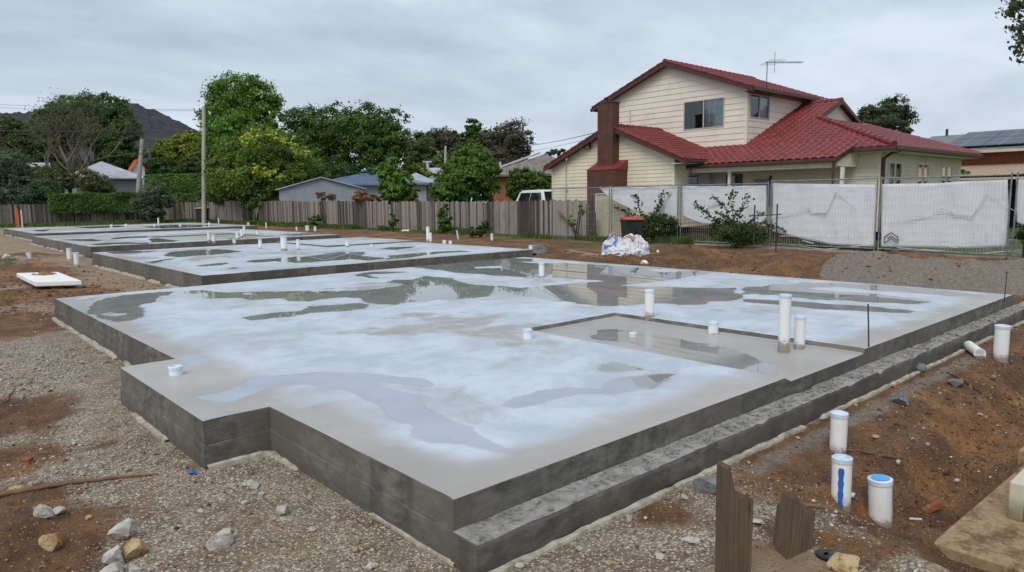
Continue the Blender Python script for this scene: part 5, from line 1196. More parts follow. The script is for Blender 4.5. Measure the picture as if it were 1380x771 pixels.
def banner(i, px_top, px_bot, label, seed, marks=None):
    """px_top / px_bot: lists of (px, py) along upper and lower hems"""
    e0, A, B = PAN[i]; d = (B-A)/np.linalg.norm(B-A); nrm = np.array([-d[1], d[0], 0]);
    if nrm @ np.array([1, 0, 0]) < 0: nrm = -nrm
    off = A+nrm*.045
    def onp(px, py):
        r_ = ray(px, py); t = ((off-CAM) @ nrm)/(r_ @ nrm); return CAM+r_*t
    n = 70; m = 22; c = (A+B)/2; e = empty('fence_banner', (c[0]+.04, c[1], 0), label, 'banner', 'white banners tied to the mesh fence')
    xt = [q[0] for q in px_top]; yt = [q[1] for q in px_top]; xb = [q[0] for q in px_bot]; yb = [q[1] for q in px_bot]
    V = []
    for a in range(n+1):
        t = a/n; xa = xt[0]+(xt[-1]-xt[0])*t; xq = xb[0]+(xb[-1]-xb[0])*t
        T = onp(xa, np.interp(xa, xt, yt)); Bm = onp(xq, np.interp(xq, xb, yb))
        for k in range(m+1):
            s = k/m; p = T*(1-s)+Bm*s; w = .03+.03*float(fbm(np.array(t*9+seed), np.array(s*2.5), 3, seed))+.022*math.sin(t*22+s*3+seed); V.append(p+nrm*(max(.012, w)))
    idx = np.arange((n+1)*(m+1)).reshape(n+1, m+1); F = np.stack([idx[:-1, :-1], idx[1:, :-1], idx[1:, 1:], idx[:-1, 1:]], -1).reshape(-1, 4)
    o = npmesh('cloth', np.array(V), F, M['banner'], e, smooth=True)
    so = o.modifiers.new('thickness', 'SOLIDIFY'); so.thickness = .002
    for mat_, strokes in (marks or {}).items():
        b = MB()
        for pts, wpx in strokes:
            k = wpx*float((off-CAM) @ _f)/FPX/2
            for (x0, y0), (x1, y1) in zip(pts[:-1], pts[1:]):
                P = onp(x0, y0)-nrm*.028; Q = onp(x1, y1)-nrm*.028; v = Q-P; v /= np.linalg.norm(v)+1e-9; u = np.cross(v, nrm)*k; vv = v*k*.9
                b.add([P-u-vv, Q-u+vv, Q+u+vv, P+u-vv], [(0, 1, 2, 3)])
        # follow the cloth closely
        o2 = b.build('printed_artwork', M[mat_], e)
        
    return e
def house_art(x0, y0, sx, sy):
    f = lambda L_: [(x0+x*sx, y0+y*sy) for x, y in L_]
    return {'inkblue': [(f([(-130, 62), (-95, 60), (-70, 54), (-45, 52)]), 1.12), (f([(-72, 52), (-60, 46), (-48, 50), (-44, 56)]), 0.93), (f([(-44, 55), (-20, 56)]), 1.86), (f([(-20, 58), (0, 28)]), 1.36), (f([(0, 28), (40, 50)]), 0.74)],
            'inkpale': [(f([(-120, 96), (-60, 100), (-20, 104), (60, 98)]), 0.74), (f([(-100, 86), (60, 86)]), 0.50), (f([(-18, 86), (-18, 60)]), 0.43), (f([(22, 70), (22, 95)]), 0.87), (f([(0, 75), (0, 88)]), 0.74), (f([(-60, 92), (-40, 96)]), 0.87)]}
banner(1, [(806, 252), (830, 252), (870, 251), (913, 250)], [(822, 268), (850, 282), (880, 294), (913, 303)], 'crumpled white banner sagging from the fence above the red lidded bin', 3)
banner(2, [(919, 251), (980, 251), (1032, 250)], [(919, 292), (945, 302), (985, 305), (1032, 300)], 'white banner hanging slack behind the leggy shrub', 5, {'inkblue': [([(955, 276), (975, 274)], 2.5)]})
a = house_art(1127, 232, .75, 1.0)
banner(3, [(1040, 247), (1110, 248), (1179, 249)], [(1040, 312), (1080, 322), (1120, 330), (1179, 333)], 'white banner with a faint blue house drawing on the third panel from the right edge', 7, a)
a = house_art(1330, 233, 1.0, 1.05)
ch = [[(1192.5, 327), (1192.5, 319.5), (1201.5, 313.5), (1210.5, 319.5), (1210.5, 324.5), (1201.5, 318.5), (1197, 321.5)], [(1192.5, 327.5), (1201.5, 321.5), (1210.5, 327.5)]]
a['ink'] = [(q, 1.5) for q in ch]
banner(4, [(1187, 248), (1262, 247), (1300, 244), (1358, 242)], [(1187, 333), (1260, 334), (1300, 335), (1358, 333)], 'white banner with a dark double chevron emblem at its lower left', 9, a)
banner(5, [(1369, 242), (1450, 240), (1556, 238)], [(1369, 300), (1450, 332), (1556, 330)], 'white banner cut by the right edge of the photo', 11)
# clamps between panels
# black star pickets
for px, yb, yt, lab in [(1015.5, 336, 280, 'left of two black steel pickets near the leggy shrub'), (1045.5, 340, 279, 'right of two black steel pickets near the leggy shrub')]:
    P = onz(px, yb, 0); P[2] = hgt(P[0], P[1]); dep = float((P-CAM) @ _f); h = (yb-yt)*dep/FPX+.08; b = MB()
    b.box((P[0]-.022, P[1]-.006, -.1), (P[0]+.022, P[1]+.006, h)); b.box((P[0]-.006, P[1]-.022, -.1), (P[0]+.006, P[1]+.022, h)); e = b.build('steel_picket', M['steel'], None, thing=(lab, 'steel picket', 'black steel pickets'), loc=(P[0], P[1], 0))
P0 = far(1010, 291, 21.4); P1 = far(1053, 289, 21.2); b = MB(); b.bar(P0, P1, .035, .03); b.build('cross_bar', M['steel'], None, thing=('dark horizontal bar tied across the two black pickets', 'steel bar', None), loc=P0)
# ================================================================== WHEELIE BINS
def bin_(px, pyb, pyt, wpx, lidmat, label, rz=0.0):
    P = onz(px, pyb, 0); P[2] = hgt(P[0], P[1]); dep = float((P-CAM) @ _f); w = wpx*dep/FPX; h = (pyb-pyt)*dep/FPX
    e = empty('wheelie_bin', P, label, 'bin', 'wheelie bins'); Rz = Matrix.Rotation(math.atan2(CR[1], CR[0])+rz, 3, 'Z'); T = lambda p: tuple(Rz @ Vector(p)+Vector(P))
    d = w*1.1; b = MB(); secs = [(.0, .37, .37), (.1, .39, .39), (h*.84, .47, .47), (h*.845, .5, .5), (h*.9, .5, .5)]
    vs = [T((sx*w*a, sy*d*c_, z+.03)) for z, a, c_ in secs for sx, sy in ((-1, -1), (1, -1), (1, 1), (-1, 1))]
    fs = [(4*i+j, 4*i+(j+1) % 4, 4*i+4+(j+1) % 4, 4*i+4+j) for i in range(4) for j in range(4)]+[(3, 2, 1, 0), (16, 17, 18, 19)]; b.add(vs, fs); b.build('bin_body', M['bin'], e, bevel=.012)
    b = MB(); z = h*.9+.035; vs = [T(p) for p in ((-w*.53, -d*.56, z), (w*.53, -d*.56, z), (w*.53, d*.56, z+.02), (-w*.53, d*.56, z+.02), (-w*.50, -d*.5, z+.04), (w*.50, -d*.5, z+.04), (w*.48, d*.45, z+.095), (-w*.48, d*.45, z+.095))]
    b.add(vs, [(3, 2, 1, 0), (4, 5, 6, 7), (0, 1, 5, 4), (1, 2, 6, 5), (2, 3, 7, 6), (3, 0, 4, 7)]); b.build('bin_lid', M[lidmat], e, bevel=.012)
    for s_ in (-1, 1):
        b = MB(); b.tube([T((s_*w*.40, d*.42, .11)), T((s_*w*.50, d*.42, .11))], .11, 16); b.build('wheel', M['black'], e, smooth=True)
    b = MB(); b.tube([T((-w*.42, d*.6, z-.02)), T((w*.42, d*.6, z-.02))], .016, 8); b.build('handle', M['bin'], e)
    return e
bin_(851, 331, 295, 25, 'binred', 'dark green wheelie bin with a red lid behind the white bags', .15)
bin_(273.5, 300, 279.5, 12.5, 'binyel', 'dark wheelie bin with a yellow lid by the power pole', -.2)
# crumpled bags
def crumple(px, py, wpx, hpx, label, seed, m_='bag', sharp=1.0):
    import bmesh
    P = onz(px, py, 0); P[2] = hgt(P[0], P[1]); dep = float((P-CAM) @ _f); w = wpx*dep/FPX/2; h = hpx*dep/FPX; bm = bmesh.new(); bmesh.ops.create_icosphere(bm, subdivisions=5, radius=1)
    for v in bm.verts:
        p = v.co.copy(); q = p*1.7+Vector((seed, 0, 0)); r1 = 1-abs(mnoise.noise(q))*1.1; r2 = 1-abs(mnoise.noise(q*2.7))*1; r3 = mnoise.noise(q*7)
        f = .55+.34*r1+.24*r2*sharp+.05*r3; p = p*f; v.co = Vector((p.x*w, p.y*w*.75, max(p.z, -.12)*h*.9))
    Rz = Matrix.Rotation(math.atan2(CR[1], CR[0]), 3, 'Z')
    for v in bm.verts: v.co = Rz @ v.co
    me = bpy.data.meshes.new('bag'); bm.to_mesh(me); bm.free(); me.materials.append(M[m_]); o = bpy.data.objects.new('plastic_bag', me); COL.objects.link(o); o.location = (P[0], P[1], P[2]+.02); tag(o, label, 'bag', 'discarded white bags'); return o
crumple(827, 347, 32, 34, 'tall white crumpled bag with blue print at the left of the heap', 3)
crumple(852, 346, 46, 30, 'middle white bag with brown print, largest of the heap', 8)
crumple(842, 348, 60, 16, 'flat white bag spread under the others', 12)
crumple(866, 345, 12, 12, 'small muddy bag at the right end of the heap', 15)
for a, b_, w, lab in [((763, 343), (820, 350), .05, 'long pale plank lying on the dirt left of the white bags'), ((768, 339), (812, 347), .04, 'second thinner plank behind the long one'), ((855, 350), (884, 348), .04, 'short pale plank lying right of the bags')]:
    A = onz(*a, .0); B = onz(*b_, .0); A[2] = hgt(A[0], A[1])+.05; B[2] = hgt(B[0], B[1])+.05; q = MB(); q.bar(A, B, w, .03); q.build('timber_plank', M['oldwood'] if w > .9 else plain('pale_plank', (.42, .38, .33), .7, .15), None, thing=(lab, 'plank', None), loc=A)
P = onz(849, 352, 0); pipe(P[0], P[1], hgt(P[0], P[1]), .5, .022, 'thin white peg standing in front of the bags', group='white drain pipes rising from the dirt')
rock(870, 357, 7, 7, 'white tyre shaped scrap on the berm', 'poly', 71, cat='scrap', name='white_scrap'); rock(869, 357, 11, 9, 'broken pale plastic ring on the orange berm', 'poly', 72, cat='scrap', name='plastic_scrap')
rock(887, 340, 4, 4, 'tiny white scrap on top of the dirt mound', 'poly', 73, cat='scrap', name='plastic_scrap')

# ================================================================== POLES AND WIRES
def pole(px, pyb, pyt, dep, r, label, lean=0, arm=True, name='power_pole', arms=None):
    base = wx(px, dep); top = far(px+lean, pyt, dep); e = empty(name, base, label, 'pole'); b = MB(); b.tube([(base[0], base[1], -.3), ((base[0]+top[0])/2, (base[1]+top[1])/2, top[2]/2), tuple(top)], [r*1.25, r*1.1, r*.9], 12)
    b.build('shaft', M['polewood'], e, smooth=True)
    if arm:
        d = CR*.85+np.array(_f)*.2; q = MB(); c = top-np.array([0, 0, .35]); q.bar(c-d*.9+np.array([0, 0, -.12]), c+d*.45+np.array([0, 0, .08]), .09, .09); q.build('cross_arm', M['trunk'], e)
        for s_ in (-.85, -.4, .35):
            q = MB(); p = c+d*s_; q.tube([tuple(p), tuple(p+np.array([0, 0, .18]))], [.035, .05], 8); q.build('insulator', M['steel'], e)
        q = MB(); q.tube([tuple(c), tuple(c-np.array([0, 0, 1.1]))], .05, 6); q.tube([tuple(c+CR*.12-np.array([0, 0, 3])), tuple(c+CR*.12-np.array([0, 0, 3.4]))], .1, 8); q.build('fuse_box', M['steel'], e)
    return e, top
e, ptop = pole(280.5, 297, 144, 58.5, .155, 'tall grey timber power pole with a cross arm, left of the tall tree', lean=-6)
e, p2 = pole(190, 262, 188, 72, .2, 'shorter grey pole beside the orange roof', lean=1.5, arm=False)
b = MB(); b.bar(p2-CR*.1-np.array([0, 0, 1.3]), p2+CR*.7-np.array([0, 0, 1.25]), .06); b.build('side_bracket', M['polewood'], e)
e, _x = pole(600.5, 240, 197, 60, .10, 'slim pale pole behind the acacia tree', arm=False)
def wire(a, b_, sag, r, label):
    a = np.array(a); b_ = np.array(b_); pts = [tuple(a*(1-t)+b_*t-np.array([0, 0, sag*4*t*(1-t)])) for t in np.linspace(0, 1, 18)]; q = MB(); q.tube(pts, r, 5); q.build('overhead_wire', M['black'], None, thing=(label, 'wire', 'overhead wires'), loc=a)
wire(ptop-CR*.8-[0, 0, .2], far(-40, 138, 75), .2, .012, 'upper overhead wire running left from the power pole'); wire(ptop-CR*.3-[0, 0, .3], far(-40, 143, 74), .2, .012, 'second overhead wire running left from the power pole')
wire(ptop-[0, 0, 2.0], far(-60, 174, 74), .15, .035, 'thick black cable running left from the power pole')
wire(far(700, 197, 62), far(810, 177, 30.5), .12, .016, 'service wire reaching the cream house gable'); wire(far(700, 205, 62), far(806, 184, 30.5), .1, .010, 'lower service wire reaching the cream house gable')
wire(ptop+CR*.3-[0, 0, .3], far(700, 197, 62), .8, .012, 'overhead wire from the power pole to the right')

# ================================================================== CREAM HOUSE
house = empty('weatherboard_house', (28, 16, 0), 'two storey cream weatherboard house with red tiled roofs and brown trim', 'house')
def siding(name, axis, const, out, span, z0, z1, pitch, mat_, parent, holes=(), prot=.015):
    """lapped boards on the plane axis=const; out=-1 faces the negative side; span(z)->(a0,a1)"""
    b = MB(); zs = []
    z = z0; gv = .006 if pitch > .2 else .011
    while z < z1-1e-4:
        zt = min(z+pitch, z1); cuts = sorted({z, z+gv, zt} | {h for a0, a1, h0, h1 in holes for h in (h0, h1) if z < h < zt})
        for c0, c1 in zip(cuts[:-1], cuts[1:]):
            mid = (c0+c1)/2; segs = [(0, 1)]
            s0, s1 = span(c0), span(c1)
            if s0[1]-s0[0] < .01: continue
            hl = sorted([(a0, a1) for a0, a1, h0, h1 in holes if h0 < mid < h1]); cur = None; pieces = []
            lo0, hi0, lo1, hi1 = s0[0], s0[1], s1[0], s1[1]
            edges = [(lo0, lo1)]
            for a0, a1 in hl: edges += [(a0, a0), (a1, a1)]
            edges += [(hi0, hi1)]
            for k in range(0, len(edges), 2):
                (b0, t0), (b1, t1) = edges[k], edges[k+1]
                if b1-b0 < .01: continue
                o0 = const+out*(prot*(1-(c0-z)/pitch)+.002); o1 = const+out*(prot*(1-(c1-z)/pitch)+.002); back = const+(-out)*.03
                if c1 <= z+gv+1e-6: o0 = o1 = const-out*.004
                P = lambda o_, a, zz: (o_, a, zz) if axis == 'x' else (a, o_, zz)
                b.add([P(o0, b0, c0), P(o0, b1, c0), P(o1, t1, c1), P(o1, t0, c1), P(back, b0, c0), P(back, b1, c0), P(back, t1, c1), P(back, t0, c1)],
                      [(0, 1, 2, 3), (4, 5, 1, 0), (0, 3, 7, 4), (1, 5, 6, 2), (3, 2, 6, 7)])
        z = zt
    return b.build(name, mat_, parent)
def window(parent, axis, const, out, a0, a1, z0, z1, mull=1, fr='greyframe', curtain=False, t=.045, trans=None, name='window'):
    P = lambda o_, a, zz: (const+out*o_, a, zz) if axis == 'x' else (a, const+out*o_, zz)
    b = MB(); t2 = t
    b.box(P(-.05, a0, z0), P(.035, a0+t2, z1)); b.box(P(-.05, a1-t2, z0), P(.035, a1, z1)); b.box(P(-.05, a0+t2, z0), P(.035, a1-t2, z0+t2)); b.box(P(-.05, a0+t2, z1-t2), P(.035, a1-t2, z1))
    for i in range(1, mull+1):
        a = a0+(a1-a0)*i/(mull+1); b.box(P(-.04, a-t2*.5, z0+t2), P(.03, a+t2*.5, z1-t2))
    if trans: b.box(P(-.04, a0+t2, trans), P(.03, a1-t2, trans+t2))
    w = b.build(name, M[fr], parent)
    g = MB(); g.add([P(-.008, a0+t2*.5, z0+t2*.5), P(-.008, a1-t2*.5, z0+t2*.5), P(-.008, a1-t2*.5, z1-t2*.5), P(-.008, a0+t2*.5, z1-t2*.5)], [(0, 1, 2, 3)]); g.build('pane', M['glass'], w)
    r = MB();     q = [P(-.5, a0, z0), P(-.5, a1, z0), P(-.5, a1, z1), P(-.5, a0, z1), P(-.052, a0, z0), P(-.052, a1, z0), P(-.052, a1, z1), P(-.052, a0, z1)]
    r.add(q, [(0, 1, 2, 3), (0, 1, 5, 4), (1, 2, 6, 5), (2, 3, 7, 6), (3, 0, 4, 7)]); r.build('room_behind', M['room'], w)
    if curtain:
        c = MB(); n = 40; x0, x1 = curtain; vs = []
        for i in range(n+1):
            a = x0+(x1-x0)*i/n; d = -.09+.025*math.sin(i*1.3)+.012*math.sin(i*3.1); vs += [P(d, a, z0+.03), P(d, a, z1-.02)]
        c.add(vs, [(2*i, 2*i+2, 2*i+3, 2*i+1) for i in range(n)]); c.build('curtain', M['curtain'], w, smooth=True)
    return w
AX, AY, AR, AZ, AS = 23.8, 19.94, 3.85, 4.70, .413    # lower gable: wall plane, ridge y, half width, ridge z, slope
UX, UY, UW, UZ, US = 27.2, 19.55, 4.3, 7.67, .375      # upper storey
# lower gable wall
zr = lambda z: (max(16.79, AY-(AZ-.10-z)/AS), min(23.58, AY+(AZ-.10-z)/AS))
siding('front_wall', 'x', AX, -1, zr, .30, AZ-.12, .155, M['cream'], house)
wy = lambda px, xx=26.6: float(onx(px, 240, xx)[1])
wyz = lambda px, py, xx=26.6: float(onx(px, py, xx)[2])
H1 = (float(ony(927, 240, 16.79)[0]), float(ony(958, 240, 16.79)[0]), 1.0, float(ony(940, 232.5, 16.79)[2])); siding('return_wall', 'y', 16.79, -1, lambda z: (AX, 26.6), .45, 3.15, .155, M['cream'], house, holes=[H1]); H2 = (wy(1001), wy(979), .5, wyz(990, 235)); H3 = (wy(1042), wy(1018), 1.3, wyz(1030, 241))
siding('porch_wall', 'x', 26.6, -1, lambda z: (10.08, 16.79), .45, 3.2, .155, M['cream'], house, holes=[H2])
sx = lambda px, yy=10.08: float(ony(px, 225, yy)[0])
W1 = (sx(1196.5), sx(1215.5), 1.3, float(ony(1205, 217, 10.08)[2])); W2 = (sx(1236), sx(1252.5), 1.3, float(ony(1245, 219, 10.08)[2])); W3 = (sx(1268), sx(1284.5), 1.3, float(ony(1276, 222, 10.08)[2]))
SXE = sx(1295)
siding('side_wall', 'y', 10.08, -1, lambda z: (26.6, SXE), .35, 3.3, .155, M['cream'], house, holes=[W1, W2, W3])
UW1 = (16.69, 18.72, 4.60, 5.84)
zu = lambda z: (max(15.65, UY-(UZ-.10-z)/US), min(23.5, UY+(UZ-.10-z)/US))
siding('upper_front_wall', 'x', UX, -1, zu, 3.3, UZ-.12, .245, M['cream_up'], house, holes=[UW1], prot=.018)
p0 = ony(1010.5, 126, 15.65); p1 = ony(1036, 161, 15.65); p1b = ony(1011, 158.5, 15.65); UW2 = (p0[0], p1[0], float(p1b[2]), float(p0[2]))
siding('upper_side_wall', 'y', 15.65, -1, lambda z: (UX, 34.3), 3.3, 6.12, .245, M['cream_up'], house, holes=[UW2], prot=.018)
window(house, 'x', UX, -1, *UW1, curtain=(16.72, 17.7))
window(house, 'y', 15.65, -1, *UW2, curtain=(UW2[0]+(UW2[1]-UW2[0])*.5, UW2[1]))
window(house, 'y', 16.79, -1, *H1, fr='greyframe', mull=1)
w = window(house, 'x', 26.6, -1, *H2, fr='brown', mull=0, name='door')
for w_ in (W1, W2, W3): window(house, 'y', 10.08, -1, *w_, fr='cream_plain', mull=1, t=.10, curtain=(w_[0], w_[0]+.9) if w_ is W1 else None, trans=2.2)
b = MB(); b.box((26.52, H3[0], 1.3), (26.565, H3[1], H3[3])); b.build('notice_board', M['render'], house, bevel=.01); b = MB(); b.box((26.5, H3[0]+.03, H3[3]-.25), (26.519, H3[0]+.12, H3[3]+.12)); b.build('wall_lamp', M['black'], house)
# corner boards
for nm, p, z0, z1 in (('corner_board', (AX-.03, 16.76), .3, 3.28), ('corner_board', (AX-.03, 23.52), .3, 3.1), ('corner_board', (UX-.03, 15.62), 3.6, 6.05), ('corner_board', (26.57, 10.05), .35, 3.2)):
    b = MB(); b.box((p[0], p[1], z0), (p[0]+.09, p[1]+.09, z1)); b.build(nm, M['cream_plain'] if z0 < 3 else M['cream_up'], house)
b = MB(); b.box((25.9, 16.0, 0), (26.55, 23.4, .3)); b.build('subfloor', M['brown'], house)
# dark body inside so that no daylight shows through
b = MB(); b.box((27.2+.6, 16.3, 3.2), (34.2, 23.3, 5.9)); b.box((24.6, 17.4, .2), (27, 23.4, 3.0)); b.box((27.3, 10.8, .2), (SXE-.1, 23, 3.0)); b.build('inner_core', M['room'], house)
# tiled roofs
def tile_roof(name, O, U, Vv, poly, parent, tw=.30, course=.33, amp=.032, step=.036, seed=0):
    """O origin, U unit vector along the eave, Vv unit vector up the slope, poly in (u,v)"""
    O, U, Vv = map(lambda q: np.array(q, float), (O, U, Vv)); N_ = np.cross(U, Vv); N_ /= np.linalg.norm(N_)
    if N_[2] < 0: N_ = -N_
    P = np.array(poly); u0, v0 = P.min(0); u1, v1 = P.max(0); us = np.arange(u0, u1+.0251, tw/8)
    vs = []; 
    for i in range(int((v1-v0)/course)+2):
        a = v0+i*course; vs += [a, a+.004, a+course*.5]
    vs = np.array([v for v in vs if v <= v1+.05]); us = us
    Ug, Vg = np.meshgrid(us, vs, indexing='ij'); ph = ((Ug-u0) % tw)/tw; prof = np.abs(np.sin(np.pi*ph))**.7
    cidx = np.floor((Vg-v0-.002)/course); fr = ((Vg-v0-.002) % course)/course; jit = .004*_hash(np.floor((Ug-u0)/tw), cidx, seed)
    h = amp*prof + step*(1-fr) + jit
    W_ = O+Ug[..., None]*U+Vg[..., None]*Vv+h[..., None]*N_
    n, m = Ug.shape; idx = np.arange(n*m).reshape(n, m); F = np.stack([idx[:-1, :-1], idx[1:, :-1], idx[1:, 1:], idx[:-1, 1:]], -1)
    cu = (Ug[:-1, :-1]+Ug[1:, 1:])/2; cv = (Vg[:-1, :-1]+Vg[1:, 1:])/2; keep = sdist(poly, cu, cv) > -.01
    F = F[keep]; used = np.unique(F); rm = np.full(n*m, -1); rm[used] = np.arange(len(used))
    o = npmesh(name, W_.reshape(-1, 3)[used], rm[F], M['tile'], parent); return o
def underlay(name, pts, parent, mat_, th=.05, dz=-.03):
    b = MB(); P = [tuple(np.array(p)+np.array([0, 0, dz])) for p in pts]; b.extr(P, (0, 0, -th)); return b.build(name, M[mat_], parent)
def ridge_caps(name, a, b_, parent, r=.11, L=.40):
    a = np.array(a, float); b_ = np.array(b_, float); n = max(1, int(np.linalg.norm(b_-a)/L)); m = MB(); d = (b_-a)/n
    for i in range(n):
        p = a+d*i; q = a+d*(i+1.12); m.tube([tuple(p+[0, 0, -.03]), tuple(q+[0, 0, -.045])], [r, r*.88], 10)
    return m.build(name, M['tile'], parent, smooth=True)
def sl(s): k = 1/math.sqrt(1+s*s); return k, s*k, math.sqrt(1+s*s)
# lower gable, near slope (faces -Y) and far slope
c_, s_, q_ = sl(AS)
for sg in (-1, 1):
    tile_roof('roof_tiles', (23.5, AY+sg*AR, AZ-AS*AR), (1, 0, 0), (0, -sg*c_, s_), [(0, 0), (3.75 if sg < 0 else 11, 0), (3.75 if sg < 0 else 11, AR*q_), (0, AR*q_)], house, seed=1)
    underlay('roof_deck', [(23.52, AY+sg*(AR-.03), AZ-AS*AR+.0), (27.25 if sg < 0 else 34, AY+sg*(AR-.03), AZ-AS*AR+.0), (27.25 if sg < 0 else 34, AY, AZ), (23.52, AY, AZ)], house, 'brownsoffit')
    # barge board
    b = MB(); b.extr([(23.47, AY+sg*(AR+.08), AZ-AS*(AR+.08)+.03), (23.47, AY, AZ+.03), (23.47, AY, AZ-.19), (23.47, AY+sg*(AR+.08), AZ-AS*(AR+.08)-.16)], (.035, 0, 0)); b.build('barge_board', M['brown'], house)
    b = MB(); n = 9
    for i in range(n):
        y0 = AY+sg*AR*(1-i/n); y1 = AY+sg*AR*(1-(i+1.06)/n); b.tube([(23.5, y0, AZ-AS*abs(y0-AY)+.05), (23.5, y1, AZ-AS*abs(y1-AY)+.035)], [.06, .05], 8)
    b.build('verge_tiles', M['tile'], house, smooth=True)
ridge_caps('ridge_tiles', (23.45, AY, AZ+.05), (27.2, AY, AZ+.05), house)
b = MB(); b.box((23.5, AY-AR-.09, AZ-AS*AR-.12), (26.2, AY-AR+.03, AZ-AS*AR+.0)); b.build('gutter', M['brown'], house, bevel=.02)
b = MB(); b.box((23.55, AY-AR+.04, AZ-AS*AR-.14), (26.2, 16.775, AZ-AS*AR-.11)); b.box((23.55, 23.6, AZ-AS*AR-.14), (26.2, AY+AR-.04, AZ-AS*AR-.11)); b.build('eave_soffit', M['cream_plain'], house)
# porch skirt
PZ0, PX0, PX1, PZ1, PY0 = 2.93, 24.68, 26.95, 3.69, 10.8
ps = (PZ1-PZ0)/(PX1-PX0); c_, s_, q_ = sl(ps)
tile_roof('roof_tiles', (PX0, PY0, PZ0), (0, 1, 0), (c_, 0, s_), [(0, 0), (6.5, 0), (6.5, (PX1-PX0)*q_), (0, (PX1-PX0)*q_)], house, tw=.30, course=.36, amp=.05, step=.03, seed=2)
underlay('roof_deck', [(PX0+.03, PY0+.02, PZ0), (PX0+.03, 17.3, PZ0), (PX1, 17.3, PZ1), (PX1, PY0+.02, PZ1)], house, 'brownsoffit')
b = MB(); b.box((PX0-.10, PY0-.02, PZ0-.13), (PX0+.02, 17.1, PZ0+.0)); b.build('gutter', M['brown'], house, bevel=.02)
b = MB(); b.extr([(PX0-.05, PY0-.03, PZ0+.03), (PX1+.1, PY0-.03, PZ1+.06), (PX1+.1, PY0-.03, PZ1-.12), (PX0-.05, PY0-.03, PZ0-.15)], (0, .035, 0)); b.build('barge_board', M['brown'], house)
b = MB(); b.extr([(24.9, PY0+.05, 2.66), (26.58, PY0+.05, 2.66), (26.58, PY0+.05, 3.42), (24.9, PY0+.05, 2.88)], (0, .04, 0)); b.build('porch_end_panel', M['cream_plain'], house)
b = MB(); b.box((24.92, PY0+.1, 2.62), (25.03, 16.75, 2.79)); b.build('porch_beam', M['cream_plain'], house); b = MB(); b.box((24.75, PY0+.12, 2.80), (26.56, 16.75, 2.83)); b.build('porch_ceiling', M['cream_plain'], house)
for px in (1135.5, 983.5):
    y = float(onx(px, 230, 24.97)[1]); b = MB(); b.box((24.92, y-.055, .45), (25.02, y+.055, 2.62)); b.build('porch_post', M['cream_plain'], house)
b = MB(); b.box((24.85, PY0, .38), (26.55, 16.7, .45)); 
for i in range(3): b.box((24.80, PY0, .08+.1*i), (24.83, 16.7, .15+.1*i))
b.build('porch_deck', M['brown'], house)
b = MB(); b.box((24.62, PY0+.03, .3), (24.69, PY0+.11, 2.85)); b.build('downpipe', M['brown'], house, bevel=.01); b = MB(); b.box((26.55, 9.93, .3), (26.66, 10.04, 2.95)); b.tube([(26.6, 9.98, 2.93), (26.62, 9.7, 3.12), (26.65, 9.45, 3.17)], .045, 8); b.build('downpipe', M['brown'], house)
# main hip roof with gablet
MX, MZ, MS, RX, RZ, GY_, HY = 26.0, 3.30, .41, 32.0, 5.76, 13.85, 9.45
c_, s_, q_ = sl(MS)
BX0, BZ = 29.8, 4.86   # base of gablet, left
tile_roof('roof_tiles', (MX, HY, MZ), (0, 1, 0), (c_, 0, s_), [(0, 0), (10.5, 0), (10.5, 1.2*q_), (15.66-HY, 1.2*q_), (15.66-HY, 6*q_), (GY_-HY, 6*q_), (GY_-HY, (BX0-MX)*q_)], house, seed=3)
underlay('roof_deck', [(MX+.02, HY+.02, MZ), (MX+.02, 15.6, MZ), (RX, 15.6, RZ), (RX, GY_, RZ), (BX0, GY_, BZ)], house, 'brownsoffit')
hs = (BZ-MZ)/(GY_-HY); c2, s2, q2 = sl(hs); RXE = 35.7
tile_roof('roof_tiles', (MX, HY, MZ), (1, 0, 0), (0, c2, s2), [(0, 0), (RXE-MX, 0), (34.2-MX, (GY_-HY)*q2), (BX0-MX, (GY_-HY)*q2)], house, seed=4)
underlay('roof_deck', [(MX+.02, HY+.02, MZ), (RXE, HY+.02, MZ), (34.2, GY_, BZ), (BX0, GY_, BZ)], house, 'brownsoffit')
b = MB(); b.add([(34.2, GY_, BZ), (RXE, HY, MZ), (RXE+2, 16, MZ), (RX, 16, RZ), (RX, GY_, RZ)], [(0, 1, 2, 3, 4)]); b.build('rear_roof', M['tile'], house)
ridge_caps('hip_tiles', (MX-.02, HY-.02, MZ+.10), (BX0, GY_, BZ+.08), house, .12); ridge_caps('hip_tiles', (RXE, HY, MZ+.07), (34.2, GY_, BZ+.05), house, .10); ridge_caps('ridge_tiles', (RX, GY_-.02, RZ+.06), (RX, 15.64, RZ+.06), house, .12)
b = MB(); b.extr([(BX0+.25, GY_+.22, BZ), (34.0, GY_+.22, BZ), (RX, GY_+.22, RZ-.09)], (0, .05, 0)); b.build('gablet_panel', M['cream_up'], house)
for sg in (-1, 1):
    b = MB(); e_ = 2.35
    b.extr([(RX, GY_-.04, RZ+.05), (RX+sg*e_, GY_-.04, RZ+.05-e_*MS), (RX+sg*e_, GY_-.04, RZ-.12-e_*MS), (RX, GY_-.04, RZ-.13)], (0, .04, 0)); b.build('barge_board', M['brown'], house)
    b = MB(); b.extr([(RX, GY_, RZ-.02), (RX+sg*2.2, GY_, RZ-.02-2.2*MS), (RX+sg*2.2, GY_, RZ-.06-2.2*MS), (RX, GY_, RZ-.06)], (0, .3, 0)); b.build('verge_soffit', M['brownsoffit'], house)
b = MB(); b.box((MX-.10, HY-.11, MZ-.14), (RXE, HY+.0, MZ+.0)); b.box((MX-.11, HY-.11, MZ-.14), (MX+.0, 10.9, MZ+.0)); b.build('gutter', M['brown'], house, bevel=.02)
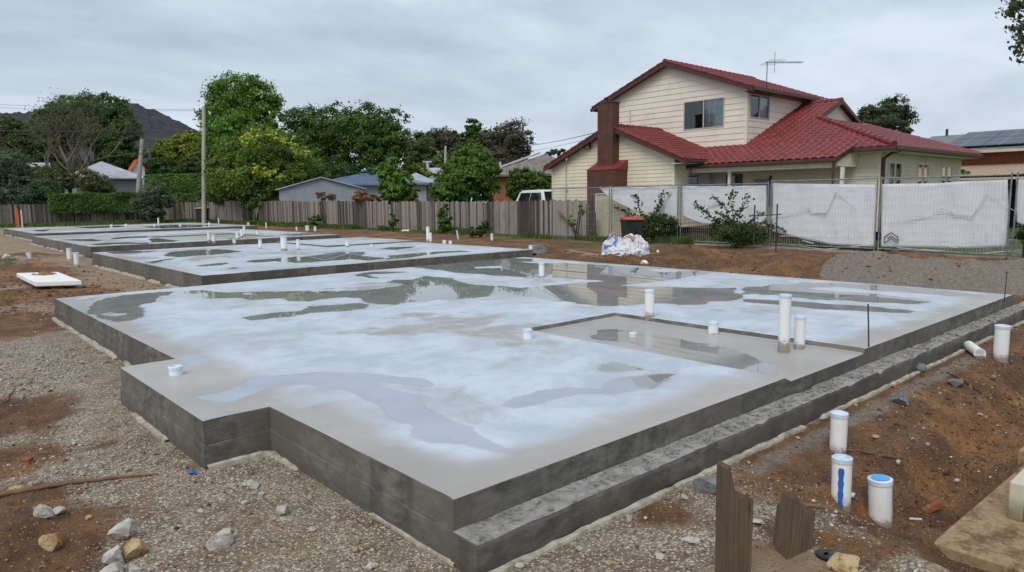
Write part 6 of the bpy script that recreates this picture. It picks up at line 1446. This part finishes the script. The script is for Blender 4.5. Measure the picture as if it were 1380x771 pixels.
b = MB(); b.box((MX+.02, HY+.02, MZ-.16), (RXE-.05, 10.06, MZ-.13)); b.box((MX+.02, 10.07, MZ-.16), (26.58, 10.9, MZ-.13)); b.build('eave_soffit', M['cream_plain'], house)
# upper roof
c_, s_, q_ = sl(US); XE = 34.6
for sg in (-1, 1):
    tile_roof('roof_tiles', (26.88, UY+sg*UW, UZ-US*UW), (1, 0, 0), (0, -sg*c_, s_), [(0, 0), (XE-26.88, 0), (XE-26.88, UW*q_), (0, UW*q_)], house, seed=5)
    underlay('roof_deck', [(26.9, UY+sg*(UW-.03), UZ-US*UW), (XE, UY+sg*(UW-.03), UZ-US*UW), (XE, UY, UZ), (26.9, UY, UZ)], house, 'brownsoffit')
    b = MB(); b.extr([(26.85, UY+sg*(UW+.06), UZ-US*(UW+.06)+.02), (26.85, UY, UZ+.02), (26.85, UY, UZ-.20), (26.85, UY+sg*(UW+.06), UZ-US*(UW+.06)-.16)], (.035, 0, 0)); b.build('barge_board', M['brown'], house)
    b = MB(); n = 10
    for i in range(n):
        y0 = UY+sg*UW*(1-i/n); y1 = UY+sg*UW*(1-(i+1.06)/n); b.tube([(26.88, y0, UZ-US*abs(y0-UY)+.045), (26.88, y1, UZ-US*abs(y1-UY)+.03)], [.06, .05], 8)
    b.build('verge_tiles', M['tile'], house, smooth=True)
    b = MB(); b.box((26.85, UY+sg*(UW-.0), UZ-US*UW-.14), (XE, UY+sg*(UW+.12), UZ-US*UW-.01)); b.build('gutter', M['brown'], house, bevel=.02)
ridge_caps('ridge_tiles', (26.84, UY, UZ+.05), (XE, UY, UZ+.05), house)
b = MB(); b.box((26.95, UY-UW+.02, 5.90), (34.5, 15.63, 5.93)); b.build('eave_soffit', M['brownsoffit'], house)
# chimney
cx0, cx1 = 23.02, 23.78
ya = float(onx(791, 270, cx0)[1]); yb = float(onx(829.5, 270, cx0)[1]); zb = float(onx(815, 229, cx0)[2])
b = MB(); b.box((cx0, yb, -.05), (cx1, ya, zb)); b.build('chimney_base', M['chim'], house, bevel=.01)
sa = float(onx(804.5, 200, 23.32)[1]); sb = float(onx(825, 200, 23.32)[1]); zt = float(onx(817, 138, 23.32)[2])
b = MB(); b.extr([(cx0-.03, ya+.03, zb), (cx1, ya+.03, zb+.42), (cx1, ya+.03, zb+.0)], (0, yb-ya-.06, 0)); b.build('chimney_hood', plain('red_paint', (.20, .03, .03), .45, .1), house)
b = MB(); b.box((23.32, sb, zb+.1), (23.80, sa, zt)); b.build('chimney_stack', M['chim'], house, bevel=.05)
b = MB(); b.box((23.30, sb-.02, zt-.03), (23.82, sa+.02, zt+.03)); b.build('chimney_cap', M['chim'], house, bevel=.02)
yc = float(onx(817.5, 130, 23.5)[1]); b = MB(); b.tube([(23.5, yc, zt), (23.5, yc, zt+.19)], .07, 12); b.tube([(23.5, yc, zt+.19), (23.5, yc, zt+.22)], .12, 12); b.build('flue', M['black'], house)
# services on the wall
y = float(onx(763, 250, 23.75)[1]); b = MB(); b.tube([(23.74, y, float(onx(763, 290, 23.74)[2])), (23.74, y, float(onx(763, 219, 23.74)[2]))], .022, 8); b.box((23.70, y-.05, 2.0), (23.77, y+.05, 2.14)); b.build('conduit', M['galvl'], house)
y = float(onx(765, 213, 23.7)[1]); b = MB(); P_ = onx(765, 213.5, 23.66); b.tube([P_, P_+np.array([-.1, 0, -.06])], [.05, .07], 10); b.build('flood_lamp', M['white'], house, smooth=True); b = MB(); b.tube([P_+np.array([0, .12, 0]), P_+np.array([-.12, .12, -.08])], [.05, .06], 10); b.build('flood_lamp', M['black'], house)
P_ = onx(795, 197, 23.7); b = MB(); b.bar(P_-np.array([0, 0, .12]), P_+np.array([0, 0, .12]), .05); b.tube([P_+np.array([-.02, -.1, .02]), P_+np.array([-.05, .15, -.18]), P_+np.array([-.05, .38, .0]), P_+np.array([-.03, .55, .12])], .012, 6); b.build('service_bracket', M['black'], house)
P_ = onx(848.5, 146, 27.12); Q_ = onx(848.5, 170, 27.12); b = MB(); b.tube([tuple(P_), tuple(Q_)], .03, 8); b.build('vent_pipe', M['cream_plain'], house)
# antenna
base = onz(1033, 117, 6.15); e = empty('antenna', base, 'thin television antenna on the upper roof of the cream house', 'antenna'); k = float((base-CAM) @ _f)/FPX
b = MB(); T = base+np.array([0, 0, 32*k]); b.tube([tuple(base-[0, 0, .1]), tuple(T)], .018, 6); b.build('mast', M['black'], e)
b = MB(); d = CR*1.0; a0 = T+d*(-3*k); a1 = T+d*(48*k); b.bar(a0, a1, .02)
for i in range(14):
    c = a0+(a1-a0)*(i+.3)/14; L = (.12 if i > 5 else .28); v = np.array([.3*L, -.8*L, .35*L]); b.bar(c-v, c+v, .012)
for v in (np.array([0, 0, 1]), np.array([.35, .2, .9]), np.array([-.35, -.2, .9])): c = T+d*(10*k); b.bar(c-v*.42, c+v*.42, .012)
b.build('elements', M['steel'], e)

# ================================================================== NEIGHBOURING BUILDINGS
def nb(name, label, pxc, dep, W_, D_, eave, ridge, wall, roof, kind='hip', rot=0., over=.4, wins=(), cat='house', z0=0, ridge_in=None, extra=None):
    """building centred on photo column pxc at forward depth dep, W_ across the view, D_ deep, rotated rot degrees from facing the camera"""
    c = wx(pxc, dep); e = empty(name, c, label, cat); a = math.atan2(CR[1], CR[0])+R_(rot)+math.atan((690-pxc)/FPX); U = np.array([math.cos(a), math.sin(a), 0]); V_ = np.array([-math.sin(a), math.cos(a), 0])
    P = lambda u, v, z: tuple(c+U*u+V_*v+np.array([0, 0, z])); w, d = W_/2, D_/2
    b = MB(); b.add([P(-w, -d, z0), P(w, -d, z0), P(w, d, z0), P(-w, d, z0), P(-w, -d, eave), P(w, -d, eave), P(w, d, eave), P(-w, d, eave)], [(3, 2, 1, 0), (4, 5, 6, 7), (0, 1, 5, 4), (1, 2, 6, 5), (2, 3, 7, 6), (3, 0, 4, 7)])
    if kind == 'gable_v': b.add([P(-w, -d, eave), P(w, -d, eave), P(0, -d, ridge-.05), P(-w, d, eave), P(w, d, eave), P(0, d, ridge-.05)], [(0, 1, 2), (3, 4, 5)])
    b.build('wall', M[wall], e)
    o = over; r = MB(); E_ = eave-.02; th = .14
    if kind == 'hip':
        ri = ridge_in if ridge_in is not None else min(w, d)
        if W_ >= D_: R0, R1 = (-w+ri, 0), (w-ri, 0)
        else: R0, R1 = (0, -d+ri), (0, d-ri)
        cs = [(-w-o, -d-o), (w+o, -d-o), (w+o, d+o), (-w-o, d+o)]
        v = [P(x, y, E_) for x, y in cs]+[P(*R0, ridge), P(*R1, ridge)]+[P(x, y, E_-th) for x, y in cs]
        if W_ >= D_: f = [(0, 1, 5, 4), (1, 2, 5), (2, 3, 4, 5), (3, 0, 4)]
        else: f = [(0, 1, 4), (1, 2, 5, 4), (2, 3, 5), (3, 0, 4, 5)]
        r.add(v, f+[(0, 6, 7, 1), (1, 7, 8, 2), (2, 8, 9, 3), (3, 9, 6, 0), (9, 8, 7, 6)])
    elif kind == 'gable_v':
        s_ = (ridge-eave)/w; 
        for sg in (-1, 1): r.extr([P(0, -d-o, ridge), P(sg*(w+o), -d-o, eave-s_*o), P(sg*(w+o), d+o, eave-s_*o), P(0, d+o, ridge)], (0, 0, .08))
    elif kind == 'gable_u':
        s_ = (ridge-eave)/d
        for sg in (-1, 1): r.extr([P(-w-o, 0, ridge), P(-w-o, sg*(d+o), eave-s_*o), P(w+o, sg*(d+o), eave-s_*o), P(w+o, 0, ridge)], (0, 0, .08))
    r.build('roof', M[roof], e)
    for (u0, u1, z0_, z1_, fr) in wins:
        b = MB(); t = .09
        b.extr([P(u0, -d-.04, z0_), P(u1, -d-.04, z0_), P(u1, -d-.04, z1_), P(u0, -d-.04, z1_)], tuple(V_*.03)); wn = b.build('window', M[fr], e)
        b = MB(); b.extr([P(u0+t, -d-.07, z0_+t), P(u1-t, -d-.07, z0_+t), P(u1-t, -d-.07, z1_-t), P(u0+t, -d-.07, z1_-t)], tuple(V_*.02)); b.build('pane', M['room'], wn)
    return e, P, U, V_
hzat = lambda px, py, dep: float(far(px, py, dep)[2])
# left: white roofed house
nb('cottage', 'small grey cottage with a pale iron roof behind the clipped hedge', 150, 78, 6.2, 6.5, hzat(150, 241, 78), hzat(131, 219, 78), 'render', 'rooflight', 'hip', over=.5, wins=[(1.55, 2.35, 1.5, 2.75, 'white')], ridge_in=3.0, rot=12)
nb('shed', 'low pale roof just visible left of the half bare tree', 52, 80, 3.5, 4, hzat(52, 226, 80), hzat(52, 221, 80), 'render', 'rooflight', 'gable_u')
e, P, U, V_ = nb('cottage', 'orange gabled house beside the shorter grey pole', 196.5, 84, 1.2, 2.5, hzat(197, 228, 84), hzat(202, 217, 84), 'white', 'rooforange', 'gable_v', over=.25, rot=10)
nb('garage', 'grey blue steel shed with a low gabled roof behind the paling fence', 443, 57, 6.1, 7.0, hzat(441, 256, 57), hzat(449, 242, 57), 'cladgrey', 'roofgrey', 'gable_v', over=.22, rot=-3, cat='shed')
e, P, U, V_ = nb('house', 'long low house with a blue metal roof behind the grey shed', 505, 66, 9.5, 8, hzat(505, 249, 66), hzat(500, 234, 66), 'roofgrey', 'roofblue', 'hip', over=.5)
nb('house', 'pale grey roofed house between the slender tree and the acacia', 565, 70, 4.2, 7, hzat(565, 251, 70), hzat(560, 234, 70), 'render', 'roofgrey', 'hip', over=.5)
e, P, U, V_ = nb('house', 'small house part with grey wall and white edge behind the sapling', 582, 78, 2.6, 4, hzat(582, 236, 78), hzat(588, 228, 78), 'roofgrey', 'rooflight', 'gable_u', over=.2)
T = far(576, 218, 78); b = MB(); b.tube([(T[0], T[1], 2.5), tuple(T)], .16, 8); b.bar(T-CR*.5, T+CR*.5, .16); b.build('chimney_pipe', M['rooflight'], None, thing=('pale T shaped roof vent above the small grey house', 'vent', None), loc=(T[0], T[1], 2.5))
T = far(583, 244, 73); e = empty('satellite_dish', T, 'round white satellite dish left of the acacia tree', 'dish'); b = MB(); n = 16
vs = [tuple(T)]+[tuple(T+CR*.42*math.cos(2*math.pi*i/n)+np.array([0, 0, .55*math.sin(2*math.pi*i/n)])-_f*.12) for i in range(n)]; b.add(vs, [(0, 1+i, 1+(i+1) % n) for i in range(n)]); o = b.build('dish', M['roofgrey'], e); o.modifiers.new('t', 'SOLIDIFY').thickness = .03
b = MB(); b.tube([tuple(T), (T[0], T[1], .0)], .05, 8); b.build('dish_pole', M['galv'], e)
nb('house', 'house with a dull yellow roof glimpsed through the acacia tree', 655, 98, 9.5, 7, hzat(655, 237, 98), hzat(655, 223, 98), 'white', 'roofyel', 'hip', over=.3)
e, P, U, V_ = nb('house', 'orange brick house with slate grey and brown roof left of the cream house', 735, 56, 7.4, 8, hzat(735, 237, 56), hzat(722, 210, 56), 'brick', 'roofbrown', 'hip', over=.5, rot=-4, ridge_in=3.4)
b = MB(); w = 3.7; zt_ = hzat(722, 210, 56); ze = hzat(735, 237, 56)
b.extr([P(-w-.52, -4.55, ze+.0), P(-w-.45, -4.6, ze-.02), P(-.28, -.65, zt_+.04), P(-.36, -.6, zt_+.05)], (0, 0, .12)); b.build('barge_trim', M['rooflight'], e)
b = MB(); b.tube([P(-3.2, -2, ze), P(-3.2, -2, ze+1.0)], .09, 8); b.build('vent_pipe', M['rooflight'], e)
# right neighbour with solar panels; runs along Y
NX = 41.0; y_l = float(onx(1290, 210, NX)[1]); ze = float(onx(1345, 201, NX)[2]); zr_ = float(onx(1345, 178, NX+4.6)[2]); yR = float(onx(1256, 187, NX+4.6)[1])
e = empty('brick_house', (NX+3, 4, 0), 'orange brick house with solar panels along its roof, at the right edge', 'house')
b = MB(); b.box((NX+.6, -14, 0), (NX+8.6, yR-1.2, ze-.05)); b.build('wall', M['brick'], e)
y0 = -15; y1 = yR
b = MB(); b.add([(NX, y0, ze), (NX, y1, ze), (NX+4.6, y1-.0, zr_), (NX+4.6, y0, zr_), (NX+9.2, y0, ze), (NX+9.2, y1, ze)], [(0, 3, 2, 1), (3, 4, 5, 2), (2, 5, 1)]); b.build('roof', M['roofdark'], e)
b = MB(); b.box((NX-.1, y0, ze-.14), (NX, y1, ze-.01)); b.build('gutter', M['creamfence'], e)
s_ = (zr_-ze)/4.6
for row in range(2):
    for i in range(12):
        ya_ = y1-1.9-i*1.72; x0_ = NX+.45+row*1.95; x1_ = x0_+1.9
        b = MB(); b.extr([(x0_, ya_, ze+s_*(x0_-NX)+.10), (x1_, ya_, ze+s_*(x1_-NX)+.10), (x1_, ya_-1.69, ze+s_*(x1_-NX)+.10), (x0_, ya_-1.69, ze+s_*(x0_-NX)+.10)], (0, 0, .04)); b.build('solar_panel', M['solar'], e)
za = float(onx(1345, 223, NX-1.2)[2]); zb2 = float(onx(1345, 236, NX-2.2)[2])
b = MB(); n = 150
for i in range(n): o_ = .02*(i % 2); b.extr([(NX+.58, y1-2.6-i*.11, za+.1+o_), (NX-2.2, y1-2.6-i*.11, zb2+o_), (NX-2.2, y1-2.6-i*.11-.11, zb2+o_), (NX+.58, y1-2.6-i*.11-.11, za+.1+o_)], (0, 0, .015))
b.build('awning', M['awning'], e); b = MB(); b.box((NX-2.25, y1-20, zb2-.2), (NX-2.15, y1-2.4, zb2-.1)); b.build('awning_beam', M['creamfence'], e)
b = MB(); b.box((NX+.50, y1-18, 0), (NX+.59, y1-3, za-.6)); b.build('dark_sheet', M['room'], e)  # thin dark sheet on the brick wall below the awning
b = MB(); yv = float(onx(1276, 180, NX+4.6)[1]); b.tube([(NX+4.6, yv, zr_-.1), (NX+4.6, yv, zr_+.35)], .07, 8); b.build('vent_pipe', M['black'], e)
# ================================================================== WHITE CAR
dep = 37; c = wx(737, dep); e = empty('parked_car', c, 'white car seen over the paling fence beside the cream house', 'car'); a = math.atan2(CR[1], CR[0])-R_(62); Rz = Matrix.Rotation(a, 3, 'Z')
def ct(x, y, z): return tuple(Rz @ Vector((x, y, z))+Vector(c))
CZ = 2.12/1.85
prof = [(-2.3, .45), (-2.3, .95), (-2.15, 1.08), (-1.9, 1.12), (-1.55, 1.72), (-1.35, 1.83), (.55, 1.85), (.8, 1.78), (1.35, 1.16), (2.15, 1.05), (2.35, .85), (2.35, .45)]
b = MB(); hw = [.90, .92, .92, .92, .74, .68, .68, .70, .90, .88, .86, .86]; n = len(prof); vs = []
for sg in (-1, 1): vs += [ct(x, sg*w_, z*CZ) for (x, z), w_ in zip(prof, hw)]
b.add(vs, [(i, i+1, n+i+1, n+i) for i in range(n-1)]+[tuple(range(n-1, -1, -1)), tuple(range(n, 2*n)), (n-1, 0, n, 2*n-1)]); b.build('body', M['carwhite'], e, bevel=.04)
def glass(nm, pts): 
    b = MB(); b.add([ct(x, y, z*CZ) for x, y, z in pts], [tuple(range(len(pts)))]); o = b.build(nm, M['carglass'], e); o.modifiers.new('t', 'SOLIDIFY').thickness = .01
glass('windscreen', [(.86, -.64, 1.76), (1.33, -.80, 1.22), (1.33, .80, 1.22), (.86, .64, 1.76)])
glass('rear_window', [(-1.57, -.66, 1.74), (-1.91, -.80, 1.22), (-1.91, .80, 1.22), (-1.57, .66, 1.74)])
for sg in (-1, 1):
    glass('side_window', [(-1.55, sg*.93, 1.16), (-.3, sg*.935, 1.16), (-.3, sg*.74, 1.72), (-1.35, sg*.73, 1.72)]); glass('side_window', [(-.22, sg*.935, 1.16), (1.1, sg*.93, 1.18), (.7, sg*.74, 1.72), (-.22, sg*.74, 1.72)])
    for x in (-1.45, 1.5):
        b = MB(); b.tube([ct(x, sg*.72, .36), ct(x, sg*.93, .36)], .36, 20); wh = b.build('wheel', M['rubber'], e, smooth=True); b = MB(); b.tube([ct(x, sg*.93, .36), ct(x, sg*.94, .36)], .22, 16); b.build('rim', M['galv'], wh)

# ================================================================== HILL AND FAR WOODS
prof = [(-260, 160), (-120, 150), (-40, 150), (20, 156), (60, 155), (110, 147), (150, 141.5), (170, 140.5), (188, 140.5), (205, 143), (225, 151), (245, 159), (262, 168), (290, 183), (330, 205), (400, 232), (520, 252), (700, 262)]
px_ = np.linspace(-260, 700, 420); py_ = np.interp(px_, [q[0] for q in prof], [q[1] for q in prof]); rows = 46; V = []
for j in range(rows):
    t = j/(rows-1); dep = 1150-650*t
    for x, y in zip(px_, py_):
        top = far(x, y, 1150); P = wx(x, dep); f = (1-t)**1.15; z = (top[2])*f
        V.append((P[0], P[1], z))
V = np.array(V); V[:, 2] += (4*fbm(V[:, 0]*.012, V[:, 1]*.012, 4, 3)*1.0 + 5*fbm(V[:, 0]*.16, V[:, 1]*.16, 3, 4))*np.clip(V[:, 2]/40, 0, 1)
idx = np.arange(rows*420).reshape(rows, 420); F = np.stack([idx[:-1, :-1], idx[1:, :-1], idx[1:, 1:], idx[:-1, 1:]], -1).reshape(-1, 4)
o = npmesh('hill', V, F, M['hill'], smooth=True); o['kind'] = 'structure'; o['label'] = 'dark purple grey wooded hill behind the trees'
bl = []
r = random.Random(5)
for i in range(64):
    px = -40+i*13.5; top = np.interp(px, [-50, 60, 250, 300, 560, 700, 830], [238, 240, 236, 225, 232, 232, 244])+r.uniform(-4, 5); dep = r.uniform(120, 175); bl.append(pblob(px, top+10, 14, 16, dep))
V, F, T = crown_cloud(bl, 34000, .62, 91, .25); o = npmesh('treeline', V, F, leafmat('leaf_far_wood', (.022, .038, .016), (.06, .085, .035)), tint=T); o['kind'] = 'stuff'; o['label'] = 'far off mass of dark green trees between the houses'

# ================================================================== SKY, SUN, CAMERA
SUN_EL, SUN_AZ = R_(52), R_(205)      # direction towards the sun: from behind the left shoulder
w = bpy.data.worlds.new('World'); scene.world = w; w.use_nodes = True; nt = w.node_tree; nt.nodes.clear()
N_ = lambda t, **k: (lambda x: ([setattr(x, a, b) for a, b in k.items()], x)[1])(nt.nodes.new(t))
out = N_('ShaderNodeOutputWorld'); bg = N_('ShaderNodeBackground'); sky = N_('ShaderNodeTexSky'); sky.sky_type = 'NISHITA'; sky.sun_disc = False
sky.sun_elevation = SUN_EL; sky.sun_rotation = R_(90)-SUN_AZ; sky.air_density = 1.6; sky.dust_density = 3
tc = N_('ShaderNodeTexCoord'); sep = N_('ShaderNodeSeparateXYZ'); nt.links.new(tc.outputs['Generated'], sep.inputs[0])
def mth(op, a, b=0.):
    x = N_('ShaderNodeMath', operation=op)
    for i, v in enumerate((a, b)):
        if isinstance(v, bpy.types.NodeSocket): nt.links.new(v, x.inputs[i])
        else: x.inputs[i].default_value = v
    return x.outputs[0]
zc = mth('ADD', mth('MAXIMUM', sep.outputs[2], 0.), .16); cb = N_('ShaderNodeCombineXYZ'); nt.links.new(mth('DIVIDE', sep.outputs[0], zc), cb.inputs[0]); nt.links.new(mth('DIVIDE', sep.outputs[1], zc), cb.inputs[1])
mp = N_('ShaderNodeMapping'); nt.links.new(cb.outputs[0], mp.inputs[0]); mp.inputs['Rotation'].default_value = (0, 0, R_(-35)); mp.inputs['Scale'].default_value = (.85, 1.2, 1)
def nz(scale, det, rough, dist):
    x = N_('ShaderNodeTexNoise'); nt.links.new(mp.outputs[0], x.inputs['Vector']); x.inputs['Scale'].default_value = scale; x.inputs['Detail'].default_value = det; x.inputs['Roughness'].default_value = rough; x.inputs['Distortion'].default_value = dist; return x.outputs[0]
n1 = nz(.55, 6, .55, .3); n2 = nz(1.7, 8, .6, .2); s_ = mth('ADD', mth('MULTIPLY', n1, .62), mth('MULTIPLY', n2, .38))
cr = N_('ShaderNodeValToRGB'); nt.links.new(s_, cr.inputs[0]); el = cr.color_ramp.elements
el[0].position = .38; el[0].color = (3.0, 3.55, 4.35, 1); el[1].position = .62; el[1].color = (5.6, 6.3, 7.1, 1); m_ = el.new(.50); m_.color = (4.2, 4.85, 5.7, 1)
hz_ = N_('ShaderNodeMapRange'); nt.links.new(sep.outputs[2], hz_.inputs[0]); hz_.inputs[1].default_value = 0; hz_.inputs[2].default_value = .32; hz_.inputs[3].default_value = .55; hz_.inputs[4].default_value = 0
mh = N_('ShaderNodeMixRGB'); nt.links.new(hz_.outputs[0], mh.inputs[0]); nt.links.new(cr.outputs[0], mh.inputs[1]); mh.inputs[2].default_value = (5.3, 6.0, 6.9, 1)
mx = N_('ShaderNodeMixRGB'); mx.inputs[0].default_value = .94; nt.links.new(sky.outputs[0], mx.inputs[1]); nt.links.new(mh.outputs[0], mx.inputs[2])
nt.links.new(mx.outputs[0], bg.inputs[0]); bg.inputs[1].default_value = .1; nt.links.new(bg.outputs[0], out.inputs[0])
sd = bpy.data.lights.new('sun', 'SUN'); sd.energy = 1.5; sd.angle = R_(35); sd.color = (1, .965, .92); so = bpy.data.objects.new('sun', sd); COL.objects.link(so)
dv = Vector((math.cos(SUN_EL)*math.cos(SUN_AZ), math.cos(SUN_EL)*math.sin(SUN_AZ), math.sin(SUN_EL))); so.rotation_euler = dv.to_track_quat('Z', 'Y').to_euler(); so.location = (0, 0, 30)
cd = bpy.data.cameras.new('camera'); co = bpy.data.objects.new('camera', cd); COL.objects.link(co); scene.camera = co
cd.sensor_fit = 'HORIZONTAL'; cd.sensor_width = 36; cd.lens = FPX/1380*36; cd.clip_start = .05; cd.clip_end = 5000
MW = Matrix(((CR[0], CU[0], -_f[0], 0), (CR[1], CU[1], -_f[1], 0), (CR[2], CU[2], -_f[2], 1.7), (0, 0, 0, 1))); co.matrix_world = MW
vs_ = scene.view_settings; vs_.view_transform = 'Standard'; vs_.look = 'None'; vs_.exposure = .42; vs_.gamma = 1; vs_.use_curve_mapping = False
scene.cycles.max_bounces = 6; scene.cycles.diffuse_bounces = 3; scene.cycles.glossy_bounces = 3; scene.cycles.transparent_max_bounces = 12
scene.cycles.use_denoising = True
